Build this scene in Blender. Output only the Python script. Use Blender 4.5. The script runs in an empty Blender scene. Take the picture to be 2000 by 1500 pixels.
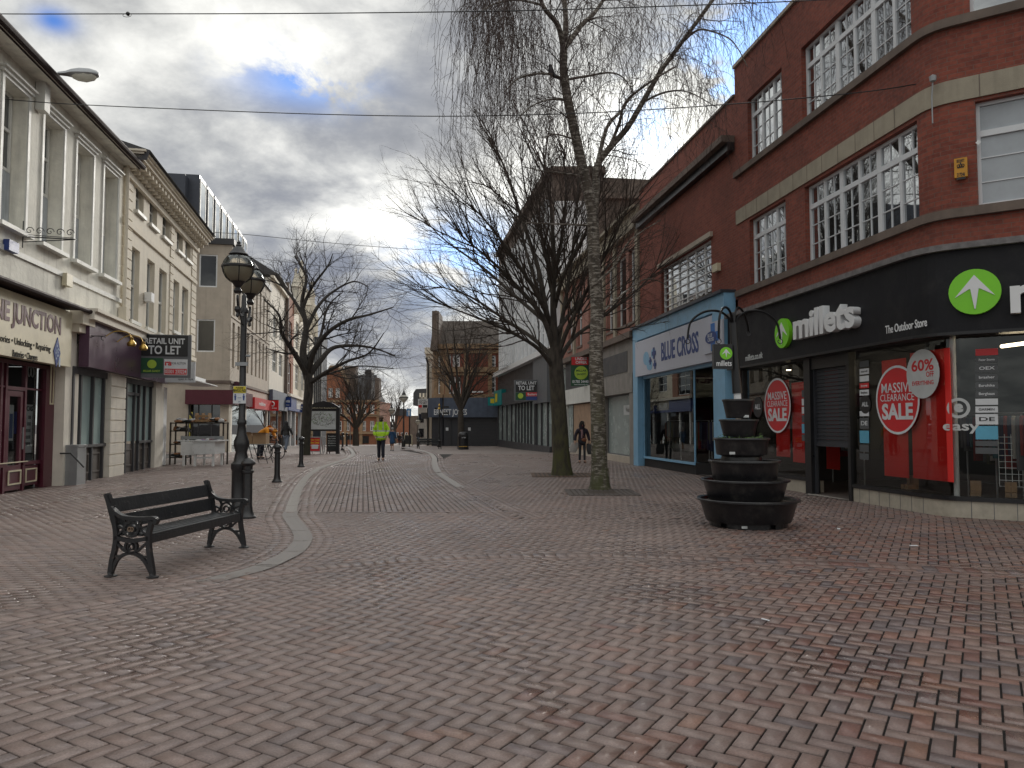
import bpy, math, random
import numpy as np
from mathutils import Vector, Matrix, Quaternion
random.seed(7)
R = math.radians
scene = bpy.context.scene
COL = scene.collection
# ---------------------------------------------------------------- camera, sky, sun, exposure
HOR, FOC, CAMH = 830.0, 1500.0, 1.5
PITCH = math.atan((HOR - 750) / FOC)
cd = bpy.data.cameras.new('camera'); cam = bpy.data.objects.new('camera', cd); COL.objects.link(cam)
cam.location = (0, 0, CAMH); cam.rotation_euler = (R(90) + PITCH, 0, 0)
cd.sensor_width = 36; cd.lens = 36 * FOC / 2000; cd.clip_end = 3000; cd.clip_start = 0.05
scene.camera = cam
scene.view_settings.view_transform = 'Standard'; scene.view_settings.look = 'None'
scene.view_settings.exposure = 0.58; scene.view_settings.gamma = 1
SUN_AZ, SUN_EL = R(9), R(19)

class NT:
    """small node-tree helper"""
    def __init__(s, nt): s.nt = nt; s.n = nt.nodes; s.l = nt.links
    def node(s, t, **kw):
        nd = s.n.new(t)
        for k, v in kw.items():
            if k == 'inp':
                for a, b in v.items():
                    if hasattr(b, 'is_linked') or isinstance(b, bpy.types.NodeSocket): s.l.new(b, nd.inputs[a])
                    else: nd.inputs[a].default_value = b
            else: setattr(nd, k, v)
        return nd
    def math(s, op, a, b=None, c=None, clamp=False):
        nd = s.n.new('ShaderNodeMath'); nd.operation = op; nd.use_clamp = clamp
        for i, v in enumerate((a, b, c)):
            if v is None: continue
            if isinstance(v, bpy.types.NodeSocket): s.l.new(v, nd.inputs[i])
            else: nd.inputs[i].default_value = v
        return nd.outputs[0]
    def vmath(s, op, a, b=None):
        nd = s.n.new('ShaderNodeVectorMath'); nd.operation = op
        for i, v in enumerate((a, b)):
            if v is None: continue
            if isinstance(v, bpy.types.NodeSocket): s.l.new(v, nd.inputs[i])
            else: nd.inputs[i].default_value = v
        return nd
    def mix(s, f, a, b, blend='MIX'):
        nd = s.n.new('ShaderNodeMix'); nd.data_type = 'RGBA'; nd.blend_type = blend
        for i, v in ((0, f), (6, a), (7, b)):
            if isinstance(v, bpy.types.NodeSocket): s.l.new(v, nd.inputs[i])
            else: nd.inputs[i].default_value = v if i == 0 else (tuple(v) + (1,) if len(v) == 3 else v)
        return nd.outputs[2]
    def ramp(s, f, pts):
        nd = s.n.new('ShaderNodeValToRGB'); s.l.new(f, nd.inputs[0]); e = nd.color_ramp.elements
        while len(e) < len(pts): e.new(0.5)
        for i, (p, c) in enumerate(pts):
            e[i].position = p; e[i].color = (c, c, c, 1) if isinstance(c, (int, float)) else tuple(c) + (1,)
        return nd.outputs[0]

def pdir(px, py):
    x = px - 1000; u = 750 - py
    v = Vector((x, FOC * math.cos(PITCH) - u * math.sin(PITCH), u * math.cos(PITCH) + FOC * math.sin(PITCH)))
    return v
def at(px, py, Y):
    """point of the place at distance Y down the street seen at a survey pixel of the photograph"""
    v = pdir(px, py); return Vector((v.x / v.y * Y, Y, CAMH + v.z / v.y * Y))

world = bpy.data.worlds.new('World'); scene.world = world; world.use_nodes = True
W_ = NT(world.node_tree); W_.n.clear()
tc = W_.node('ShaderNodeTexCoord'); D = W_.vmath('NORMALIZE', tc.outputs['Generated']).outputs[0]
sep = W_.node('ShaderNodeSeparateXYZ', inp={0: D})
zc = W_.math('MAXIMUM', W_.math('ADD', sep.outputs[2], 0.32), 0.15)
cx = W_.math('DIVIDE', sep.outputs[0], zc); cy = W_.math('DIVIDE', sep.outputs[1], zc)
P = W_.node('ShaderNodeCombineXYZ', inp={0: cx, 1: W_.math('MULTIPLY', cy, 1.0), 2: 0.37}).outputs[0]
n1 = W_.node('ShaderNodeTexNoise', inp={'Vector': P, 'Scale': 2.3, 'Detail': 10.0, 'Roughness': 0.56, 'Distortion': 0.15}).outputs[0]
P2 = W_.vmath('ADD', P, (3.1, 1.7, 0)).outputs[0]
n2 = W_.node('ShaderNodeTexNoise', inp={'Vector': P2, 'Scale': 5.5, 'Detail': 9.0, 'Roughness': 0.62, 'Distortion': 0.2}).outputs[0]
nc = W_.math('ADD', W_.math('MULTIPLY', n1, 0.68), W_.math('MULTIPLY', n2, 0.32))
def lobe(px, py, width, asp=1.0):
    """soft lobe of the sky round one direction, width in degrees"""
    d0 = pdir(px, py).normalized()
    s = Vector((d0.y, -d0.x, 0)).normalized(); u = s.cross(d0)
    a = W_.vmath('DOT_PRODUCT', D, tuple(s)).outputs['Value']; b = W_.vmath('DOT_PRODUCT', D, tuple(u)).outputs['Value']
    c = W_.vmath('DOT_PRODUCT', D, tuple(d0)).outputs['Value']
    k = 1 / math.sin(R(width))
    q = W_.math('ADD', W_.math('POWER', W_.math('MULTIPLY', a, k / asp), 2.0), W_.math('POWER', W_.math('MULTIPLY', b, k), 2.0))
    g = W_.math('POWER', 2.718, W_.math('MULTIPLY', q, -1.0))
    return W_.math('MULTIPLY', g, W_.math('GREATER_THAN', c, 0.0))
cl = W_.ramp(nc, [(0.36, (0.19, 0.195, 0.205)), (0.44, (0.28, 0.285, 0.29)), (0.50, (0.41, 0.415, 0.405)), (0.56, (0.54, 0.54, 0.52)), (0.64, (0.68, 0.68, 0.65))])
glow = W_.math('ADD', W_.math('MULTIPLY', lobe(1190, 360, 6.0, 1.2), 1.4), W_.math('MULTIPLY', lobe(1060, 430, 12, 1.5), 0.30))
glow = W_.math('ADD', glow, W_.math('MULTIPLY', lobe(790, 830, 5, 2.0), 0.35))
glow = W_.math('ADD', glow, W_.math('MULTIPLY', lobe(760, 430, 4, 1.8), 0.30))
glow = W_.math('ADD', glow, W_.math('MULTIPLY', lobe(300, 60, 8, 2.2), 0.10))
gm = W_.math('MULTIPLY', glow, W_.ramp(nc, [(0.38, 0.25), (0.6, 1.0)]))
gcol = W_.node('ShaderNodeCombineXYZ', inp={0: gm, 1: W_.math('MULTIPLY', gm, 0.98), 2: W_.math('MULTIPLY', gm, 0.90)}).outputs[0]
cloud = W_.vmath('ADD', cl, gcol).outputs[0]
dk = W_.math('ADD', W_.math('ADD', lobe(640, 560, 7, 2.0), lobe(820, 640, 6, 1.8)), W_.math('ADD', lobe(470, 330, 9, 1.6), lobe(760, 110, 5, 1.4)))
cloud = W_.mix(W_.math('MULTIPLY', W_.math('MULTIPLY', dk, W_.ramp(nc, [(0.42, 1.0), (0.62, 0.1)])), 0.55, clamp=True), cloud, (0.19, 0.205, 0.245))
sky = W_.node('ShaderNodeTexSky'); sky.sky_type = 'NISHITA'; sky.sun_disc = False
sky.sun_elevation = SUN_EL; sky.sun_rotation = SUN_AZ
skyc = W_.vmath('MULTIPLY', sky.outputs[0], (0.030, 0.052, 0.10)).outputs[0]
bl = None
for a in [(585, 152, 1.7, 2.2), (905, 505, 2.6, 1.5), (1500, 40, 4.0, 1.0), (105, 40, .7, 1.6), (1330, 235, 2.5, 1.4), (1430, 150, 3.0, 1.0)]:
    q = lobe(*a); bl = q if bl is None else W_.math('ADD', bl, q)
hole = W_.math('MULTIPLY', bl, W_.ramp(n2, [(0.48, 1.0), (0.58, 0.0)]), clamp=True)
hole = W_.math('MULTIPLY', W_.math('ADD', hole, W_.ramp(nc, [(0.20, 0.35), (0.26, 0.0)])), 1.0, clamp=True)
skyf = W_.mix(hole, cloud, skyc)
zen = W_.node('ShaderNodeMapRange', inp={0: sep.outputs[2], 1: .46, 2: .85, 3: 1.0, 4: 2.0}); zen.interpolation_type = 'SMOOTHSTEP'   # a clouded sky is brighter overhead than low down
skyf = W_.vmath('MULTIPLY', skyf, W_.node('ShaderNodeCombineXYZ', inp={0: zen.outputs[0], 1: zen.outputs[0], 2: zen.outputs[0]}).outputs[0]).outputs[0]
below = W_.math('LESS_THAN', sep.outputs[2], 0.0)
skyf = W_.mix(below, skyf, (0.12, 0.11, 0.11))
bg = W_.node('ShaderNodeBackground', inp={0: skyf, 1: 1.0})
W_.l.new(bg.outputs[0], W_.node('ShaderNodeOutputWorld').inputs[0])
world.cycles.sampling_method = 'MANUAL'; world.cycles.sample_map_resolution = 512

sl = bpy.data.lights.new('sun', 'SUN'); sl.energy = 1.5; sl.angle = R(12); sl.color = (1, 0.95, 0.87)
so = bpy.data.objects.new('sun', sl); COL.objects.link(so)
sd = Vector((math.sin(SUN_AZ) * math.cos(SUN_EL), math.cos(SUN_AZ) * math.cos(SUN_EL), math.sin(SUN_EL)))
so.rotation_euler = sd.to_track_quat('Z', 'Y').to_euler(); so.location = (5, 20, 30)

# ---------------------------------------------------------------- ground height
GT = [(-100, 0), (38, 0), (56, -.26), (68, -.35), (98, -1.1), (130, -1.8), (200, -3.0), (900, -9)]
def gz(Y):
    for (a, za), (b, zb) in zip(GT, GT[1:]):
        if Y <= b: return za + (zb - za) * (Y - a) / (b - a)
    return GT[-1][1]
def gp(px, py):
    v = pdir(px, py); z = 0
    for _ in range(30):
        t = (z - CAMH) / v.z; Y = v.y * t; z = 0.5 * z + 0.5 * gz(Y)
    return Vector((v.x * t, v.y * t, gz(v.y * t)))
def gpz(px, py, z=0.0):
    v = pdir(px, py); t = (z - CAMH) / v.z; return Vector((v.x * t, v.y * t, z))

# ---------------------------------------------------------------- objects
def tag(o, label=None, cat=None, group=None, kind=None):
    if label: o['label'] = label
    if cat: o['category'] = cat
    if group: o['group'] = group
    if kind: o['kind'] = kind
    return o
WL = {}
def empty(name, loc, label, cat, group=None, rz=0):
    o = bpy.data.objects.new(name, None); COL.objects.link(o); o.empty_display_size = .2
    o.location = loc; o.rotation_euler = (0, 0, rz); WL[o] = Vector(loc) if rz == 0 else Vector((0, 0, 0)); tag(o, label, cat, group); return o
def copy_tree(o, parent=None):
    c = o.copy(); COL.objects.link(c); c.parent = parent
    for ch in list(o.children): copy_tree(ch, c)
    return c

class Wall:
    """vertical plane; right = viewer's right when looking at it from the street"""
    def __init__(s, P, right):
        s.P = Vector((P[0], P[1], 0)); s.r = Vector((right[0], right[1], 0)).normalized(); s.n = s.r.cross(Vector((0, 0, 1)))
    def hit(s, px, py, off=0.0):
        v = pdir(px, py); P = s.P + s.n * off
        # v.xy*t = P + r*q
        det = v.x * (-s.r.y) + s.r.x * v.y
        t = (P.x * (-s.r.y) + s.r.x * P.y) / det
        q = (v.x * P.y - v.y * P.x) / det
        return q, CAMH + v.z * t
    def S(s, px, off=0.0): return s.hit(px, 700, off)[0]
    def Z(s, px, py, off=0.0): return s.hit(px, py, off)[1]
    def rect(s, pxl, pxr, yt, yb, ref=None, off=0.0):
        ref = pxl if ref is None else ref
        return s.S(pxl, off), s.S(pxr, off), s.Z(ref, yb, off), s.Z(ref, yt, off)
    def pt(s, u, n, z): return s.P + s.r * u + s.n * n + Vector((0, 0, z))
XY = Wall((0, 0), (1, 0))      # world axes: u = x, n = -y

class MB:
    def __init__(s, wall=None): s.v = []; s.f = []; s.w = wall or XY; s.m = []; s.cm = 0
    def add(s, vs, fs):
        o = len(s.v); s.v += [tuple(p) for p in vs]; s.f += [tuple(i + o for i in f) for f in fs]; s.m += [s.cm] * len(fs)
    def box(s, u0, u1, n0, n1, z0, z1):
        w = s.w; u0, u1 = min(u0, u1), max(u0, u1); n0, n1 = min(n0, n1), max(n0, n1); z0, z1 = min(z0, z1), max(z0, z1)
        p = [w.pt(u, n, z) for z in (z0, z1) for n in (n0, n1) for u in (u0, u1)]
        s.add(p, [(0, 1, 3, 2), (4, 6, 7, 5), (0, 4, 5, 1), (2, 3, 7, 6), (0, 2, 6, 4), (1, 5, 7, 3)][:]); return s
    def bx(s, x0, x1, y0, y1, z0, z1):
        p = [(x, y, z) for z in (z0, z1) for y in (y0, y1) for x in (x0, x1)]
        s.add(p, [(0, 2, 3, 1), (4, 5, 7, 6), (0, 1, 5, 4), (2, 6, 7, 3), (0, 4, 6, 2), (1, 3, 7, 5)]); return s
    def quad(s, *p): s.add(p, [tuple(range(len(p)))]); return s
    def wq(s, u0, u1, z0, z1, n=0.0): return s.quad(s.w.pt(u0, n, z0), s.w.pt(u1, n, z0), s.w.pt(u1, n, z1), s.w.pt(u0, n, z1))
    def prism(s, pts, n0, n1):
        """polygon in the wall plane [(u,z)] given thickness"""
        k = len(pts); a = [s.w.pt(u, n1, z) for u, z in pts]; b = [s.w.pt(u, n0, z) for u, z in pts]
        s.add(a + b, [tuple(range(k)), tuple(range(2 * k - 1, k - 1, -1))] + [(i, i + k, (i + 1) % k + k, (i + 1) % k) for i in range(k)]); return s
    def tube(s, pts, r, sides=8, caps=True):
        pts = [Vector(p) for p in pts]; n = len(pts)
        if not hasattr(r, '__len__'): r = [r] * n
        tans = [(pts[min(i + 1, n - 1)] - pts[max(i - 1, 0)]).normalized() for i in range(n)]
        t0 = tans[0]; a = Vector((0, 0, 1)) if abs(t0.z) < .9 else Vector((1, 0, 0)); nx = (a - t0 * a.dot(t0)).normalized()
        rings = []
        for i in range(n):
            t = tans[i]; nx = (nx - t * nx.dot(t))
            nx = nx.normalized() if nx.length > 1e-6 else t.orthogonal().normalized(); ny = t.cross(nx)
            rings += [pts[i] + (nx * math.cos(2 * math.pi * k / sides) + ny * math.sin(2 * math.pi * k / sides)) * r[i] for k in range(sides)]
        fs = [(i * sides + k, i * sides + (k + 1) % sides, (i + 1) * sides + (k + 1) % sides, (i + 1) * sides + k) for i in range(n - 1) for k in range(sides)]
        if caps: fs += [tuple(range(sides - 1, -1, -1)), tuple((n - 1) * sides + k for k in range(sides))]
        s.add(rings, fs); return s
    def lathe(s, c, prof, sides=20, squash=1.0):
        c = Vector(c); n = len(prof)
        vs = [c + Vector((r * math.cos(2 * math.pi * k / sides), squash * r * math.sin(2 * math.pi * k / sides), z)) for r, z in prof for k in range(sides)]
        fs = [(i * sides + k, i * sides + (k + 1) % sides, (i + 1) * sides + (k + 1) % sides, (i + 1) * sides + k) for i in range(n - 1) for k in range(sides)]
        fs += [tuple(range(sides - 1, -1, -1)), tuple((n - 1) * sides + k for k in range(sides))]
        s.add(vs, fs); return s
    def ball(s, c, r, seg=10, rings=7, sc=(1, 1, 1)):
        c = Vector(c); vs = []; fs = []
        for i in range(1, rings):
            a = math.pi * i / rings
            for k in range(seg):
                b = 2 * math.pi * k / seg; vs.append(c + Vector((r * sc[0] * math.sin(a) * math.cos(b), r * sc[1] * math.sin(a) * math.sin(b), -r * sc[2] * math.cos(a))))
        vs += [c - Vector((0, 0, r * sc[2])), c + Vector((0, 0, r * sc[2]))]; q = (rings - 1) * seg
        for i in range(rings - 2):
            for k in range(seg): fs.append((i * seg + k, i * seg + (k + 1) % seg, (i + 1) * seg + (k + 1) % seg, (i + 1) * seg + k))
        for k in range(seg): fs += [(q, (k + 1) % seg, k), (q + 1, (rings - 2) * seg + k, (rings - 2) * seg + (k + 1) % seg)]
        s.add(vs, fs); return s
    def sweep(s, pts, w, t, y):
        """bar following (x,z) points in the local x-z plane, width w, thickness t centred on y"""
        n = len(pts); P = [Vector((a, 0, b)) for a, b in pts]; vs = []
        ws = w if hasattr(w, '__len__') else [w] * n
        for i in range(n):
            d = (P[min(i + 1, n - 1)] - P[max(i - 1, 0)]).normalized(); q = Vector((-d.z, 0, d.x)) * ws[i] / 2
            for sg, yy in ((1, -t / 2), (-1, -t / 2), (-1, t / 2), (1, t / 2)): vs.append(P[i] + q * sg + Vector((0, y + yy, 0)))
        fs = [(i * 4 + k, i * 4 + (k + 1) % 4, i * 4 + 4 + (k + 1) % 4, i * 4 + 4 + k) for i in range(n - 1) for k in range(4)] + [(3, 2, 1, 0), tuple((n - 1) * 4 + k for k in range(4))]
        s.add(vs, fs); return s
    def build(s, name, mat, parent=None, loc=None, smooth=False, label=None):
        me = bpy.data.meshes.new(name)
        org = WL.get(parent, Vector((0, 0, 0))) if parent else (Vector(loc) if loc is not None else Vector((0, 0, 0)))
        V = np.array([tuple(v) for v in s.v], dtype=float).reshape(-1, 3)
        me.from_pydata((V - np.array(org)).tolist(), [], s.f)
        mats = mat if isinstance(mat, (list, tuple)) else [mat]
        for m in mats: me.materials.append(m)
        if len(mats) > 1: me.polygons.foreach_set('material_index', s.m)
        uv = me.uv_layers.new(name='uv'); r = s.w.r; nn = s.w.n
        data = np.zeros((len(me.loops), 2)); Z = Vector((0, 0, 1))
        for p in me.polygons:
            q = p.normal
            if abs(q.z) > .7: a, b = r, nn
            elif abs(q.dot(nn)) >= abs(q.dot(r)): a, b = r, Z
            else: a, b = nn, Z
            idx = np.array(s.f[p.index]); pts = V[idx]
            ls = p.loop_start
            data[ls:ls + len(idx), 0] = pts @ np.array(a); data[ls:ls + len(idx), 1] = pts @ np.array(b)
        uv.data.foreach_set('uv', data.ravel())
        if smooth:
            me.polygons.foreach_set('use_smooth', [True] * len(me.polygons))
            try: me.set_sharp_from_angle(angle=R(40))
            except Exception: pass
        o = bpy.data.objects.new(name, me); COL.objects.link(o)
        if parent: o.parent = parent; WL[o] = org
        else: o.location = org; WL[o] = org
        if label: o['label'] = label
        return o

def text(parent, wall, s, size, u, z, n, mat, ext=.004, bold=.02, width=None, name='lettering', align='CENTER', shear=0, loc=None):
    """raised lettering; u,z = centre (or left) of the line, size = letter height"""
    c = bpy.data.curves.new('t', 'FONT'); c.body = s; c.align_x = align; c.align_y = 'CENTER'; c.size = size * 1.35; c.extrude = ext
    c.offset = bold * size; c.resolution_u = 3; c.shear = shear; c.space_line = .85
    o = bpy.data.objects.new('t', c); COL.objects.link(o)
    dg = bpy.context.evaluated_depsgraph_get(); me = bpy.data.meshes.new_from_object(o.evaluated_get(dg))
    bpy.data.objects.remove(o)
    V = np.array([v.co[:] for v in me.vertices])
    if len(V) == 0: return None
    if width:
        k = width / (V[:, 0].max() - V[:, 0].min()); V[:, 0] *= k
    org = WL.get(parent, Vector((0, 0, 0)))
    r = np.array(wall.r); nn = np.array(wall.n); o0 = np.array(wall.pt(u, n, z) - org)
    W = o0 + V[:, :1] * r + V[:, 1:2] * np.array([0, 0, 1.]) + V[:, 2:3] * nn
    me.vertices.foreach_set('co', W.ravel()); me.update(); me.materials.clear(); me.materials.append(mat)
    ob = bpy.data.objects.new(name, me); COL.objects.link(ob); ob.parent = parent; WL[ob] = org
    return ob

# ---------------------------------------------------------------- materials
def M(name, col, rough=.6, metal=0., var=.12, scale=2.5, bump=0., bscale=60, spec=.5, streak=0., coat=0.):
    m = bpy.data.materials.new(name); m.use_nodes = True; t = NT(m.node_tree); b = t.n['Principled BSDF']
    g = t.node('ShaderNodeNewGeometry').outputs['Position']
    nz = t.node('ShaderNodeTexNoise', inp={'Vector': g, 'Scale': scale, 'Detail': 6.0, 'Roughness': .65}).outputs[0]
    c = t.mix(t.ramp(nz, [(.3, 0.0), (.7, 1.0)]), tuple(x * (1 - var) for x in col), tuple(min(1, x * (1 + var)) for x in col))
    if streak:
        gs = t.vmath('MULTIPLY', g, (5, 5, .35)).outputs[0]
        ns = t.node('ShaderNodeTexNoise', inp={'Vector': gs, 'Scale': 1.0, 'Detail': 5.0, 'Roughness': .6}).outputs[0]
        c = t.mix(t.ramp(ns, [(.48, 0.0), (.75, streak)]), c, tuple(x * .35 for x in col))
    t.l.new(c, b.inputs['Base Color']); b.inputs['Metallic'].default_value = metal; b.inputs['Specular IOR Level'].default_value = spec
    rr = t.node('ShaderNodeMapRange', inp={0: nz, 1: .3, 2: .7, 3: max(0.02, rough - .08), 4: min(1, rough + .08)})
    t.l.new(rr.outputs[0], b.inputs['Roughness'])
    if coat: b.inputs['Coat Weight'].default_value = coat
    if bump:
        nb = t.node('ShaderNodeTexNoise', inp={'Vector': g, 'Scale': bscale, 'Detail': 4.0}).outputs[0]
        t.l.new(t.node('ShaderNodeBump', inp={'Height': nb, 'Strength': bump, 'Distance': .01}).outputs[0], b.inputs['Normal'])
    return m
def brick(name, c1, c2, mort, bw=.225, bh=.075, ms=.010, dark=None, scale=1.0, rough=.85):
    m = bpy.data.materials.new(name); m.use_nodes = True; t = NT(m.node_tree); b = t.n['Principled BSDF']
    uv = t.node('ShaderNodeUVMap', uv_map='uv').outputs[0]
    br = t.node('ShaderNodeTexBrick', inp={'Vector': uv, 'Color1': tuple(c1) + (1,), 'Color2': tuple(c2) + (1,), 'Mortar': tuple(mort) + (1,), 'Scale': 1.0, 'Mortar Size': ms / 2, 'Mortar Smooth': .15, 'Bias': 0.0, 'Brick Width': bw * scale, 'Row Height': bh * scale})
    g = t.node('ShaderNodeNewGeometry').outputs['Position']
    nz = t.node('ShaderNodeTexNoise', inp={'Vector': g, 'Scale': .7, 'Detail': 7.0, 'Roughness': .65}).outputs[0]
    c = t.mix(t.ramp(nz, [(.35, 0.0), (.7, .55)]), br.outputs[0], (dark or tuple(x * .45 for x in c1)))
    n3 = t.node('ShaderNodeTexNoise', inp={'Vector': g, 'Scale': 14.0, 'Detail': 3.0}).outputs[0]
    c = t.mix(t.ramp(n3, [(.4, 0.0), (.75, .35)]), c, tuple(min(1, x * 1.5) for x in c2))
    t.l.new(c, b.inputs['Base Color']); b.inputs['Roughness'].default_value = rough
    h = t.math('SUBTRACT', t.math('MULTIPLY', n3, .3), br.outputs['Fac'])
    t.l.new(t.node('ShaderNodeBump', inp={'Height': h, 'Strength': .6, 'Distance': .008}).outputs[0], b.inputs['Normal'])
    return m
def glass_thin(name, tint=(.90, .93, .92), refl=.02, rough=0.0, f0=1.45):
    m = bpy.data.materials.new(name); m.use_nodes = True; t = NT(m.node_tree); t.n.clear()
    fr = t.node('ShaderNodeFresnel', inp={0: f0}).outputs[0]
    fac = t.math('ADD', t.math('MULTIPLY', fr, 1.0), refl, clamp=True)
    tr = t.node('ShaderNodeBsdfTransparent', inp={0: tuple(tint) + (1,)}); gl = t.node('ShaderNodeBsdfGlossy', inp={0: (.9, .95, .95, 1), 1: rough})
    mx = t.node('ShaderNodeMixShader', inp={0: fac, 1: tr.outputs[0], 2: gl.outputs[0]})
    t.l.new(mx.outputs[0], t.node('ShaderNodeOutputMaterial').inputs[0]); return m
def glass_dark(name, col=(.015, .018, .02), refl=.25, wav=.004, rough=.02):
    """window glass over a dark room: mirror-like with a slight waviness"""
    m = bpy.data.materials.new(name); m.use_nodes = True; t = NT(m.node_tree); t.n.clear()
    g = t.node('ShaderNodeNewGeometry').outputs['Position']
    nb = t.node('ShaderNodeTexNoise', inp={'Vector': g, 'Scale': 1.6, 'Detail': 1.0}).outputs[0]
    bp = t.node('ShaderNodeBump', inp={'Height': nb, 'Strength': .5, 'Distance': wav}).outputs[0]
    df = t.node('ShaderNodeBsdfDiffuse', inp={0: tuple(col) + (1,)}); gl = t.node('ShaderNodeBsdfGlossy', inp={0: (.92, .95, .97, 1), 1: rough, 'Normal': bp})
    fr = t.math('ADD', t.math('MULTIPLY', t.node('ShaderNodeFresnel', inp={0: 1.5}).outputs[0], 1.2), refl, clamp=True)
    mx = t.node('ShaderNodeMixShader', inp={0: fr, 1: df.outputs[0], 2: gl.outputs[0]})
    t.l.new(mx.outputs[0], t.node('ShaderNodeOutputMaterial').inputs[0]); return m
def emit(name, col, st):
    m = bpy.data.materials.new(name); m.use_nodes = True; b = m.node_tree.nodes['Principled BSDF']
    b.inputs['Emission Color'].default_value = tuple(col) + (1,); b.inputs['Emission Strength'].default_value = st; b.inputs['Base Color'].default_value = (.8, .8, .8, 1); return m

m_render = M('white_render', (.78, .76, .68), .9, var=.16, scale=1.6, bump=1.0, bscale=11, streak=.35)
m_trim = M('painted_trim', (.68, .68, .64), .6, var=.1, streak=.25)
m_board = M('painted_boards', (.42, .45, .47), .7, var=.15, streak=.4)
m_stucco = M('cream_stucco', (.70, .64, .53), .85, var=.08, bump=.25, streak=.22)
m_stucco2 = M('cream_stucco_light', (.74, .69, .60), .85, var=.08, streak=.2)
m_conc = M('concrete_panel', (.46, .40, .33), .85, var=.12, scale=1.5, bump=.3, bscale=50, streak=.25)
m_slate = M('slate', (.045, .045, .05), .6, var=.3)
m_tile_roof = M('brown_roof', (.07, .055, .045), .8, var=.3, bump=.5)
m_gutter = M('dark_gutter', (.035, .022, .022), .7, spec=.2)
m_lead = M('lead_cladding', (.055, .062, .08), .45, metal=.3, var=.2, streak=.3)
m_maroon = M('maroon_paint', (.085, .012, .025), .35)
m_purple = M('purple_board', (.075, .035, .065), .32, var=.35, scale=1.1)
m_cream = M('cream_board', (.62, .56, .40), .5)
m_white = M('white_paint', (.75, .76, .76), .4, var=.05)
m_upvc = M('white_window_frame', (.66, .68, .70), .35, var=.05)
m_black = M('black_paint', (.012, .012, .014), .35, var=.2)
m_iron = M('cast_iron_black', (.012, .012, .014), .38, var=.3, bump=.3, bscale=90, spec=.6)
def worn(m, col, sc, lo, hi, amt):
    '''chips and wear showing an undercoat, with a shape of their own'''
    t = NT(m.node_tree); b = t.n['Principled BSDF']; src = b.inputs['Base Color'].links[0].from_socket; g = t.node('ShaderNodeNewGeometry').outputs['Position']
    n = t.node('ShaderNodeTexNoise', inp={'Vector': g, 'Scale': sc, 'Detail': 8.0, 'Roughness': .75}).outputs[0]
    t.l.new(t.mix(t.ramp(n, [(lo, 0.0), (hi, amt)]), src, col), b.inputs['Base Color'])
worn(m_iron, (.075, .055, .045), 14, .58, .66, .8)
m_benchwood = M('black_bench_slats', (.022, .023, .025), .36, var=.3, bump=.4, bscale=25, spec=.6)
worn(m_benchwood, (.09, .085, .08), 22, .60, .66, .8)
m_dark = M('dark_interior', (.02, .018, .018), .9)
m_brickR = brick('red_brick', (.175, .040, .026), (.27, .070, .043), (.15, .11, .09), dark=(.06, .026, .022))
m_brickR2 = brick('red_brick_plain', (.19, .044, .028), (.25, .066, .040), (.16, .12, .10), dark=(.085, .03, .022))
m_brickO = brick('orange_brick', (.24, .085, .045), (.32, .12, .06), (.22, .16, .11))
m_brickP = brick('pink_brick', (.30, .13, .10), (.36, .17, .13), (.3, .22, .18))
m_stone = M('band_stone', (.34, .30, .23), .85, var=.15, bump=.4, streak=.3)
m_sand = M('sandstone', (.30, .20, .12), .85, var=.2, streak=.3)
m_lip = M('lead_flashing', (.16, .15, .15), .7, var=.35, scale=8, bump=.8, bscale=12)
m_fascia = M('black_fascia', (.010, .010, .013), .5, var=.15, spec=.25)
m_green = M('lime_green', (.20, .62, .02), .4, var=.04)
m_letter = M('white_letters', (.72, .73, .74), .35, var=.03)
m_lside = M('grey_text', (.5, .52, .52), .5)
m_blue = M('light_blue_paint', (.22, .44, .64), .45, var=.08, streak=.12)
m_navy = M('navy_text', (.03, .06, .22), .5)
m_lilac = M('pale_sign_panel', (.52, .54, .62), .45, var=.04)
m_glass = glass_thin('shop_glass')
m_glass_b = glass_thin('shop_glass_bright', (.8, .85, .82), .14)
m_glassW = glass_dark('upper_glass', refl=.42)
m_glassL = glass_dark('old_glass', (.03, .035, .04), refl=.10)
m_glassD = glass_dark('dark_glass', (.012, .012, .014), refl=.03)
m_frost = M('frosted_film', (.34, .44, .43), .22, var=.10, scale=.8, spec=.6)
m_frost2 = M('pale_film', (.30, .35, .34), .25, var=.2, scale=.8, spec=.6)
m_red = M('red_banner', (.75, .03, .025), .5, var=.06, scale=1)
m_redsign = M('red_sign', (.55, .02, .025), .4)
m_tile = M('cream_tiles', (.42, .38, .31), .4, var=.18, scale=5, streak=.3)
m_alu = M('aluminium', (.45, .47, .48), .35, metal=.6)
m_greyframe = M('grey_sign_frame', (.12, .125, .135), .5)
m_dgreen = M('dark_green_sign', (.012, .07, .03), .45)
m_lgreen = M('yellow_green', (.35, .5, .05), .5)
m_wood = M('timber', (.30, .18, .09), .7, var=.25, scale=6)
m_card = M('cardboard', (.36, .24, .14), .8, var=.12)
m_plastic = M('black_plastic', (.010, .010, .012), .33, var=.2, bump=.3, bscale=14, spec=.5)
m_gold = M('brass', (.42, .27, .07), .3, metal=.9)
m_galv = M('grey_metal', (.32, .33, .34), .4, metal=.5)
m_lamp = glass_thin('lantern_glass', (.93, .90, .82), .04, .15)
m_lampin = bpy.data.materials.new('lantern_diffuser'); m_lampin.use_nodes = True; _t = NT(m_lampin.node_tree); _t.n.clear(); _m = _t.node('ShaderNodeMixShader', inp={0: .62, 1: _t.node('ShaderNodeBsdfDiffuse', inp={0: (.88, .86, .78, 1)}).outputs[0], 2: _t.node('ShaderNodeBsdfTranslucent', inp={0: (.96, .95, .88, 1)}).outputs[0]}); _t.l.new(_m.outputs[0], _t.node('ShaderNodeOutputMaterial').inputs[0])
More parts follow.
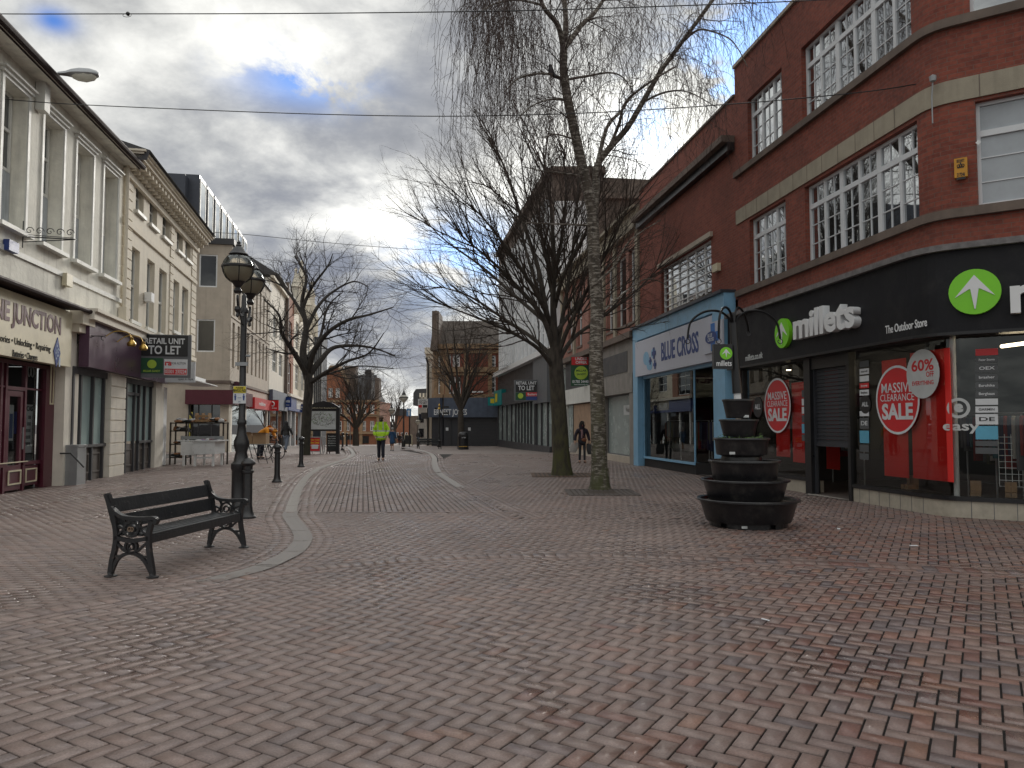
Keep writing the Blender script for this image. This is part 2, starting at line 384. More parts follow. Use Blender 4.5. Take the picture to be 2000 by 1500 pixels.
m_concgrey = M('grey_cladding', (.25, .23, .21), .8, var=.2, streak=.45)
m_silver = M('silver_fins', (.78, .79, .80), .5, metal=0, var=.12, streak=.25)
worn(m_plastic, (.06, .055, .05), 5, .50, .75, .7); worn(m_white, (.35, .33, .30), 6, .55, .75, .6); worn(m_blue, (.10, .16, .20), 3, .55, .8, .5); worn(m_fascia, (.035, .034, .034), 2, .5, .8, .7)
m_shutter = M('dark_grey_shutter', (.035, .037, .045), .5, var=.15)
m_bluegrey = M('blue_grey_fascia', (.075, .095, .14), .5, var=.2, streak=.35)
m_ply = M('plywood', (.36, .24, .16), .75, var=.22, scale=3, streak=.2)
m_paper = M('paper', (.62, .64, .66), .6)
m_teal = M('teal_sign', (.0, .22, .22), .4)
m_yellow = M('yellow_sign', (.62, .50, .02), .5)
m_bluesign = M('blue_sign', (.02, .05, .22), .4)
m_brownstone = M('brown_stone', (.15, .115, .095), .85, var=.25, streak=.3)
m_shopgrey = M('dark_grey_paint', (.05, .05, .055), .5)
m_lightstrip = emit('strip_light', (1, .80, .52), 4.0)
m_floor = M('shop_floor', (.12, .10, .09), .5)
m_cloth = [M('clothes_%s' % n, c, .8) for n, c in (('navy', (.03, .04, .09)), ('grey', (.14, .14, .15)), ('red', (.25, .03, .03)), ('olive', (.09, .09, .05)), ('pale', (.4, .38, .35)), ('teal', (.04, .13, .15)))]
# ---------------------------------------------------------------- ground and paving
def paver_mat():
    m = bpy.data.materials.new('clay_pavers'); m.use_nodes = True; t = NT(m.node_tree); b = t.n['Principled BSDF']
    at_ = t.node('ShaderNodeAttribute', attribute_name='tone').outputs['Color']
    g = t.node('ShaderNodeNewGeometry').outputs['Position']
    n1 = t.node('ShaderNodeTexNoise', inp={'Vector': g, 'Scale': 90.0, 'Detail': 3.0, 'Roughness': .7}).outputs[0]
    n2 = t.node('ShaderNodeTexNoise', inp={'Vector': g, 'Scale': .55, 'Detail': 6.0, 'Roughness': .6}).outputs[0]
    n3 = t.node('ShaderNodeTexNoise', inp={'Vector': g, 'Scale': 6.0, 'Detail': 6.0, 'Roughness': .7}).outputs[0]
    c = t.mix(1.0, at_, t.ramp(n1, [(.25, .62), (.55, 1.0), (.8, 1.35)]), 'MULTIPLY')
    c = t.mix(1.0, c, t.ramp(n2, [(.3, .78), (.7, 1.16)]), 'MULTIPLY')
    c = t.mix(1.0, c, t.ramp(n3, [(.3, .85), (.7, 1.12)]), 'MULTIPLY')
    vo = t.node('ShaderNodeTexVoronoi', inp={'Vector': g, 'Scale': 1.55, 'Randomness': 1.0})
    rnd = t.node('ShaderNodeSeparateColor', inp={0: vo.outputs['Color']}).outputs[0]
    rad = t.math('MULTIPLY', t.math('MAXIMUM', t.math('SUBTRACT', rnd, .35), 0.0), .048)
    gum = t.math('LESS_THAN', vo.outputs['Distance'], rad)
    c = t.mix(t.math('MULTIPLY', gum, .55), c, (.40, .39, .37))
    t.l.new(c, b.inputs['Base Color'])
    r = t.math('ADD', t.ramp(n3, [(.3, .39), (.7, .60)]), t.ramp(n2, [(.35, -.0), (.65, .06)]))
    n4 = t.node('ShaderNodeTexNoise', inp={'Vector': t.vmath('MULTIPLY', g, (1.6, .55, 1)).outputs[0], 'Scale': .6, 'Detail': 5.0, 'Roughness': .6}).outputs[0]
    r = t.math('SUBTRACT', r, t.ramp(n4, [(.46, 0.0), (.62, .30)]))
    t.l.new(r, b.inputs['Roughness']); b.inputs['Specular IOR Level'].default_value = .5
    t.l.new(t.node('ShaderNodeBump', inp={'Height': t.math('ADD', n1, t.math('MULTIPLY', n3, .6)), 'Strength': .35, 'Distance': .004}).outputs[0], b.inputs['Normal'])
    return m
m_paver = paver_mat()
m_joint = M('sand_joint', (.014, .011, .010), .95, var=.3, scale=20)
m_far = brick('far_pavers', (.20, .165, .15), (.25, .20, .18), (.09, .07, .065), .22, .11, .012, rough=.6)
m_channel = M('channel_stone', (.235, .21, .19), .5, var=.2, scale=6, bump=.3, streak=0)
m_pit = M('bark_soil', (.05, .038, .03), .95, var=.4, scale=14, bump=1, bscale=30)

def interp(pts, x):
    for (a, b), (c, d) in zip(pts, pts[1:]):
        if x <= c: return b + (d - b) * (x - a) / (c - a) if x >= a else b
    return pts[-1][1]
def smooth(pts, n=8):
    """Catmull-Rom through 2-D/3-D points"""
    P_ = [Vector(p) for p in pts]; out = []
    for i in range(len(P_) - 1):
        p0, p1, p2, p3 = P_[max(i - 1, 0)], P_[i], P_[i + 1], P_[min(i + 2, len(P_) - 1)]
        for k in range(n):
            t = k / n; out.append(.5 * ((2 * p1) + (p2 - p0) * t + (2 * p0 - 5 * p1 + 4 * p2 - p3) * t * t + (3 * p1 - p0 - 3 * p2 + p3) * t ** 3))
    out.append(P_[-1]); return out
bandc = smooth([gpz(x, y).xy for x, y in [(-500, 1330), (0, 1212), (200, 1175), (350, 1150), (500, 1126), (650, 1107), (850, 1092), (1000, 1086), (1200, 1085), (1400, 1092), (1650, 1102), (1975, 1118), (2400, 1135)]], 6)
leftc = smooth([gpz(x, y).xy for x, y in [(400, 1139), (450, 1126), (500, 1113), (537, 1098), (575, 1077), (592, 1053), (584, 1033), (567, 1010), (568, 1000), (575, 975), (585, 952), (602, 930), (627, 914), (655, 904), (675, 897), (690, 888), (684, 877), (676, 872)]], 6)
rightc = smooth([gpz(x, y).xy for x, y in [(790, 873), (832, 883), (847, 892), (849, 907), (857, 924), (880, 940), (897, 951), (930, 968), (975, 992), (1020, 1012)]], 6)
ang = -math.atan((1918 - 1000) / FOC)
rng = np.random.default_rng(3)
def cross_y(curve, x):
    """y of a curve that runs across the street at x"""
    return float(np.interp(x, [p.x for p in curve], [p.y for p in curve]))
def cross_x(curve, y, lo):
    best = None
    for a, b in zip(curve, curve[1:]):
        if (a.y - y) * (b.y - y) <= 0 and a.y != b.y:
            x = a.x + (b.x - a.x) * (y - a.y) / (b.y - a.y)
            best = x if best is None else (min(best, x) if lo else max(best, x))
    return best
YS = gpz(600, 1001).y
leftx = {round(y, 1): cross_x(leftc, y, False) for y in np.arange(4, 42, .1)}
rightx = {round(y, 1): cross_x(rightc, y, True) for y in np.arange(4, 42, .1)}
def region(x, y):
    if x > bandc[0].x and x < bandc[-1].x and y < cross_y(bandc, x): return 'A'
    k = round(y, 1); lx = leftx.get(k); rx = rightx.get(k)
    if lx is not None and x < lx: return 'B'
    if (lx is None and x < leftc[0].x) or (x < leftc[0].x and y < 9): return 'B'
    if y > YS and lx is not None and rx is not None and x < rx: return 'E'
    return 'F' if (rx is not None and x > rx) or (rx is None and y > YS) else 'D'
bricks = []   # cx, cy, half-long, half-short, angle, tonekey
def grid_fill(pred, x0, x1, y0, y1, a, L, Wd, kind):
    ca, sa = math.cos(a), math.sin(a); cx0, cy0 = (x0 + x1) / 2, (y0 + y1) / 2; rad = math.hypot(x1 - x0, y1 - y0) / 2
    if kind == 'herring':
        n = int(rad / Wd) + 4
        for j in range(-n, n):
            for i in range(-n, n):
                k = (i - j) % 4
                if k == 0: u, v, aa = i + 1.0, j + .5, a
                elif k == 3: u, v, aa = i + .5, j + 1.0, a + math.pi / 2   # cell (i,j),(i,j+1)
                else: continue
                u *= Wd; v *= Wd
                x = cx0 + u * ca - v * sa; y = cy0 + u * sa + v * ca
                if x0 < x < x1 and y0 < y < y1 and pred(x, y): bricks.append((x, y, L / 2, Wd / 2, aa))
    else:
        nu, nv = int(rad / L) + 2, int(rad / Wd) + 2
        for j in range(-nv, nv):
            for i in range(-nu, nu):
                u = (i + .5 * (j % 2)) * L; v = j * Wd
                x = cx0 + u * ca - v * sa; y = cy0 + u * sa + v * ca
                if x0 < x < x1 and y0 < y < y1 and pred(x, y): bricks.append((x, y, L / 2, Wd / 2, a))
BL, BW = .200, .100
grid_fill(lambda x, y: region(x, y) == 'A', -7, 9, 2.2, 12, ang, BL, BW, 'herring')
grid_fill(lambda x, y: region(x, y) == 'D', -4, 9, 7.5, 14.5, ang + .05, BL, BW, 'herring')
grid_fill(lambda x, y: region(x, y) == 'F', -3, 12, 7.5, 40, ang + .1, BL, BW, 'herring')
grid_fill(lambda x, y: region(x, y) == 'B', -15.5, 1, 6, 40, R(-3), BL, BW, 'bond')
grid_fill(lambda x, y: region(x, y) == 'E', -12, 2, YS, 40, R(90 + 11), BL, BW, 'bond')
nb0 = len(bricks)
def course(curve, off, L, Wd, lift, along=True):
    """one course of bricks following a curve at a sideways offset"""
    d = 0; pts = []
    for a, b in zip(curve, curve[1:]):
        seg = (b - a).length
        while d < seg:
            p = a + (b - a) * (d / seg); t = (b - a).normalized(); nn = Vector((-t.y, t.x))
            q = p + nn * off; an = math.atan2(t.y, t.x)
            bricks.append((q.x, q.y, (L if along else Wd) / 2, (Wd if along else L) / 2, an, lift)); d += (L if along else Wd) * 1.0
        d -= seg
course(bandc, 0, .26, .13, .005, False)
course(bandc, .19, BL, .10, .004, True); course(bandc, -.19, BL, .10, .004, True)
for cv, offs in ((leftc, (-.34, -.21, .21, .34)), (rightc, (-.33, -.21, .21, .33))):
    for o_ in offs: course(cv, o_, BL, .12, .005, True)
ln = [Vector((leftx.get(round(YS, 1)) - 3.0, YS)), Vector((3.0, YS + .05))]
course(ln, 0, BL, .11, .006, True)
for a, b in (((899, 951), (975, 912)), ((905, 953), (982, 914)), ((975, 912), (955, 897))):
    course([gpz(*a).xy, gpz(*b).xy], 0, BL, .10, .005, True)
B_ = np.array([b[:5] + ((b[5] if len(b) > 5 else 0.0),) for b in bricks])
n = len(B_); jz = rng.normal(0, .0009, n); gap = .0052
ca, sa = np.cos(B_[:, 4]), np.sin(B_[:, 4])
vs = np.zeros((n, 8, 3))
tx, ty = rng.normal(0, .006, n), rng.normal(0, .006, n)
for k, (su, sv) in enumerate(((-1, -1), (1, -1), (1, 1), (-1, 1))):
    for lv, inset, z in ((0, gap, -.010), (4, gap + .0016, .0)):
        u = su * (B_[:, 2] - inset); v = sv * (B_[:, 3] - inset)
        vs[:, k + lv, 0] = B_[:, 0] + u * ca - v * sa; vs[:, k + lv, 1] = B_[:, 1] + u * sa + v * ca
        vs[:, k + lv, 2] = (z if lv else -.013) + B_[:, 5] + jz + (u * tx + v * ty if lv else 0)
base = (np.arange(n) * 8)[:, None, None]
ft = np.array([[4, 5, 6, 7], [0, 1, 5, 4], [1, 2, 6, 5], [2, 3, 7, 6], [3, 0, 4, 7]])[None]
F_ = (base + ft).reshape(-1, 4)
me = bpy.data.meshes.new('paving'); me.vertices.add(n * 8); me.vertices.foreach_set('co', vs.ravel())
me.loops.add(F_.size); me.loops.foreach_set('vertex_index', F_.ravel().astype(np.int32))
me.polygons.add(len(F_)); me.polygons.foreach_set('loop_start', (np.arange(len(F_)) * 4).astype(np.int32)); me.polygons.foreach_set('loop_total', np.full(len(F_), 4, dtype=np.int32))
me.update(calc_edges=True)
pal = np.array([(.205, .168, .150), (.225, .190, .172), (.188, .155, .143), (.212, .162, .140), (.16, .142, .142), (.22, .138, .11), (.235, .15, .11), (.13, .12, .125), (.17, .10, .085)])
wl = np.array([.30, .27, .2, .14, .07, .006, .002, .012, 0.]); wr = np.array([.16, .06, .17, .18, .12, .12, .03, .07, .11])
f = np.clip((B_[:, 0] - .35 * (B_[:, 1] - 4) + .3) / 2.2, 0, 1) * np.clip((16 - B_[:, 1]) / 6, 0, 1)
u = rng.random(n); W2 = (wl[None] / wl.sum()) * (1 - f[:, None]) + (wr[None] / wr.sum()) * f[:, None]
idx = (u[:, None] > np.cumsum(W2, 1)).sum(1).clip(0, 8)
pm_ = pal[:4].mean(0); sel = pm_ + (pal[idx] - pm_) * (.55 + .40 * f[:, None])
colr = sel * np.array([1.04, .945, .935]) * (1 + rng.normal(0, .05, (n, 1))) * (1.0 - .20 * f[:, None]) * np.array([1.06, .97, .96])[None] ** f[:, None]  # redder bricks on the right; the darkening there is shading put into the colour
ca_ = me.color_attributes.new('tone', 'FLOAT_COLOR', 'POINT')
full = np.ones((n, 8, 4)); full[:, :, :3] = np.clip(colr, 0, 1)[:, None, :] * np.array([.06] * 4 + [1.0] * 4)[None, :, None]   # brick sides darken towards the bottom, along the joints
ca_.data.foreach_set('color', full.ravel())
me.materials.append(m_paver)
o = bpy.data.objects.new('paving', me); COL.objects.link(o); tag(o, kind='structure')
# ground sheet under the pavers, reaching to the horizon
g_ = MB()
ys = [-40, 40.0]; zs = [-.014, -.014]
for a, b in zip(range(len(ys) - 1), range(1, len(ys))): g_.quad((-60, ys[a], zs[a]), (60, ys[a], zs[a]), (60, ys[b], zs[b]), (-60, ys[b], zs[b]))
tag(g_.build('ground', m_joint), kind='structure')
g_ = MB(); ys = [40.0, 48, 56, 62, 68, 98, 130, 200, 900]
for a, b in zip(ys, ys[1:]): g_.quad((-700, a, gz(a)), (700, a, gz(a)), (700, b, gz(b)), (-700, b, gz(b)))
g_.quad((-700, -40, -.03), (-60, -40, -.03), (-60, 40, -.03), (-700, 40, gz(40))); g_.quad((60, -40, -.03), (700, -40, -.03), (700, 40, gz(40)), (60, 40, -.03))
tag(g_.build('far_paving', m_far), kind='structure')
# drainage channels: slabs laid end to end along the curves
def channel(curve, name, w, skip=(), L=.9):
    mb = MB(); d = 0; seg = []
    n_ = len(curve); k = 0; acc = 0; lastp = None
    pts = []
    for a, b in zip(curve, curve[1:]):
        m_ = max(1, int((b - a).length / .15))
        for q in range(m_): pts.append(a + (b - a) * q / m_)
    pts.append(curve[-1]); s_ = 0
    for i in range(len(pts) - 1):
        a, b = pts[i], pts[i + 1]; ta = (pts[min(i + 1, len(pts) - 1)] - pts[max(i - 1, 0)]).normalized(); tb = (pts[min(i + 2, len(pts) - 1)] - pts[i]).normalized()
        na, nb_ = Vector((-ta.y, ta.x)), Vector((-tb.y, tb.x)); s_ += (b - a).length
        if any(lo < a.y < hi for lo, hi in skip): continue
        e = b - (b - a).normalized() * .022 if (s_ % L) < .15 else b
        for o0, o1, z0, z1 in ((-w, -w * .45, .010, .0045), (-w * .45, w * .45, .0045, .0045), (w * .45, w, .0045, .010)):
            p = [a + na * o0, a + na * o1, e + nb_ * o1, e + nb_ * o0]; zz = (z0, z1, z1, z0)
            mb.quad(*[(q.x, q.y, z) for q, z in zip(p, zz)][::-1])
    return tag(mb.build(name, m_channel), kind='structure')
channel(leftc, 'drain_channel', .10, skip=((0, YS - .05),)); _mc = m_channel; m_channel = M('worn_channel_stone', (.175, .155, .142), .5, var=.25, scale=6, bump=.3)
channel(leftc, 'drain_channel', .12, skip=((YS - .05, 99),)); m_channel = _mc
Yd = gpz(897, 951).y
channel(rightc, 'drain_channel', .11, skip=((gpz(857, 924).y, gpz(857, 924).y + .4), (0, Yd)))
# ---------------------------------------------------------------- building kit
def facade(root, w, s0, s1, z0, z1, holes, mat, depth=.3, back=9, name='wall', n=0.0, side_mat=None):
    """front skin with real openings and reveals, plus sides, top and back"""
    mb = MB(w); us = sorted({s0, s1} | {h[0] for h in holes} | {h[1] for h in holes}); zs = sorted({z0, z1} | {h[2] for h in holes} | {h[3] for h in holes})
    us = [u for u in us if s0 <= u <= s1]; zs = [z for z in zs if z0 <= z <= z1]
    for a, b in zip(us, us[1:]):
        run = None
        for c, d in zip(zs, zs[1:]):
            mu, mz = (a + b) / 2, (c + d) / 2
            if any(h[0] < mu < h[1] and h[2] < mz < h[3] for h in holes):
                if run: mb.wq(a, b, run[0], run[1], n); run = None
            else: run = (run[0], d) if run else (c, d)
        if run: mb.wq(a, b, run[0], run[1], n)
    for h in holes:
        a, b, c, d = h[:4]; dp = h[4] if len(h) > 4 else depth; q = lambda u, nn_, z: w.pt(u, nn_, z)
        mb.quad(q(a, n, c), q(a, n, d), q(a, n - dp, d), q(a, n - dp, c)); mb.quad(q(b, n, c), q(b, n - dp, c), q(b, n - dp, d), q(b, n, d))
        mb.quad(q(a, n, c), q(a, n - dp, c), q(b, n - dp, c), q(b, n, c)); mb.quad(q(a, n, d), q(b, n, d), q(b, n - dp, d), q(a, n - dp, d))
    if back:
        q = lambda u, nn_, z: w.pt(u, nn_, z)
        mb.quad(q(s0, n, z0), q(s0, n, z1), q(s0, -back, z1), q(s0, -back, z0)); mb.quad(q(s1, n, z0), q(s1, -back, z0), q(s1, -back, z1), q(s1, n, z1))
        mb.quad(q(s0, n, z1), q(s1, n, z1), q(s1, -back, z1), q(s0, -back, z1)); mb.quad(q(s0, -back, z0), q(s0, -back, z1), q(s1, -back, z1), q(s1, -back, z0))
    return mb.build(name, mat, root)
def window(root, w, r, depth=.2, fm=None, gm=None, fw=.06, cols=None, rows=None, thick=None, thin=(), sill=None, sm=None, pane_n=None, nb=.05, name='window'):
    """frame bars with a pane behind; cols/rows = bar positions as fractions"""
    a, b, c, d = r; W_h = b - a; H = d - c; fm = fm or m_upvc; gm = gm or m_glassD; mb = MB(w); n0, n1 = -depth, -depth + nb
    mb.box(a, a + fw, n0, n1, c, d).box(b - fw, b, n0, n1, c, d).box(a + fw, b - fw, n0, n1, c, c + fw).box(a + fw, b - fw, n0, n1, d - fw, d)
    for q in (cols or ()):
        f_, t_ = q if isinstance(q, tuple) else (q, fw * .8); mb.box(a + W_h * f_ - t_ / 2, a + W_h * f_ + t_ / 2, n0 + .002, n1 - .002, c + fw, d - fw)
    for q in (rows or ()):
        f_, t_ = q if isinstance(q, tuple) else (q, fw * .8); mb.box(a + fw, b - fw, n0 + .004, n1 + .003, c + H * f_ - t_ / 2, c + H * f_ + t_ / 2)
    for x0, x1, y0, y1 in thin: mb.box(a + W_h * x0, a + W_h * x1, n0 + .006, n0 + .03, c + H * y0, c + H * y1)
    f_ = mb.build(name, fm, root)
    MB(w).wq(a + .01, b - .01, c + .01, d - .01, n0 + .012).build('pane', gm, f_)
    if sill: MB(w).box(a - .08, b + .08, -depth + .02, sill, c - .11, c - .003).build('sill', sm or m_trim, f_)
    return f_
def upvc(root, w, r, groups, per, depth=.16, top=.27, grid=True):
    """white casements: groups of lights, each a small top light over a tall one with glazing bars"""
    a, b, c, d = r; Wd = b - a; fw = .055; n = groups * per; cols = []; thin = []
    for i in range(1, n): cols.append((i / n, .13 if i % per == 0 else .075))
    sw, sh = .018 / Wd, .018 / (d - c)
    for i in range(n):
        xm = (i + .5) / n
        if grid:
            thin += [(xm - sw / 2, xm + sw / 2, .03, 1 - top - .02), (xm - sw / 2, xm + sw / 2, 1 - top + .03, .97)]
            for k in (1, 2): thin.append((i / n + .04 / Wd, (i + 1) / n - .04 / Wd, (1 - top) * k / 3 - sh / 2, (1 - top) * k / 3 + sh / 2))
    return window(root, w, r, depth, m_upvc, m_glassW, fw, cols, [(1 - top, .10)], thin=thin)
def plain(root, w, pxr, mat, n0, n1, name, label=None):
    a, b, c, d = w.rect(*pxr); return MB(w).box(a, b, n0, n1, c, d).build(name, mat, root, label=label)
def strip(w, p0, p1, n0, n1, t):
    """level band between two survey pixels: returns u0,u1,z"""
    return w.S(p0[0]), w.S(p1[0]), (w.Z(*p0) + w.Z(*p1)) / 2

WL_ = Wall((-8.22, 0), (-.157, 1))       # left building line
WL2 = Wall((-7.22, 0), (-.2, 1))         # the next house stands at a slight angle to it
WR_ = Wall((8.8, 0), (.135, -1))         # right building line

# ---------------------------------------------------------------- left: white rendered building over the phone shop
g = gp(118, 948)
B1 = empty('corner_building', (WL_.pt(17, 0, 0).x, WL_.pt(17, 0, 0).y, 0), 'white roughcast building over the maroon phone shop, nearest on the left', 'building')
w = WL_
sA, sE = w.S(0) - 6, w.S(232)
zt, zb = w.Z(70, 205), w.Z(75, 468)
ztop = w.Z(250, 297, .45) - .10
holes = []
sB0 = w.S(70); wd = w.S(110) - sB0; step = (w.S(192) - sB0) / 2
for k in (-3, -2, -1, 0, 1, 2): holes.append((sB0 + k * step, sB0 + k * step + wd, zb, zt))
zf_top, zf_bot = w.Z(128, 612), w.Z(125, 718)
facade(B1, w, sA, sE, zf_top - .05, ztop, holes, m_render, .36, 8)
for i, h in enumerate(holes):
    if i < 1: continue
    a, b, c, d = h; mid = c + (d - c) * .42
    f_ = window(B1, w, (a + .05, b - .05, mid, d), .34, m_trim, m_glassL, .07, [.5], [(.52, .07)])
    mb = MB(w).box(a + .02, b - .02, -.36, -.30, c, mid); 
    for q in range(1, 4): mb.box(a + wd * q / 4 - .008, a + wd * q / 4 + .008, -.30, -.285, c, mid)
    mb.build('boarded_panel', m_board, B1)
    # architrave and hood
    MB(w).box(a - .10, a - .002, .002, .04, c - .05, d + .08).box(b + .002, b + .10, .002, .04, c - .05, d + .08).box(a - .002, b + .002, .002, .04, d + .002, d + .08).build('architrave', m_trim, B1)
    MB(w).box(a - .20, b + .20, .002, .15, d + .16, d + .20).box(a - .15, b + .15, .002, .09, d + .08, d + .16).build('window_hood', m_trim, B1)
    MB(w).box(a - .18, b + .18, .002, .16, c - .14, c - .05).build('sill', m_trim, B1)
    MB(w).box(a, b, -.36, .0, c - .02, c + .004).build('sill', m_trim, B1)
MB(w).box(sA, sE, .003, .04, zb - .62, zb - .50).build('string_course', m_trim, B1)
# roof, eaves, gutter
mb = MB(w).prism([(sA, ztop), (sE + .1, ztop), (sE + .1, ztop + .03), (sA, ztop + .03)], -.2, .45).build('eaves_soffit', m_render, B1)
mb = MB(w); q = w.pt
mb.quad(q(sA, .42, ztop + .10), q(sE + .2, .42, ztop + .10), q(sE + .2, -4, ztop + 1.9), q(sA, -4, ztop + 1.9)); mb.quad(q(sE + .2, .42, ztop + .10), q(sE + .2, .42, ztop + .03), q(sE + .2, -4, ztop + .03), q(sE + .2, -4, ztop + 1.9))
mb.build('roof', m_tile_roof, B1)
MB(w).tube([w.pt(sA, .50, ztop + .07), w.pt(sE + .2, .50, ztop + .07)], .075, 8).box(sA, sE + .15, .41, .43, ztop - .04, ztop + .12).build('gutter', m_gutter, B1)
MB(w).tube([w.pt(w.S(74), -.55, ztop + .45), w.pt(w.S(74), -.5, ztop + .85)], [.16, .15], 10).build('ridge_end_cap', m_tile_roof, B1)
MB(w).tube([w.pt(sE - .1, .14, ztop), w.pt(sE - .1, .14, w.Z(232, 640)), w.pt(sE - .1, .14, w.Z(232, 642))], .06, 8).box(sE - .22, sE + .02, .02, .25, w.Z(232, 625), w.Z(232, 600)).build('downpipe', m_stucco, B1)
# phone shop front
z0s = 0; sP0, sP1 = w.S(120), w.S(147)
MB(w).box(sP0, sP1, -.3, .10, -.1, zf_top).build('pilaster', m_stucco2, B1)
MB(w).box(sP0 + .15, sP1 + .12, .10, .42, zf_top - .25, zf_top + .10).box(sP0 + .2, sP1 + .05, .10, .32, zf_top - .45, zf_top - .25).build('console_bracket', m_stucco, B1)
fs = MB(w).box(sA, sP0, .02, .22, zf_bot, zf_top).build('fascia', m_cream, B1)
MB(w).tube([w.pt(sA, .45, zf_top + .10), w.pt(sP1 + .05, .45, zf_top + .10)], .06, 8).box(sA, sP0, .02, .45, zf_top + .06, zf_top + .12).build('awning_rail', m_gutter, B1)
u1 = w.S(114, .23); cap = .40
text(fs, w, 'ONE JUNCTION', .42, u1 - 1.66, w.Z(60, 622, .23), .225, m_maroon, bold=.045, width=3.55)
text(fs, w, 'Accessories \u2022 Unlocking \u2022 Repairing', .155, w.S(95, .23) - 1.35, w.Z(45, 670, .23), .225, m_dark, bold=.0, width=2.9)
text(fs, w, 'Batteries \u2022 Chargers', .155, w.S(50, .23) - .0, w.Z(48, 680, .23) - .16, .225, m_dark, bold=.0, width=1.15)
mb = MB(w); cu, cz = w.S(111, .23), w.Z(111, 688, .23)
mb.prism([(cu - .02, cz - .36), (cu + .19, cz - .02), (cu + .02, cz + .36), (cu - .19, cz + .02)], .221, .235); mb.build('logo_panel', m_bluesign, fs)
mb = MB(w)
for i in range(9):
    a = i * 2.4; rr = .03 + .012 * i; mb.box(cu + rr * math.cos(a) - .02, cu + rr * math.cos(a) + .02, .236, .240, cz + rr * 1.5 * math.sin(a) - .025, cz + rr * 1.5 * math.sin(a) + .025)
mb.box(cu + .10, cu + .17, .236, .243, cz - .34, cz - .12); mb.build('logo_squares', M('logo_light', (.35, .45, .6), .5), fs)
# recessed maroon shopfront
nF = -.25
zs_, zd = .62, zf_bot
MB(w).wq(sA, sP0, -.1, zf_bot, -3.5).build('shop_back_wall', m_brickR2, B1)
MB(w).box(sA, sP0, -3.5, nF, zf_bot, zf_bot + .05).box(sP0 - .03, sP0 - .002, -3.5, nF - .3, 0, zf_bot - .01).build('shop_ceiling', m_dark, B1)
MB(w).quad(w.pt(sA, nF, .02), w.pt(sP0, nF, .02), w.pt(sP0, -3.5, .02), w.pt(sA, -3.5, .02)).build('shop_floor', m_floor, B1)
dU0, dU1 = w.S(37), w.S(66)
fr = MB(w)
for u in (sA, sA + 1.6, w.S(20) - 1.6, w.S(24), w.S(33), w.S(70), w.S(103)): fr.box(u, u + .09, nF - .04, nF + .05, .0, zf_bot)
fr.box(sA, w.S(33), nF - .045, nF + .06, .58, .66).box(w.S(70), sP0, nF - .045, nF + .06, .58, .66).box(sA, sP0, nF - .05, nF + .06, zf_bot - .08, zf_bot)
fr.box(w.S(33), w.S(70), nF - .045, nF + .055, 2.28, 2.36); fr.box(sA, sP0, nF - .045, nF + .04, 2.32, 2.36)
fr.box(w.S(103), sP0 - .005, nF - .06, nF + .12, 0, zf_bot - .09)
fr.build('shopfront_frame', m_maroon, B1)
st = MB(w)
for a_, b_ in ((sA, sA + 1.5), (sA + 1.7, w.S(22)), (w.S(72), w.S(102))): st.box(a_ + .05, b_ - .05, nF - .04, nF + .03, .10, .56)
st.build('stallriser', m_maroon, B1)
st = MB(w)
for a_, b_ in ((sA + 1.75, w.S(21)), (w.S(73), w.S(101))):
    for x0, x1, y0, y1 in ((a_ + .1, b_ - .1, .17, .20), (a_ + .1, b_ - .1, .46, .49), (a_ + .1, a_ + .13, .20, .46), (b_ - .13, b_ - .1, .20, .46)): st.box(x0, x1, nF + .03, nF + .05, y0, y1)
a_, b_ = dU0 + .1, dU1 - .02
for x0, x1, y0, y1 in ((a_, b_, .17, .20), (a_, b_, .46, .49), (a_, a_ + .03, .20, .46), (b_ - .03, b_, .20, .46)): st.box(x0, x1, nF + .06, nF + .08, y0, y1)
st.box(sP0 - .28, sP0 - .24, nF + .12, nF + .14, 2.0, 3.0).box(sP0 - .12, sP0 - .08, nF + .12, nF + .14, 2.0, 3.0).box(sP0 - .24, sP0 - .12, nF + .12, nF + .14, 2.96, 3.0).box(sP0 - .24, sP0 - .12, nF + .12, nF + .14, 2.0, 2.04)
st.box(sA, dU1 + .3, nF + .05, nF + .075, .655, .675)
st.build('cream_moulding', m_cream, B1)
dr = MB(w).box(dU0, dU0 + .1, nF - .02, nF + .05, .05, 2.26).box(dU1 - .1, dU1, nF - .02, nF + .05, .05, 2.26).box(dU0 + .1, dU1 - .1, nF - .02, nF + .05, .05, .6).box(dU0 + .1, dU1 - .1, nF - .02, nF + .05, 2.14, 2.26).build('door', m_maroon, B1)
MB(w).tube([w.pt(dU1 - .05, nF + .10, .95), w.pt(dU1 - .05, nF + .10, 1.45)], .018, 6).build('handle', m_alu, dr)
MB(w).wq(sA, sP0, .6, zf_bot, nF).build('pane', m_glass, B1)
MB(w).box(dU0 + .2, dU1 - .25, nF - .03, nF - .02, 1.15, 1.95).build('poster', m_paper, B1)
MB(w).box(dU0 + .27, dU0 + .42, nF - .02, nF - .015, 1.2, 1.75).box(dU0 + .47, dU0 + .6, nF - .02, nF - .015, 1.3, 1.8).build('poster_picture', m_bluesign, B1)
gc = MB(w).box(w.S(72) + .05, w.S(93), nF - .05, nF - .04, .85, 1.98).build('window_poster', m_paper, B1)
text(gc, w, 'GET CASH', .12, (w.S(72) + w.S(93)) / 2, 1.88, nF - .036, m_black, width=.75, bold=.03)
mb = MB(w); 
for i in range(5): mb.box(w.S(73) + .12 + .05 * i, w.S(91) - .03, nF - .04, nF - .036, 1.02 + .155 * i, 1.10 + .155 * i)
mb.build('poster_text', m_greyframe, gc)
mb = MB(w)
for u in [w.S(4) + .23 * i for i in range(3)] + [w.S(76) + .17 * i for i in range(3)]:
    pts = [w.pt(u + .07 * math.cos(t), nF - .02, 2.75 + .12 * math.sin(t)) for t in np.linspace(0, 2 * math.pi, 13)]; mb.tube(pts, .012, 4, False)
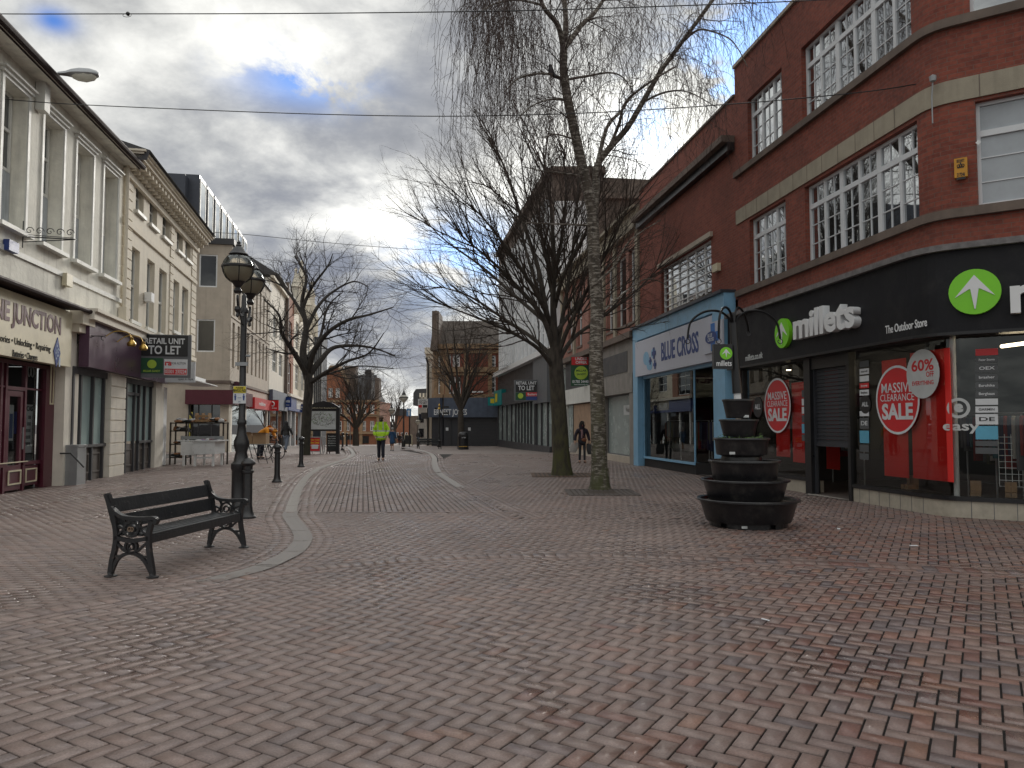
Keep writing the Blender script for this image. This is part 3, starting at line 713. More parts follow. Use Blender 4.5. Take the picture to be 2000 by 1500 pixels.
mb.build('window_ring_decal', m_lside, B1)
MB(w).box(w.S(70) + .02, w.S(73) + .02, nF - .05, nF - .04, .68, 1.25).build('yellow_notice', m_yellow, B1)
hb = MB(w).tube([w.pt(w.S(118), .06, .80), w.pt(w.S(118), .3, .80), w.pt(w.S(118), .62, .45)], .02, 6).build('handrail', m_iron, B1)
bx_ = MB(w).box(w.S(125), w.S(143), .10, .38, 0, .95).box(w.S(125) - .01, w.S(143) + .01, .10, .40, .95, 1.0)
tag(bx_.build('utility_cabinet', m_galv, None, loc=w.pt(w.S(134), .2, 0)), 'grey metal utility cabinet against the cream pilaster by the maroon shop', 'cabinet')
tag(MB(w).box(w.S(114), w.S(126), .02, .14, w.Z(120, 557), w.Z(114, 530)).build('alarm_box', m_cream, None, loc=w.pt(w.S(120), 0, w.Z(120, 545))), 'small cream alarm box on the white roughcast wall above the phone shop', 'alarm box')
tag(MB(w).box(w.S(-4), w.S(16), .02, .14, w.Z(10, 490), w.Z(10, 469)).build('alarm_box', m_bluesign, None, loc=w.pt(w.S(5), 0, 4.5)), 'dark blue alarm box at the left edge above the phone shop', 'alarm box')

# ---------------------------------------------------------------- left: cream stucco building with bracketed cornice
w = WL2
B2 = empty('stucco_building', (w.pt(27, 0, 0).x, w.pt(27, 0, 0).y, 0), 'cream stucco building with bracketed cornice and empty purple shopfront', 'building')
s0, s1 = w.S(232), w.S(379); ztop2 = (w.Z(272, 262, .75) + w.Z(408, 455, .75)) / 2 - .20
def hr(pl, pr, yt, yb): a, b, c, d = w.rect(pl, pr, yt, yb); return (a, b, c, d)
up = [hr(257, 273, 333, 398), hr(285, 300, 365, 430), hr(311, 326, 397, 456), hr(340, 352, 432, 484), hr(357, 368, 452, 500)]
zt_, zb_ = np.mean([h[3] for h in up[:3]]), np.mean([h[2] for h in up[:3]])
up = [(a, b, zb_, zt_) for a, b, _, _ in up]
lo = [hr(251, 268, 470, 622), hr(283, 298, 500, 638), hr(307, 322, 522, 648), hr(335, 347, 549, 642), hr(353, 365, 563, 655)]
zt1, zb1 = np.mean([h[3] for h in lo[:3]]), np.mean([h[2] for h in lo[:3]])
lo = [(a, b, zb1 if i < 3 else zb1 + .35, zt1) for i, (a, b, _, _) in enumerate(lo)]
zpt, zpb = w.Z(152, 624), w.Z(152, 716)
zpt = min(zpt, w.Z(263, 657))
facade(B2, w, s0, s1, zpt, ztop2, up + lo, m_stucco, .22, 8)
for h in up: window(B2, w, h, .20, m_trim, m_glassL, .06, [.5], [(.5, .06)], sill=.10)
for h in lo: window(B2, w, h, .20, m_trim, m_glassL, .06, [.5], [(.5, .07)], sill=.09)
# rusticated quoins
mb = MB(w)
for u0, u1 in ((s0 + .05, w.S(250)), (w.S(326) + .1, w.S(335) - .1), (w.S(370), s1)):
    z = zpt + .3
    while z < ztop2 - .5: mb.box(u0, u1, .003, .035, z, z + .27); z += .31
mb.build('quoins', m_stucco, B2)
MB(w).box(s0, s1, .003, .07, zb_ - .75, zb_ - .60).box(s0, s1, .004, .10, zb1 - .55, zb1 - .40).build('string_course', m_stucco, B2)
# cornice: modillions, corona, blocking course
zc_ = ztop2
mb = MB(w).box(s0 - .1, s1 + .1, .003, .12, zc_ - .50, zc_ - .30).box(s0 - .2, s1 + .2, -.1, .55, zc_, zc_ + .11).box(s0 - .25, s1 + .25, -.1, .62, zc_ + .11, zc_ + .18).box(s0 - .3, s1 + .3, -.1, .68, zc_ + .18, zc_ + .24)
mb.build('cornice', m_stucco, B2)
mb = MB(w); u = s0 + .1
while u < s1: mb.box(u, u + .16, .12, .48, zc_ - .16, zc_ - .003).box(u + .02, u + .14, .12, .30, zc_ - .29, zc_ - .16); u += .42
mb.build('modillions', m_stucco, B2)
rz = zc_ + .24
mb = MB(w); q = w.pt
mb.quad(q(s0 - .2, .78, rz + .01), q(s1 + .2, .78, rz + .01), q(s1 + .2, -3.5, rz + 1.3), q(s0 - .2, -3.5, rz + 1.3)); mb.quad(q(s0 - .2, .78, rz + .0), q(s0 - .2, -3.5, rz + 1.3), q(s0 - .2, -3.5, rz - .6), q(s0 - .2, .70, rz - .3))
mb.build('roof', m_slate, B2)
tag(MB(w).box(w.S(277), w.S(283), .03, .25, w.Z(280, 588), w.Z(280, 570)).build('alarm_box', m_white, None, loc=w.pt(w.S(280), 0, 5)), 'white alarm box between the tall windows of the cream building', 'alarm box')
# purple shopfront
sp0, sp1 = w.S(152), w.S(314)
fp = MB(w).box(sp0, sp1, .02, .26, zpb, zpt + .02).build('fascia', m_purple, B2)
MB(w).box(sp0 - .1, sp1 + .1, .02, .40, zpt + .02, zpt + .22).box(sp0 - .1, sp1 + .1, .02, .48, zpt + .22, zpt + .30).build('shop_cornice', m_stucco2, B2)
def pier(a, b, rust=True):
    mb = MB(w)
    if rust:
        z = 0
        while z < zpb - .05: mb.box(a, b, -.25, .10, z, min(z + .30, zpb)); z += .33
    mb.box(a + .01, b - .01, -.25, .075, 0, zpb); mb.build('pilaster', m_stucco2, B2)
pier(w.S(212), w.S(241)); pier(w.S(302), w.S(318), False)
fr = MB(w); nF = -.12
zi = .98
for u in [w.S(147), w.S(162), w.S(186), w.S(207), w.S(241), w.S(251), w.S(267), w.S(276), w.S(287), w.S(299)]: fr.box(u, u + .10, nF, nF + .10, 0, zpb)
fr.box(sp0 - .15, w.S(212), nF, nF + .12, zi - .08, zi).box(w.S(276), w.S(302), nF, nF + .12, zi - .08, zi).box(sp0 - .15, w.S(302), nF, nF + .11, zpb - .18, zpb - .002).box(w.S(251), w.S(276), nF, nF + .09, zpb - .55, zpb - .45)
fr.build('shopfront_frame', m_shopgrey, B2)
MB(w).wq(sp0 - .15, w.S(212), zi, zpb, nF + .02).build('pane', m_frost, B2); MB(w).wq(w.S(241), w.S(302), zi, zpb, nF + .02).build('pane', m_frost, B2)
mb = MB(w).box(sp0 - .15, w.S(212), nF, nF + .03, 0, zi - .08).box(w.S(241), w.S(302), nF, nF + .03, 0, zi - .08)
for a_, b_ in ((w.S(148), w.S(161)), (w.S(165), w.S(184)), (w.S(189), w.S(205)), (w.S(244), w.S(250)), (w.S(254), w.S(266)), (w.S(279), w.S(286)), (w.S(290), w.S(298))):
    for x0, x1, y0, y1 in ((a_, b_, .2, .24), (a_, b_, .7, .74), (a_, a_ + .04, .24, .7), (b_ - .04, b_, .24, .7)): mb.box(x0, x1, nF + .03, nF + .06, y0, y1)
mb.build('stallriser', M('grey_brown_paint', (.10, .085, .075), .6), B2)
# open shop under the white awning at the far end
sa, sb = w.S(318), s1
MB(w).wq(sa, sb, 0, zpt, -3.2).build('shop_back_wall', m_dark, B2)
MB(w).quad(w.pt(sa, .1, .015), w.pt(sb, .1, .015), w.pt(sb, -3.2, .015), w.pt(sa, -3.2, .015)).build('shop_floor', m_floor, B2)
MB(w).box(sa, sb, -.25, .02, w.Z(330, 735), zpt).box(sa, sa + .7, -.1, .02, 0, 2.9).build('shop_panel', m_white, B2)
MB(w).prism([(sa, 3.2), (sb, 3.2), (sb, 3.5), (sa, 3.5)], .02, .5).box(sa, sb, .02, 1.0, 3.18, 3.22).build('awning', m_white, B2)

# ---------------------------------------------------------------- left: concrete corner building with rooftop pods
c0 = gp(446, 883)
W3 = Wall((c0.x, c0.y), (-.175, 1)); W3f = Wall((c0.x, c0.y), W3.n)
B3 = empty('concrete_building', (c0.x, c0.y, gz(c0.y)), 'beige concrete panel building with slot windows and dark rooftop pods', 'building')
z3 = W3f.Z(446, 478)
hf = [W3f.rect(385, 421, 496, 560), W3f.rect(383, 419, 623, 687)]
entr = (W3f.S(371), W3f.S(432), -1, W3f.Z(400, 790), 2.5)
facade(B3, W3f, -7.5, 0, -1.5, z3, hf + [entr], m_conc, .12, 0)
for h in hf: window(B3, W3f, h, .10, m_white, m_glassD, .08, [], [])
sE3 = W3.S(526)
slots = []
zA1, zA0 = W3.Z(450, 503), W3.Z(450, 612); zB1, zB0 = W3.Z(450, 632), W3.Z(450, 700)
zB0 = W3.Z(515, 742); zB1 = W3.Z(515, 672)
n_s = 9
for i in range(n_s):
    u = .55 + (sE3 - .8) * i / n_s
    slots += [(u, u + .75, zA0, zA1), (u, u + .75, zB0, zB1)]
facade(B3, W3, 0, sE3, -1.5, z3, slots, m_conc, .45, 0)
MB(W3).wq(0, sE3, 0, z3, -7.5).quad(W3.pt(0, 0, z3), W3.pt(sE3, 0, z3), W3.pt(sE3, -7.5, z3), W3.pt(0, -7.5, z3)).quad(W3.pt(sE3, 0, -1), W3.pt(sE3, -7.5, -1), W3.pt(sE3, -7.5, z3), W3.pt(sE3, 0, z3)).build('flat_roof', m_conc, B3)
for h in slots: window(B3, W3, h, .42, m_greyframe, m_glassD, .05)
MB(W3).box(-.0, sE3, .004, .05, zB1 + .25, zB1 + .32).build('panel_joint', m_conc, B3)
mb = MB(W3f).box(-7.6, .12, -.2, .14, z3, z3 + .35); mb.w = W3; mb.box(.10, sE3, -.2, .12, z3, z3 + .35); mb.build('parapet', m_slate, B3)
mb = MB(W3f); zz = W3f.Z(446, 745); mb.box(-7.5, .05, 0.01, .09, zz - .1, zz + .06); mb.w = W3; mb.box(-.0, sE3, .01, .09, zz - .1, zz + .06); mb.build('string_course', m_brownstone, B3)
zf0, zf1 = W3f.Z(446, 790), W3f.Z(446, 762)
MB(W3f).box(W3f.S(366), .25, .01, .35, zf0, zf1).build('fascia', m_maroon, B3)
MB(W3).box(-.1, W3.S(485), .1, .34, zf0, zf1).build('fascia', m_maroon, B3)
MB(W3f).wq(W3f.S(371), W3f.S(432), -1, zf0 + .2, -2.4).box(W3f.S(402), W3f.S(411), -2.4, -2.35, 1.2, 1.7).build('entrance_recess', m_dark, B3)
MB(W3f).box(W3f.S(371), W3f.S(372) + .02, -.15, .12, -.3, zf0).box(W3f.S(386), W3f.S(388), -.5, -.4, -.3, zf0).box(W3f.S(412), W3f.S(414), -.5, -.4, -.3, zf0).build('shopfront_frame', m_shopgrey, B3)
MB(W3f).wq(W3f.S(372), W3f.S(432), -.3, zf0, -.45).build('pane', m_glassD, B3)
# ground-floor shops on the street side
zr1, zr0 = W3.Z(487, 776), W3.Z(487, 798)
u0, u1 = W3.S(486), W3.S(522)
sp = [W3.S(449), W3.S(456), W3.S(477), W3.S(486), W3.S(505), W3.S(520)]
for u in (sp[0] - .1, sp[2], sp[5]): MB(W3).box(u, u + .5, .01, .12, -1, zf0).build('pilaster', m_stucco2, B3)
MB(W3).box(0.02, sE3, .004, .02, -1, zf0 - .01).build('shop_back', m_shopgrey, B3)
MB(W3).wq(.3, sE3, -.2, zf0 - .05, .06).build('pane', m_glass_b, B3)
fr_ = MB(W3).box(u0, u1, .1, .45, zr0, zr1).build('fascia', m_redsign, B3)
text(fr_, W3, 'vodafone', .3, (u0 + u1) / 2 - 1.0, (zr0 + zr1) / 2, .455, m_white, width=3.2)
# roof pods
pods = MB(W3); podw = MB(W3); podg = MB(W3)
zp0 = z3 + .1; zp1 = W3.Z(412, 372, -1.6)
np_ = 7; span = sE3 - 1.5
for i in range(-1, np_):
    a = -1.6 + (span + 1.6) * (i + 1) / (np_ + 1); b = a + (span + 1.6) / (np_ + 1) * .80
    pods.box(a, b, -6, -1.6 + .0, zp0, zp1); 
    podw.box(a + .1, a + .25, -1.6, -1.56, zp0 + .5, zp1 - .2).box(b - .25, b - .1, -1.6, -1.56, zp0 + .5, zp1 - .2).box(a + .25, b - .25, -1.6, -1.56, zp0 + .5, zp0 + .62).box(a + .25, b - .25, -1.6, -1.56, zp1 - .32, zp1 - .2)
    podg.wq(a + .25, b - .25, zp0 + .6, zp1 - .3, -1.575)
pods.box(-2.4, sE3 - 1, -8, -2.2, zp0, zp1 - .25)
pods.build('rooftop_pods', m_lead, B3); podw.build('pod_window_frames', m_trim, B3); podg.build('pod_panes', m_glassD, B3)
# ---------------------------------------------------------------- left: further houses up to the end of the street
def simple_windows(B, w, wins, fm, gm, depth=.15, fw=.08, cols=(.5,), rows=(.5,), **k):
    for h in wins: window(B, w, h, depth, fm, gm, fw, list(cols), list(rows), **k)
e0 = sE3
def px_house(name, label, pl, pr, ytop_l, mat, wins, fm=m_white, gm=m_glassL, n=0.0, cat='building', cols=(.5,), rows=(.5,), back=8, **k):
    s0, s1 = W3.S(pl), W3.S(pr); zt = W3.Z(pl, ytop_l)
    B = empty(name, (W3.pt(s0, 0, 0).x, W3.pt(s0, 0, 0).y, gz(W3.pt(s0, 0, 0).y)), label, cat)
    hs = [W3.rect(*q) for q in wins]
    facade(B, W3, s0, s1, -2.2, zt, hs, mat, .2, back, n=n)
    simple_windows(B, W3, hs, fm, gm, .18, .09, cols, rows, **k)
    return B, s0, s1, zt
B4, s0, s1, zt = px_house('narrow_building', 'narrow pale rendered building beyond the concrete one, white windows', 525, 556, 538, m_stucco2, [(532, 540, 612, 655), (545, 551, 622, 662), (532, 541, 681, 724), (545, 552, 690, 733)])
MB(W3).box(s0, s1, .01, .3, zt, zt + .2).build('parapet', m_stucco, B4)
zf1, zf0 = W3.Z(530, 762), W3.Z(530, 800)
MB(W3).box(s0 + .1, s1 - .1, .05, .35, zf0, zf1).build('fascia', m_bluegrey, B4)
MB(W3).wq(s0 + .3, s1 - .3, -.6, zf0, .05).build('pane', m_glassD, B4)
MB(W3).box(s0 + .1, s0 + .4, .05, .12, -1, zf0).box(s1 - .4, s1 - .1, .05, .12, -1, zf0).box((s0 + s1) / 2 - .1, (s0 + s1) / 2 + .1, .05, .12, -1, zf0).build('shopfront_frame', m_greyframe, B4)
B5, s0, s1, zt = px_house('red_brick_house', 'narrow red brick house with tall stone-framed windows and slate roof on the left', 556, 573, 560, m_brickO, [(560, 569, 620, 684), (559, 569, 704, 765)], rows=(.33, .66), back=0)
mb = MB(W3).prism([(s0 - 6, zt), (s1 + 1, zt), (s1 + 1, zt + .1), (s0 - 6, zt + .1)], -8, .2)
mb.quad(W3.pt(s0 - 7, .2, zt), W3.pt(s1, .2, zt), W3.pt(s1, -4, zt + 2.6), W3.pt(s0 - 7, -4, zt + 2.6)); mb.quad(W3.pt(s0 - 7, .2, zt), W3.pt(s0 - 7, -4, zt + 2.6), W3.pt(s0 - 7, -8, zt)); mb.build('roof', m_slate, B5)
MB(W3).box(s0 - .1, s0 + .5, .0, .3, -1, zt + .6).build('pilaster', m_brownstone, B5)
zc = W3.Z(560, 775); MB(W3).box(s0, W3.S(590), .02, .6, zc, zc + .25).build('shop_cornice', m_stucco2, B5)
fb = MB(W3).box(s0 + .2, W3.S(590), .05, .4, W3.Z(562, 802), zc).build('fascia', m_bluesign, B5)
text(fb, W3, 'Boots', .9, (s0 + W3.S(590)) / 2 + 1.2, (zc + W3.Z(562, 802)) / 2, .41, m_white, shear=.4, width=3.4, bold=.04)
MB(W3).wq(s0 + .4, W3.S(590), -.8, W3.Z(562, 803), .03).build('pane', m_glassD, B5)
mb = MB(W3)
for px in (558, 566, 575, 586): mb.box(W3.S(px), W3.S(px) + .45, .04, .2, -1.2, W3.Z(562, 803))
mb.build('shopfront_frame', m_white, B5)
B6, s0, s1, zt = px_house('gabled_building', 'ornate stone building with gables and pinnacles behind the tree on the left', 573, 613, 600, m_stucco, [(577, 583, 625, 680), (588, 593, 640, 690), (577, 584, 710, 760), (589, 594, 715, 762), (600, 605, 650, 700), (600, 605, 720, 765)], rows=(.33, .66), back=6)
mid = (s0 + s1) / 2
for a, b in ((s0, mid - .3), (mid + .3, s1)):
    c_ = (a + b) / 2; MB(W3).prism([(a, zt), (b, zt), (b - 1, zt + 1.2), (c_ + 1, zt + 3.4), (c_, zt + 4.4), (c_ - 1, zt + 3.4), (a + 1, zt + 1.2)], -.6, .05).build('gable', m_stucco, B6)
for u in (s0 + .3, mid, s1 - .3, (s0 + mid) / 2, (s1 + mid) / 2):
    top = zt + (6.4 if abs(u - (s0 + mid) / 2) < .1 or abs(u - (s1 + mid) / 2) < .1 else 4.2)
    MB(W3).lathe(W3.pt(u, .1, 0), [(.45, zt - .5), (.45, top - 2.0), (.6, top - 1.9), (.5, top - 1.7), (.28, top - 1.0), (.12, top - .3), (.2, top - .1), (.0, top + .25)], 8).build('pinnacle', m_stucco, B6)
MB(W3).box(s0 + .2, s1 - .2, -6, -.7, zt, zt + 2.6).build('roof', m_slate, B6)
MB(W3).box(s0, s1, .02, .4, W3.Z(580, 800), W3.Z(580, 778)).build('fascia', m_stucco2, B6)
MB(W3).wq(s0 + .3, s1 - .3, -1.2, W3.Z(580, 801), .02).build('pane', m_glass_b, B6)
# dark clad slab
pS = at(622, 800, 92)
B7 = empty('dark_clad_building', (pS.x, pS.y, gz(92)), 'tall dark clad slab building behind the tree, left of the far brick one', 'building')
Wd = Wall((pS.x, pS.y), (1, 0)); z7 = Wd.Z(622, 658)
MB(Wd).box(Wd.S(613), Wd.S(629), -2.5, 0, -3, z7).build('wall', m_lead, B7)
mb = MB(Wd)
for k in range(4): mb.box(Wd.S(613) + .22 * k, Wd.S(613) + .22 * k + .08, .003, .06, 2, z7 - .2)
mb.box(Wd.S(628), Wd.S(630), 0.0, .2, 0, z7 - 1); mb.build('cladding_ribs', m_galv, B7)
# far brick building closing the view
YF = 128.0; pF = at(683, 868, YF); WF = Wall((0, YF), (1, 0))
B8 = empty('gabled_brick_building', (pF.x, YF, gz(YF)), 'orange brick building with stone bands and gable closing the street', 'building')
a, b = WF.S(600), WF.S(741); z_e = WF.Z(683, 762); z_b = gz(YF) - .5
wn = []
for pl, pr in ((642, 651), (660, 669), (676, 684), (692, 700), (708, 716), (724, 732)):
    wn.append(WF.rect(pl, pr, 760, 778)) if pl < 665 else None
    wn.append(WF.rect(pl, pr, 790, 808)); wn.append(WF.rect(pl, pr, 800 + 22, 842))
wn = [h for h in wn]
z_e = WF.Z(683, 784)
wn = [h for h in wn if h[3] < z_e - .1]
g1, g2 = WF.S(632), WF.S(676)
facade(B8, WF, a, b, z_b, z_e, wn, m_brickO, .25, 12)
simple_windows(B8, WF, wn, m_white, m_glassD, .22, .14)
gw = [WF.rect(643, 651, 758, 777), WF.rect(657, 665, 758, 777)]
facade(B8, WF, g1, g2, z_e + .001, WF.Z(650, 752), gw, m_brickO, .25, 5, name='gable_wall', n=.3)
for h in gw:
    f_ = window(B8, Wall((0, YF - .3), (1, 0)), h, .2, m_white, m_glassD, .14, [.5], [.5])
gm_ = (g1 + g2) / 2
MB(WF).prism([(g1, WF.Z(650, 752)), (g2, WF.Z(650, 752)), (gm_ + .6, WF.Z(650, 716)), (gm_ - .6, WF.Z(650, 716))], -3, .25).build('gable', m_brickO, B8)
MB(WF).prism([(g1 - .5, WF.Z(650, 752)), (gm_ - .7, WF.Z(650, 714)), (gm_ + .7, WF.Z(650, 714)), (g2 + .5, WF.Z(650, 752)), (gm_ + .5, WF.Z(650, 719)), (gm_ - .5, WF.Z(650, 719))], -3, .5).build('gable_coping', m_sand, B8)
mb = MB(WF); zr = WF.Z(690, 728)
mb.quad(WF.pt(a, .2, z_e), WF.pt(WF.S(728), .2, z_e), WF.pt(WF.S(724), -6, zr), WF.pt(a, -6, zr)); mb.quad(WF.pt(WF.S(728), .2, z_e), WF.pt(WF.S(728), -12, z_e), WF.pt(WF.S(724), -6, zr))
ch = MB(WF).box(WF.S(668), WF.S(690), -4, -2, z_e, WF.Z(680, 714)).box(WF.S(667), WF.S(691), -4.2, -1.8, WF.Z(680, 716), WF.Z(680, 713))
rf_ = mb.build('roof', m_slate, B8); ch.build('chimney', m_brownstone, rf_)
MB(WF).box(WF.S(714), WF.S(726), -2, .1, z_e, WF.Z(720, 728)).prism([(WF.S(713), WF.Z(720, 728)), (WF.S(727), WF.Z(720, 728)), (WF.S(725), WF.Z(720, 722)), (WF.S(715), WF.Z(720, 722))], -2.2, .3).build('dormer', m_slate, B8)
mb = MB(WF)
for yy in (784, 812, 846): zz = WF.Z(683, yy); mb.box(a, b, .01, .35, zz - .15, zz + .25)
for px in (636, 655, 673, 704, 737): mb.box(WF.S(px), WF.S(px) + .5, .005, .2, z_b, z_e)
mb.build('stone_bands', m_sand, B8)
MB(WF).box(WF.S(733), WF.S(741), -2, .15, z_e, WF.Z(737, 738)).build('end_parapet', m_brownstone, B8)
z0_, z1_ = WF.Z(683, 866), WF.Z(683, 848)
MB(WF).box(WF.S(705), WF.S(722), .02, .1, z0_, z1_ - .3).box(WF.S(640), WF.S(690), .02, .1, z0_ + .6, z1_ - .2).build('dark_shopfront', m_dark, B8)

# ---------------------------------------------------------------- right: brick outdoor-clothing shop on the corner
w = WR_
c1 = w.S(1806)
P1 = w.pt(c1, 0, 0)
# far wall beyond the rounded corner, found from the band of stone
zb7 = (w.Z(1762, 205) + w.Z(1500, 372)) / 2
def onz(px, py, z): v = pdir(px, py); t = (z - CAMH) / v.z; return Vector((v.x * t, v.y * t, 0))
q1, q2 = onz(1857, 158, zb7), onz(2000, 127, zb7)
W2r = Wall((q1.x, q1.y), (q2 - q1))
sA_, sB_ = w.S(1443), c1
BM = empty('outdoor_shop_building', (P1.x, P1.y, 0), 'red brick corner building over the black outdoor shop, nearest on the right', 'building')
ztopM = (w.Z(1443, 125) + w.Z(1555, 5)) / 2
h2 = [w.rect(1468, 1537, 184, 313), w.rect(1577, 1798, 86, 232)]; h1 = [w.rect(1468, 1540, 427, 558), w.rect(1578, 1804, 363, 514)]
z21 = (h2[0][3] + h2[1][3]) / 2; z20 = (h2[0][2] + h2[1][2]) / 2; z11 = (h1[0][3] + h1[1][3]) / 2; z10 = (h1[0][2] + h1[1][2]) / 2
h2 = [(a, b, z20, z21) for a, b, _, _ in h2]; h1 = [(a, b, z10, z11) for a, b, _, _ in h1]
zFt = (w.Z(1560, 588) + w.Z(1780, 512)) / 2; zFb = (w.Z(1452, 722) + w.Z(1700, 672)) / 2
facade(BM, w, sA_, sB_, zFt - .1, ztopM, h1 + h2, m_brickR, .22, 10)
E2 = 8.0
h3 = [(W2r.S(1921), W2r.S(1921) + 1.6, W2r.Z(1921, 400), W2r.Z(1921, 195)), (W2r.S(1916), W2r.S(1916) + 1.7, W2r.Z(1916, 22), W2r.Z(1916, 22) + 2.0)]
facade(BM, W2r, 0, E2, zFt - .1, ztopM, h3, m_brickR, .22, 0)
# rounded corner between the two walls
def corner(n, z0, z1, mat, name, nn0=None, par=BM, k=6):
    A = w.pt(c1, n, 0); Bq = W2r.pt(0, n, 0); ctrl = None
    # intersection of the two face lines
    d1, d2 = w.r, W2r.r; det = d1.x * (-d2.y) + d2.x * d1.y
    t = ((Bq.x - A.x) * (-d2.y) + d2.x * (Bq.y - A.y)) / det; C_ = A + d1 * t
    pts = [A * (1 - q) ** 2 + C_ * 2 * q * (1 - q) + Bq * q * q for q in np.linspace(0, 1, k + 1)]
    mb = MB(w)
    if nn0 is None:
        for a_, b_ in zip(pts, pts[1:]): mb.quad((a_.x, a_.y, z0), (b_.x, b_.y, z0), (b_.x, b_.y, z1), (a_.x, a_.y, z1))
    else:
        A2 = w.pt(c1, nn0, 0); B2_ = W2r.pt(0, nn0, 0); t = ((B2_.x - A2.x) * (-d2.y) + d2.x * (B2_.y - A2.y)) / det; C2 = A2 + d1 * t
        p2 = [A2 * (1 - q) ** 2 + C2 * 2 * q * (1 - q) + B2_ * q * q for q in np.linspace(0, 1, k + 1)]
        for i in range(k):
            a_, b_, c_, d_ = pts[i], pts[i + 1], p2[i + 1], p2[i]
            mb.quad((a_.x, a_.y, z0), (b_.x, b_.y, z0), (b_.x, b_.y, z1), (a_.x, a_.y, z1)); mb.quad((a_.x, a_.y, z1), (b_.x, b_.y, z1), (c_.x, c_.y, z1), (d_.x, d_.y, z1)); mb.quad((a_.x, a_.y, z0), (d_.x, d_.y, z0), (c_.x, c_.y, z0), (b_.x, b_.y, z0))
    return mb.build(name, mat, par)
def wrap(n0, n1, z0, z1, mat, name, s_from=None, par=BM, extra=None):
    """a band running along both walls and round the corner, one mesh"""
    mb = MB(w); mb.box(sA_ if s_from is None else s_from, c1, n0, n1, z0, z1); mb.w = W2r; mb.box(0, E2, n0, n1, z0, z1); mb.w = w
    d1, d2 = w.r, W2r.r; det = d1.x * (-d2.y) + d2.x * d1.y; rings = []
    for n in (n1, n0):
        A = w.pt(c1, n, 0); Bq = W2r.pt(0, n, 0); t = ((Bq.x - A.x) * (-d2.y) + d2.x * (Bq.y - A.y)) / det; C_ = A + d1 * t
        rings.append([A * (1 - q) ** 2 + C_ * 2 * q * (1 - q) + Bq * q * q for q in np.linspace(0, 1, 7)])
    o_, i_ = rings
    for a_, b_, c_, d_ in zip(o_, o_[1:], i_[1:], i_):
        mb.quad((a_.x, a_.y, z0), (b_.x, b_.y, z0), (b_.x, b_.y, z1), (a_.x, a_.y, z1)); mb.quad((a_.x, a_.y, z1), (b_.x, b_.y, z1), (c_.x, c_.y, z1), (d_.x, d_.y, z1)); mb.quad((a_.x, a_.y, z0), (d_.x, d_.y, z0), (c_.x, c_.y, z0), (b_.x, b_.y, z0))
    return mb.build(name, mat, par)
corner(0, zFt - .1, ztopM, m_brickR, 'rounded_corner_wall')
for h, g_n, pr_ in ((h2[0], 1, 3), (h2[1], 3, 2), (h1[0], 1, 3), (h1[1], 3, 2)): upvc(BM, w, h, g_n, pr_)
for h in h3: upvc(BM, W2r, h, 1, 1, top=.30).children[0].data.materials[0] = M('net_curtain_glass', (.34, .37, .40), .12, spec=.8) if h is h3[0] else m_glassW
bs0 = (w.Z(1762, 245) + w.Z(1500, 402)) / 2
wrap(.002, .03, bs0, zb7 + .0, m_stone, 'stone_band')
wrap(.003, .09, z10 - .16, z10 - .01, m_brownstone, 'sill_band'); wrap(.003, .09, z20 - .16, z20 - .01, m_brownstone, 'sill_band')
wrap(-.3, .06, ztopM, ztopM + .09, m_conc, 'coping')
mb = MB(w)
for k in range(12):
    u = sA_ + .02 + (c1 - sA_) * k / 12; mb.box(u, u + .012, .031, .034, bs0, zb7)
for k in range(8): mb.w = W2r; mb.box(.4 + k * 1.0, .412 + k * 1.0, .031, .034, bs0, zb7)
mb.build('band_joints', m_brownstone, BM)
NF = .30
fas = wrap(.01, NF, zFb, zFt, m_fascia, 'fascia')
lp = wrap(.0, NF + .10, zFt, zFt + .10, m_lip, 'flashing')
wrap(.0, NF + .04, zFb - .05, zFb, m_black, 'fascia_lip')
# raised lettering and emblems
def disk(wl, px, py, r, n, par):
    u, z = wl.hit(px, py, n); mb = MB(wl)
    mb.prism([(u + r * math.cos(t), z + r * math.sin(t)) for t in np.linspace(0, 2 * math.pi, 33)[:-1]], n, n + .09); d = mb.build('round_emblem', m_green, par)
    k = r * .80
    P_ = [(0, .92), (.42, .33), (.92, -.28), (.28, .10), (.12, -.95), (0, -1.0), (-.12, -.95), (-.28, .10), (-.92, -.28), (-.42, .33)]
    q = [(u + x * k, z + y * k) for x, y in P_]
    mb = MB(wl)
    # arrow built from three slivers so that each face is convex
    mb.prism([(u, z + .92 * k), (u + .95 * k, z - .28 * k), (u + .28 * k, z + .14 * k), (u, z + .2 * k)][::-1], n + .092, n + .10).prism([(u, z + .92 * k), (u, z + .2 * k), (u - .28 * k, z + .14 * k), (u - .95 * k, z - .28 * k)][::-1], n + .092, n + .10)
    mb.prism([(u - .22 * k, z + .30 * k), (u + .22 * k, z + .30 * k), (u + .03 * k, z - .95 * k), (u - .03 * k, z - .95 * k)][::-1], n + .094, n + .104)
    mb.build('arrow_mark', m_letter, d); return d, u, z
pxm = FOC / 13.2
dd, du, dz = disk(w, 1534, 651, .335, NF, fas)
rt, rz_ = w.hit(1622, 640, NF); tl, tr = w.S(1562, NF), w.S(1684, NF)
text(fas, w, 'millets', .56, (tl + tr) / 2, dz + .03, NF + .075, m_letter, ext=.075, bold=.045, width=tr - tl)
a, z_ = w.hit(1730, 643, NF); b, _ = w.hit(1811, 632, NF)
text(fas, w, 'The Outdoor Store', .15, (a + b) / 2, (z_ + w.Z(1811, 632, NF)) / 2, NF + .006, m_letter, width=b - a, bold=.01)
a, z_ = w.hit(1458, 700, NF)
text(fas, w, 'millets.co.uk', .16, a + .42, z_, NF + .006, m_lside, width=.95)
dd, du, dz = disk(W2r, 1904, 571, .36, NF, fas)
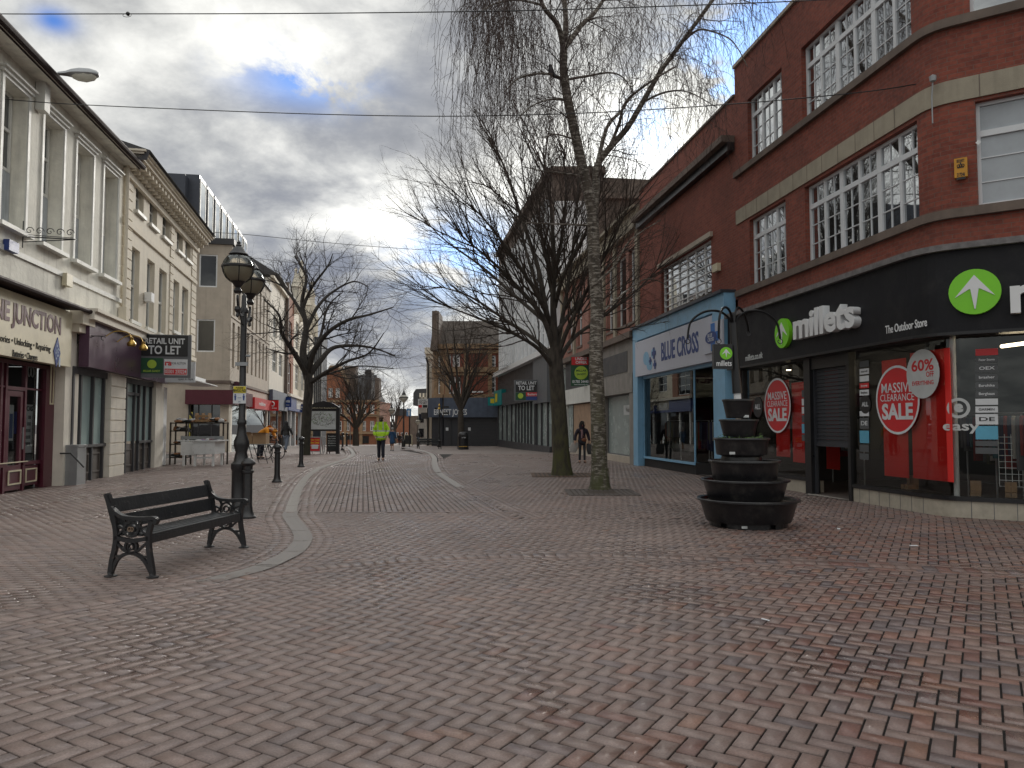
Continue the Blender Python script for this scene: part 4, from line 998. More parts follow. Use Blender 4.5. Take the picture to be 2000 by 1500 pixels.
text(fas, W2r, 'millets', .60, W2r.S(1976, NF) + 1.1, W2r.Z(1976, 580, NF) - .0, NF + .075, m_letter, ext=.075, bold=.045, width=2.2)
# ground floor: plinths, glass, shutter, doorway
def rr(px, py, off=0.0): return w.hit(px, py, off)
uL0, uL1 = w.S(1449), w.S(1575); uS0, uS1 = w.S(1587), w.S(1657)
zsill = w.Z(1660, 946); ps = zsill
glassL = MB(w).wq(uL0 + .15, uL1, ps, zFb, 0.0).build('shop_window', m_glass, BM)
MB(w).box(sA_, sA_ + .22, -.1, .12, 0, zFb).build('tiled_pier', m_conc, BM)
MB(w).box(uL0 + .02, uL0 + .18, -.08, .06, 0, zFb).box(uL1, uS0, -.12, .08, 0, zFb).box(uS1, uS1 + .10, -.10, .06, 0, zFb).box(uL0 + .18, uL1, -.04, .05, ps - .05, ps + .03).box(uS0, uS1, -.12, .05, w.Z(1590, 722), zFb).build('shopfront_frame', m_black, BM)
z_sh0 = w.Z(1620, 866); sh = MB(w); z = z_sh0; ztop_s = w.Z(1590, 722)
while z < ztop_s:
    sh.prism([(uS0, z), (uS1, z), (uS1, z + .02), (uS0, z + .02)], -.06, -.035); sh.box(uS0, uS1, -.075, -.055, z + .02, z + .075); z += .08
sh.box(uS0, uS0 + .05, -.06, 0, 0, ztop_s).box(uS1 - .05, uS1, -.06, 0, 0, ztop_s).box(uS0, uS1, -.08, -.02, z_sh0 - .07, z_sh0)
sh.build('roller_shutter', m_shutter, BM)
MB(w).box(uL0 + .18, uL1, -.35, .01, 0, ps - .05).build('tiled_plinth', m_tile, BM); MB(w).box(uS1, c1, -.3, .02, 0, ps - .05).build('tiled_plinth', m_tile, BM); MB(W2r).box(0, E2, -.3, .02, 0, ps - .05).build('tiled_plinth', m_tile, BM)
corner(.02, 0, ps - .05, m_tile, 'tiled_plinth')
mb = MB(w); u = uS1
while u < c1: mb.box(u, u + .01, .020, .023, 0, ps - .05); u += .31
mb.w = W2r; u = .1
while u < E2: mb.box(u, u + .01, .020, .023, 0, ps - .05); u += .31
mb.build('tile_joints', m_greyframe, BM)
wrap(-.06, .05, ps - .05, ps + .02, m_black, 'window_sill', s_from=uS1 + .1)
MB(w).wq(uS1 + .1, c1 + .0, ps, zFb, 0.0).build('shop_window', m_glass, BM)
MB(W2r).wq(0.0, E2, ps, zFb, 0.0).build('shop_window', m_glass, BM)
corner(0, ps, zFb, m_glass, 'curved_shop_window')
cP = W2r.pt(W2r.S(1861, -.3), -.3, 0); MB(w).tube([(cP.x, cP.y, .3), (cP.x, cP.y, zFb + .15)], .045, 16).build('column', m_white, BM)
# doorway floor and the inside
MB(w).quad(w.pt(uS0, .25, .012), w.pt(uS1, .05, .012), w.pt(uS1 + .1, -4.5, .012), w.pt(uL0, -4.5, .012)).build('threshold', M('pale_threshold', (.34, .31, .28), .6), BM)
qq = lambda u, n, z: w.pt(u, n, z)
inn = MB(w); FB = W2r.pt(E2, -6, 0)
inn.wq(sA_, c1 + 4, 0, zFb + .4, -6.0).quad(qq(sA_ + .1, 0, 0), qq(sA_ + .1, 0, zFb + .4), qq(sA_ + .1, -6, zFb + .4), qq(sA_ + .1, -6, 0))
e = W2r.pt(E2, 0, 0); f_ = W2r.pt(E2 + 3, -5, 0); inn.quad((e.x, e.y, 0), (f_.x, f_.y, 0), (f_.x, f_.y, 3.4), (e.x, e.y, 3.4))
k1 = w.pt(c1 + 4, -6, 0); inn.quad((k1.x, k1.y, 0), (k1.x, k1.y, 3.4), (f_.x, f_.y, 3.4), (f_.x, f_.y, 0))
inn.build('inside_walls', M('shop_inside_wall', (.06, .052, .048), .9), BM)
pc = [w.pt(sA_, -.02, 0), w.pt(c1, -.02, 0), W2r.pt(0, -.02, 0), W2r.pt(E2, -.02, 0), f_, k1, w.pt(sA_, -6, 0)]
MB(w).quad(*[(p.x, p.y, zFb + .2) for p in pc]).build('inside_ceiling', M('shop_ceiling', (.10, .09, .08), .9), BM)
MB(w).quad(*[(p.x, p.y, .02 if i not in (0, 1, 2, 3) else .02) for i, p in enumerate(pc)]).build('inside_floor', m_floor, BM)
tag(MB(w).box(w.S(1886), w.S(1901), .01, .1, 1, 2).build('x', m_white), None) if False else None
for i in range(4):
    u = c1 - 1.5 + i * .2; zc_ = zFb - .42 + .10 * i
    p = w.pt(c1 + .3, -1.2 - i * 1.1, zc_ + .25); q_ = w.pt(c1 + 4.2, -1.2 - i * 1.1, zc_ + .25)
    MB(w).tube([p, q_], .03, 6).build('strip_light', m_lightstrip, BM)
mb = MB(w)
for px in (1478, 1540): u, z = w.hit(px, 700, -.8); mb.lathe(w.pt(u, -.8, zFb - .12), [(.06, 0), (.06, .02)], 10)
mb.build('spot_light', m_lightstrip, BM)
def pxprism(wl, cx, cy, rx_px, ry_px, n, mat, name, par, th=.004, k=36, hole=0):
    u, z = wl.hit(cx, cy, n); u2 = wl.S(cx + rx_px, n); z2 = wl.Z(cx, cy - ry_px, n); rx, rz = abs(u2 - u), abs(z2 - z); r = (rx + rz) / 2
    mb = MB(wl); a = np.linspace(0, 2 * math.pi, k + 1)
    if hole:
        for t0, t1 in zip(a, a[1:]):
            mb.quad(*[wl.pt(u + rr_ * math.cos(t), n + th, z + rr_ * math.sin(t)) for rr_, t in ((r * hole, t0), (r, t0), (r, t1), (r * hole, t1))])
    else: mb.prism([(u + r * math.cos(t), z + r * math.sin(t)) for t in a[:-1]][::1], n, n + th)
    return mb.build(name, mat, par), u, z, r
def banner(px0, px1, py0, py1, n, name='red_banner', mat=m_red):
    a, za = w.hit(px0, py0, n); b, zb_ = w.hit(px1, py1, n); return MB(w).box(a, b, n - .012, n, zb_, za).build(name, mat, BM)
banner(1514, 1543, 745, 893, -.05); banner(1546, 1578, 748, 905, -.08)
banner(1610, 1640, 700, 918, -1.1, mat=m_red)
banner(1722, 1775, 705, 934, -.05); banner(1777, 1862, 690, 942, -.08)
def sale(cx, cy, rx, ry):
    d, u, z, r = pxprism(w, cx, cy, rx, ry, .012, m_redsign, 'sale_sticker', BM)
    d2, *_ = pxprism(w, cx, cy, rx, ry, .018, m_paper, 'white_rim', d, hole=.93)
    text(d, w, 'MASSIVE', r * .30, u, z + r * .34, .020, m_paper, width=r * 1.42, bold=.01, ext=.001)
    text(d, w, 'CLEARANCE', r * .22, u, z + r * .06, .020, m_paper, width=r * 1.55, bold=.0, ext=.001)
    text(d, w, 'SALE', r * .46, u, z - r * .36, .020, m_paper, width=r * 1.42, bold=.05, ext=.001)
sale(1518, 792, 25, 53); sale(1752, 781, 42, 68)
d, u, z, r = pxprism(w, 1802, 730, 31, 50, .03, M('pale_sticker', (.50, .52, .52), .5), 'discount_sticker', BM)
text(d, w, '60%', r * .46, u, z + r * .32, .036, m_redsign, width=r * 1.35, bold=.03, ext=.001)
text(d, w, 'OFF', r * .22, u + r * .45, z - r * .05, .036, m_redsign, width=r * .45, ext=.001); text(d, w, 'EVERYTHING', r * .18, u, z - r * .38, .036, m_redsign, width=r * 1.3, bold=.02, ext=.001)
for cx, cy, rx in ((1480, 795, 9), (1690, 790, 9)):
    d, u, z, r = pxprism(w, cx, cy, rx, rx * 1.9, .012, m_black, 'black_sticker', BM); text(d, w, 'ALL', r * .5, u, z, .018, m_paper, width=r * 1.2, ext=.001, bold=.03)
d, u, z, r = pxprism(W2r, 1872, 797, 20, 20, .012, m_lside, 'easy_sticker_ring', BM, hole=.72)
text(BM, W2r, 'e', r * 1.1, u, z + .02, .014, m_lside, bold=.08, ext=.001); text(BM, W2r, 'easy', .16, u + .02, z - r - .13, .014, m_lside, bold=.03, ext=.001, width=.52)
def sticker(wl, px0, px1, py0, py1, mat, word=None, tm=m_paper):
    a, za = wl.hit(px0, py0, .012); b, _ = wl.hit(px1, py0, .012); _, zb_ = wl.hit(px0, py1, .012)
    d = MB(wl).box(a, b, .010, .014, zb_, za).build('window_sticker', mat, BM)
    if word: text(d, wl, word, (za - zb_) * .4, (a + b) / 2, (za + zb_) / 2, .016, tm, width=(b - a) * .7, ext=.001)
m_grst = M('grey_sticker', (.08, .085, .09), .6); m_lbst = M('sky_sticker', (.10, .35, .50), .5)
y = 706
for hh, mt, wd_, tm in ((14, m_grst, None, m_paper), (13, m_paper, 'merrell', m_black), (13, m_paper, None, m_black), (12, m_redsign, 'Sprayway', m_paper), (13, m_paper, 'Berghaus', m_black), (26, m_grst, None, m_paper), (12, m_paper, None, m_black), (24, m_grst, 'DE', m_paper), (26, m_lbst, None, m_paper), (16, m_grst, None, m_paper), (14, m_grst, None, m_paper)):
    sticker(w, 1679, 1697, y, y + hh - 2, mt, wd_, tm); y += hh + 1
y = 762
for hh, mt in ((14, m_grst), (13, m_paper), (13, m_paper), (14, m_grst), (18, m_lbst), (12, m_grst)): sticker(w, 1566, 1574, y, y + hh, mt); y += hh + 3
y = 682
for hh, mt, wd_, tm in ((15, m_redsign, None, m_paper), (13, m_grst, 'Peter Storm', m_paper), (18, m_grst, 'OEX', m_paper), (15, m_grst, 'brasher', m_paper), (15, m_grst, 'Eurohike', m_paper), (15, m_grst, 'Berghaus', m_paper), (14, m_paper, None, m_bluesign), (14, m_paper, 'GARMIN', m_black), (22, m_paper, 'DE', m_black), (28, m_lbst, None, m_paper), (12, m_grst, None, m_paper), (14, m_grst, None, m_paper)):
    sticker(W2r, 1905, 1949, y, y + hh - 2, mt, wd_, tm); y += hh + 1
# stock inside: rails of clothes, mesh rack, boots
rs = random.Random(4)
for k, (u_c, n_c) in enumerate(((c1 + .8, -1.2), (c1 + 1.6, -2.0), (c1 + 2.4, -1.3), (c1 - 1.4, -2.4), (sA_ + 1.4, -2.2), (c1 + 3.0, -2.6), (c1 + .1, -3.2))):
    gl_ = []
    for i in range(14):
        j = rs.randrange(len(m_cloth)); u = u_c - .6 + i * .085; h_ = rs.uniform(.55, .95); t_ = 1.65
        gl_.append((j, MB(w).prism([(u, t_ - h_), (u + .05, t_ - h_), (u + .05, t_ - .06), (u + .03, t_), (u + .01, t_), (u, t_ - .05)], n_c - .22, n_c + .22)))
    rail = MB(w).tube([w.pt(u_c - .7, n_c, 0), w.pt(u_c - .7, n_c, 1.7), w.pt(u_c + .7, n_c, 1.7), w.pt(u_c + .7, n_c, 0)], .018, 6)
    r_ = rail.build('clothes_rail', m_alu, BM)
    for j, b_ in gl_: b_.build('hanging_garment', m_cloth[j], r_)
mb = MB(W2r); a = W2r.S(1942); b = a + .62
for i in range(8): mb.box(a + (b - a) * i / 7, a + (b - a) * i / 7 + .008, -.40, -.392, .5, 1.35)
for i in range(9): mb.box(a, b, -.392, -.384, .5 + .1 * i, .508 + .1 * i)
mb.build('mesh_rack', m_white, BM)
mb = MB(w)
for wl, px in ((w, 1770), (w, 1778), (W2r, 1893), (W2r, 1903), (W2r, 1960), (W2r, 1972)):
    u = wl.S(px, -.35); mb.w = wl; mb.prism([(u - .04, ps + .02), (u + .04, ps + .02), (u + .04, ps + .26), (u - .04, ps + .26)], -.42, -.32); mb.prism([(u - .04, ps + .02), (u + .04, ps + .02), (u + .035, ps + .1), (u - .035, ps + .1)], -.32, -.20)
mb.build('display_boots', m_wood, BM)
MB(w).box(uS1 + .1, c1, -.7, -.06, .05, ps - .03).build('window_bed', m_dark, BM); MB(W2r).box(0.1, E2, -.7, -.06, .05, ps - .03).build('window_bed', m_dark, BM)
# yellow alarm box with crown, small fittings, cable
a, b, c_, d_ = W2r.rect(1876, 1902, 312, 349)
yb = MB(W2r).box(a, b, .01, .10, c_, d_).build('alarm_box', M('amber_box', (.55, .26, .02), .5), None, loc=W2r.pt((a + b) / 2, 0, c_))
tag(yb, 'amber alarm box with black crown on the brick wall of the corner shop', 'alarm box')
mb = MB(W2r); u = (a + b) / 2; z = c_ + (d_ - c_) * .55; s_ = (b - a)
mb.box(u - s_ * .26, u + s_ * .26, .102, .106, z - s_ * .12, z - s_ * .05)
for k in (-1, 0, 1): mb.tube([W2r.pt(u + k * s_ * .16 + s_ * .11 * math.cos(t), .104, z + s_ * .08 + s_ * .12 * math.sin(t)) for t in np.linspace(0, 2 * math.pi, 9)], s_ * .03, 4, False)
mb.box(u - .01, u + .01, .102, .106, z + s_ * .2, z + s_ * .34).box(u - s_ * .34, u + s_ * .34, .102, .106, c_ - .04, c_ - .005)
mb.build('crown_mark', m_black, yb)
text(yb, W2r, 'SECURITY', .05, u, z + s_ * .5, .104, m_black, width=s_ * .6, ext=.001, bold=.03); text(yb, W2r, '217246', .06, u, c_ + s_ * .2, .104, m_black, width=s_ * .6, ext=.001, bold=.03)
u, z = w.hit(1825, 150); tag(MB(w).lathe(W2r.pt(-.25, .12, W2r.Z(1860, 150)), [(.0, -.06), (.05, -.05), (.06, .03), (.0, .07)], 10).tube([W2r.pt(-.25, .10, W2r.Z(1860, 150)), W2r.pt(-.28, .06, W2r.Z(1860, 150) - .3), W2r.pt(-.28, .04, W2r.Z(1860, 235))], .012, 5).build('junction_box', m_galv, None, loc=W2r.pt(-.25, .1, 7)), 'small grey cable fitting with a hanging lead on the rounded brick corner', 'cable fitting')
u, z = W2r.hit(1911, 279); tag(MB(W2r).prism([(u - .04, z), (u, z - .045), (u + .04, z), (u, z + .045)], .01, .03).build('wall_marker', m_white, None, loc=W2r.pt(u, 0, z)), 'tiny white diamond marker beside the near upstairs window on brick', 'marker')
# ---------------------------------------------------------------- right: plain brick building over the blue charity shop
w = WR_
BC = empty('charity_shop_building', (w.pt(w.S(1340), 0, 0).x, w.pt(w.S(1340), 0, 0).y, 0), 'plain red brick building with big metal window over the light blue shop', 'building')
s0, s1 = w.S(1252), w.S(1443)
zT = (w.Z(1440, 185) + w.Z(1256, 368)) / 2
hb = w.rect(1293, 1392, 524, 614); hb = (hb[0], hb[1], hb[2], hb[3])
zBt = (w.Z(1252, 642) + w.Z(1434, 578)) / 2; zBm = (w.Z(1260, 722) + w.Z(1392, 690)) / 2
facade(BC, w, s0, s1, zBt - .2, zT, [hb], m_brickR2, .18, 9)
window(BC, w, hb, .15, m_white, m_glassW, .06, [(i / 6, .05) for i in range(1, 6)], [(i / 7, .025) for i in range(1, 7)])
MB(w).box(hb[0] - .15, hb[1] + .15, .003, .10, hb[3] + .02, hb[3] + .16).build('lintel', m_conc, BC); MB(w).box(hb[0] - .1, hb[1] + .1, .003, .07, hb[2] - .12, hb[2] - .01).build('sill', m_brownstone, BC)
zl = (w.Z(1438, 276) + w.Z(1262, 424)) / 2
MB(w).box(s0 + .1, s1 - .05, .003, .38, zl - .02, zl + .16).build('cornice', m_brownstone, BC); MB(w).box(s0 + .1, s1 - .05, .003, .2, zl - .25, zl - .02).build('cornice_bed', m_black, BC)
MB(w).box(s0, s1, -.3, .05, zT, zT + .07).build('coping', m_brownstone, BC)
a, b, c, d = w.rect(1401, 1411, 517, 532); tag(MB(w).box(a, b, .01, .12, c, d).build('alarm_box', m_cream, None, loc=w.pt(a, 0, c)), 'cream alarm box on plain red brick beside the big metal window', 'alarm box')
# light blue surround
bl0, bl1 = w.S(1253), w.S(1439)
MB(w).box(bl0, w.S(1262), .01, .34, 0, zBt).box(w.S(1415), bl1, .01, .34, 0, zBt).box(w.S(1262), w.S(1415), .01, .34, (w.Z(1262, 665) + w.Z(1400, 618)) / 2 + .0, zBt).build('blue_surround', m_blue, BC)
MB(w).box(bl0 - .02, bl1 + .02, .0, .44, zBt, zBt + .08).build('flashing', m_lead, BC)
zp1 = (w.Z(1262, 672) + w.Z(1415, 612)) / 2; zp0 = (w.Z(1268, 738) + w.Z(1395, 705)) / 2
pn = MB(w).box(w.S(1259), w.S(1415), .12, .36, zp0, zp1).build('sign_panel', m_lilac, BC)
mb = MB(w)
for px, py, r in ((1268, 715, .35), (1276, 690, .28), (1262, 700, .4), (1270, 728, .3)):
    u, z = w.hit(px, py, .36); z = min(max(z, zp0 + r), zp1 - .1); mb.prism([(u + r * .8 * math.cos(t), z + r * .6 * math.sin(t)) for t in np.linspace(0, 2 * math.pi, 17)[:-1]], .361, .366 + r * .01)
mb.build('blue_blobs', m_blue, pn)
def cross(u, z, r, n, mat, par, name):
    mb = MB(w); mb.box(u - r * .35, u + r * .35, n, n + .01, z - r, z + r).box(u - r, u - r * .35, n, n + .009, z - r * .35, z + r * .35).box(u + r * .35, u + r, n, n + .009, z - r * .35, z + r * .35); return mb.build(name, mat, par)
for px, py, r in ((1277, 690, .20), (1270, 705, .13), (1279, 712, .15)): u, z = w.hit(px, py, .37); cross(u, z, r, .372, m_navy, pn, 'cross_mark')
a, b = w.S(1291, .37), w.S(1364, .37); text(pn, w, 'BLUE CROSS', .62, (a + b) / 2, (zp0 + zp1) / 2 - .02, .365, m_navy, width=b - a, bold=.03)
a, z0_ = w.hit(1377, 680, .38); b, z1_ = w.hit(1413, 625, .38)
lg = MB(w).box(a, b, .365, .42, (zp0 + zp1) / 2 - .42, (zp0 + zp1) / 2 + .42).build('logo_board', m_lilac, BC)
um, zm = (a + b) / 2, (zp0 + zp1) / 2
cross(um + .03, zm, .38, .425, M('mid_blue', (.04, .17, .5), .5), lg, 'cross_mark')
mb = MB(w).prism([(um - .08 + .40 * math.cos(t), zm + .17 * math.sin(t)) for t in np.linspace(0, 2 * math.pi, 25)[:-1]], .437, .442); lo_ = mb.build('logo_oval', m_navy, lg)
text(lo_, w, 'BLUE', .10, um - .14, zm + .06, .445, m_paper, width=.32, ext=.001); text(lo_, w, 'CROSS', .10, um - .08, zm - .06, .445, m_paper, width=.42, ext=.001)
# bay window with splayed return to a recessed door
wz0, wz1 = .36, zp0
uA, uB, uC = w.S(1263), w.S(1363), w.S(1396)
MB(w).wq(uA, uB, wz0, wz1, .10).quad(w.pt(uB, .10, wz0), w.pt(uC, -1.0, wz0), w.pt(uC, -1.0, wz1), w.pt(uB, .10, wz1)).build('shop_window', m_glass, BC)
MB(w).box(uA - .02, uB, -.05, .16, wz0 - .07, wz0).box(uA - .02, uA + .04, .05, .14, wz0, wz1).tube([w.pt(uB, .12, wz0), w.pt(uB, .12, wz1)], .03, 6).prism([(uB, wz0 - .07), (uC, wz0 - .07), (uC, wz0), (uB, wz0)], -1.05, -.95).box(uA - .02, bl1, .0, .15, wz1 - .10, wz1).build('shopfront_frame', m_blue, BC)
MB(w).box(uA, uB, -.8, .11, 0, wz0 - .07).quad(w.pt(uB, .11, 0), w.pt(uC, -1, 0), w.pt(uC, -1, wz0), w.pt(uB, .11, wz0)).build('stallriser', m_dark, BC)
MB(w).box(w.S(1402), w.S(1413), -.08, .05, .25, wz1 - .3).build('side_window', m_glassD, BC)
MB(w).box(uC, w.S(1404), -1.2, -1.1, 0, 2.2).build('door', m_glassD, BC)
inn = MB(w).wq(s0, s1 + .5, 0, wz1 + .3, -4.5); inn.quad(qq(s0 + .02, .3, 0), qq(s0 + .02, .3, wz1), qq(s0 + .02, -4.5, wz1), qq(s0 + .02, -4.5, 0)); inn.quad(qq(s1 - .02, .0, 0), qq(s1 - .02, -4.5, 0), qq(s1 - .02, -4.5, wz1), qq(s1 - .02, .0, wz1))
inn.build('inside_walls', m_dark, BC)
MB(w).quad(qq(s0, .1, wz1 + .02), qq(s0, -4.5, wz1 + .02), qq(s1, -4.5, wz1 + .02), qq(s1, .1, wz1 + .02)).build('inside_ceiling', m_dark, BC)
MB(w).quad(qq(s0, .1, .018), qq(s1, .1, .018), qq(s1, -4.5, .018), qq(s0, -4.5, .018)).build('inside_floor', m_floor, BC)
rs = random.Random(9)
for u_c, n_c in ((uA + 1.0, -.7), (uA + 2.3, -1.2), (uB - .6, -.9), (uB + .6, -2), (uA + 1.6, -2.4)):
    gl_ = []
    for i in range(11):
        j = rs.randrange(len(m_cloth)); u = u_c - .5 + i * .09; h_ = rs.uniform(.5, .95); t_ = 1.6
        gl_.append((j, MB(w).prism([(u, t_ - h_), (u + .05, t_ - h_), (u + .05, t_ - .06), (u + .03, t_), (u + .01, t_), (u, t_ - .05)], n_c - .2, n_c + .2)))
    r_ = MB(w).tube([w.pt(u_c - .6, n_c, 0), w.pt(u_c - .6, n_c, 1.65), w.pt(u_c + .6, n_c, 1.65), w.pt(u_c + .6, n_c, 0)], .018, 6).build('clothes_rail', m_alu, BC)
    for j, b_ in gl_: b_.build('hanging_garment', m_cloth[j], r_)

# ---------------------------------------------------------------- right: pink brick building over the empty concrete shop and the boarded shop
s0, s1 = w.S(1092), w.S(1252)
BP = empty('pink_brick_building', (w.pt(w.S(1180), 0, 0).x, w.pt(w.S(1180), 0, 0).y, 0), 'faded pink brick building with stone piers over the boarded and empty shops', 'building')
zTp = w.Z(1250, 405)
z2t, z2b = w.Z(1205, 508), w.Z(1205, 642); hp = []
for pl, pr in ((1110, 1118), (1128, 1137), (1150, 1160), (1186, 1200), (1206, 1224), (1229, 1241)): hp.append((w.S(pl), w.S(pr), z2b, z2t))
zS = w.Z(1245, 655)
facade(BP, w, s0, s1, zS - .2, zTp, hp, m_brickP, .25, 8)
for h in hp: window(BP, w, h, .2, m_white, m_glassD, .07, [], [(.5, .05), (.25, .03)], sill=.05, sm=m_brownstone)
MB(w).box(s0, s1, .003, .25, zTp - .75, zTp - .55).box(s0, s1, -.3, .35, zTp, zTp + .12).box(s0, s1, .003, .12, zTp - .55, zTp - .02).build('cornice', m_stone, BP)
for px in (1246, 1202, 1180, 1122, 1098): MB(w).box(w.S(px), w.S(px) + .35, .004, .10, zS, zTp - .75).build('stone_pier', m_stone, BP)
MB(w).box(s0, s1, .01, .45, zS - .12, zS + .12).build('shop_cornice', m_brownstone, BP)
# concrete shop
a, b = w.S(1186), w.S(1251)
z1, z2 = w.Z(1187, 742), w.Z(1187, 775)
MB(w).box(a, b, .01, .25, z1, zS - .12).build('dark_fascia', m_concgrey, BP)
MB(w).box(a + .3, b - .9, .251, .27, z1 + .1, zS - .55).build('fascia_panel', m_shopgrey, BP)
MB(w).box(a, b, .01, .33, z2, z1).box(w.S(1243), b, .01, .3, -.1, z2).box(a, a + .15, .01, .2, -.1, z2).build('concrete_surround', m_concgrey, BP)
MB(w).box(a, w.S(1243), -.1, .2, -.1, w.Z(1241, 893)).build('stallriser', m_conc, BP)
zq = w.Z(1241, 893)
window(BP, w, (a + .15, w.S(1243), zq, z2), .02, m_greyframe, m_frost2, .05, [], [], name='shop_window')
d_ = MB(w).box(w.S(1217), w.S(1240), -.006, -.004, 1.9, 2.3).build('window_notice', m_lside, BP); text(d_, w, 'Welcome', .2, w.S(1228), 2.1, -.002, m_black, width=1.0, ext=.001)
# boarded shop
a2 = w.S(1110)
MB(w).box(a2, a, .01, .22, w.Z(1180, 782), w.Z(1180, 748)).box(a2, a2 + .2, .01, .15, -.1, w.Z(1180, 782)).box(w.S(1166), w.S(1170), .01, .15, -.1, w.Z(1180, 782)).build('white_fascia', m_trim, BP)
MB(w).box(a2, a, .01, .15, w.Z(1180, 748), zS - .12).build('upper_fascia', m_shopgrey, BP)
mb = MB(w)
ud = w.S(1122); ue = w.S(1166); k = 3
for i in range(k): mb.box(ud + (ue - ud) * i / k + .012, ud + (ue - ud) * (i + 1) / k - .012, .03, .055, .25, w.Z(1180, 784))
mb.build('plywood_boards', m_ply, BP)
MB(w).wq(a2, a, -.3, w.Z(1180, 783), .02).build('shop_back', m_dark, BP)
MB(w).box(a2, a, .02, .12, -.1, .25).build('stallriser', m_conc, BP)
MB(w).wq(w.S(1112), w.S(1121), .3, w.Z(1180, 784), .06).build('pane', m_frost2, BP)
MB(w).box(s0, a2, .01, .2, w.Z(1100, 720), zS).build('fascia', m_trim, BP); MB(w).wq(s0, a2, -.3, w.Z(1100, 720), .02).build('pane', m_frost2, BP)

# ---------------------------------------------------------------- right: tall silver-finned block with the bargain shops
a0 = 9.25; WS = Wall((a0, 0), (.156, -1))
s0, s1 = WS.S(974), WS.S(1078)
BS = empty('silver_finned_building', (WS.pt(s1, 0, 0).x, WS.pt(s1, 0, 0).y, -.1), 'tall building with silver vertical fins above empty shops, behind the trees', 'building')
zTs = WS.Z(1070, 352); zFs = (WS.Z(970, 739) + WS.Z(1071, 694)) / 2
zFin = WS.Z(1062, 396)
facade(BS, WS, s0, s1, -2, zTs, [(s0 + .5, s1 - .4, zFs + .5, zFin)], m_brownstone, .15, 14)
mb = MB(WS); u = s0 + .5; nfin = 15
for i in range(nfin + 1):
    u = s0 + .5 + (s1 - s0 - 1.0) * i / nfin; mb.box(u, u + .30, -.12, .07, zFs + .4, zFin)
mb.build('vertical_fins', m_silver, BS)
mb = MB(WS); mg = MB(WS)
mg.wq(s0 + .5, s1 - .4, zFs + .5, zFin, -.13)
for k in range(1, 9): z = zFs + .5 + (zFin - zFs - .5) * k / 9; mb.box(s0 + .5, s1 - .4, -.125, -.08, z, z + (.9 if k % 3 == 0 else .08))
mb.build('spandrels', m_silver, BS); mg.build('panes', m_glassW, BS)
MB(WS).box(s0, s1, .01, .5, zFs, zFs + .35).build('canopy_edge', m_white, BS)
MB(WS).box(s0, s1, -.3, .3, zTs, zTs + .4).build('parapet', m_brownstone, BS)
WE = Wall((WS.pt(s1, 0, 0).x, WS.pt(s1, 0, 0).y - .02), (1, 0))
a, b, c, d = WE.rect(1082, 1150, 420, 520)
MB(WE).box(WE.S(1078), WE.S(1182), -13, 0, 0, zTs).build('end_wall', m_brownstone, BS)
MB(WE).box(WE.S(1084), WE.S(1148), .003, .06, 4, zTs - 1.6).build('end_panel', m_silver, BS)
MB(WE).box(WE.S(1076), WE.S(1184), -13, .3, zTs, zTs + .4).build('end_coping', m_brownstone, BS)
zB2 = WE.Z(1200, 394)
MB(WE).box(WE.S(1182), WE.S(1300), -10, .4, 0, zB2).box(WE.S(1182), WE.S(1300), -10, .7, zB2, zB2 + .3).build('rear_block', m_brownstone, BS)
# ground floor of the silver block
zg = (WS.Z(975, 776) + WS.Z(1048, 748)) / 2
MB(WS).wq(s0, s1, zg, zFs, .06).build('upper_shop_panels', m_shopgrey, BS)
MB(WS).wq(s0, s1, -1, zg - .9, .03).build('pane', m_frost2, BS)
uM = WS.S(1008); uN = WS.S(1050)
fe = MB(WS).box(s0 + .3, WS.S(990), .08, .45, zg - .9, zg + .35).build('fascia', m_teal, BS)
MB(WS).box(WS.S(978), WS.S(982), .46, .48, zg - .6, zg + .1).build('yellow_letters', m_yellow, fe)
MB(WS).box(WS.S(990), uN, .08, .4, zg - 1.0, zg).build('fascia', m_shopgrey, BS)
MB(WS).box(uN, s1, .05, .3, zg - 1.2, zFs).build('fascia', m_greyframe, BS)
mb = MB(WS)
for px in (975, 983, 992, 1001, 1009, 1015, 1021, 1027, 1033, 1039, 1047, 1050, 1060, 1072): mb.box(WS.S(px), WS.S(px) + .14, .04, .14, -1, zg - .9)
mb.box(s0, s1, .04, .16, -1, .25); mb.build('shopfront_frame', m_shopgrey, BS)

# ---------------------------------------------------------------- far right: red brick jeweller's corner with blue fascia
YE = 67.5; WJ = Wall((0, YE), (1, 0))
BJ = empty('jeweller_building', (at(905, 870, YE).x, YE, gz(YE)), 'red brick corner building with stone dressings over a long blue-grey fascia', 'building')
uL, uR = WJ.S(868), WJ.S(974); zb_ = gz(YE) - .3
uC0 = WJ.S(845)
zEav = WJ.Z(900, 678); zRid = WJ.Z(900, 612)
zfa, zfb = WJ.Z(900, 777), WJ.Z(900, 815)
wl2 = [WJ.rect(876, 881, 692, 716), WJ.rect(884, 889, 692, 716), WJ.rect(891, 898, 692, 716), WJ.rect(956, 968, 694, 716)]
wl1 = [WJ.rect(866.5, 872, 736, 769), WJ.rect(875, 881, 736, 769), WJ.rect(884, 890, 736, 769), WJ.rect(893, 900, 736, 769), WJ.rect(956, 968, 735, 769)]
wl1 = [h for h in wl1 if h[0] > uL]
facade(BJ, WJ, uL, uR, zb_, zEav, wl1 + wl2, brick('deep_red_brick', (.20, .055, .035), (.26, .08, .05), (.16, .10, .08)), .2, 10)
simple_windows(BJ, WJ, wl1 + wl2, m_white, m_glassD, .18, .10, (), (.35, .68))
cp = WJ.pt(uC0, 0, 0)
WJ2 = Wall((cp.x, cp.y + 1.0), (WJ.pt(uL, 0, 0) - Vector((cp.x, cp.y + 1.0, 0))))
Lc = (WJ.pt(uL, 0, 0) - Vector((cp.x, cp.y + 1.0, 0))).length
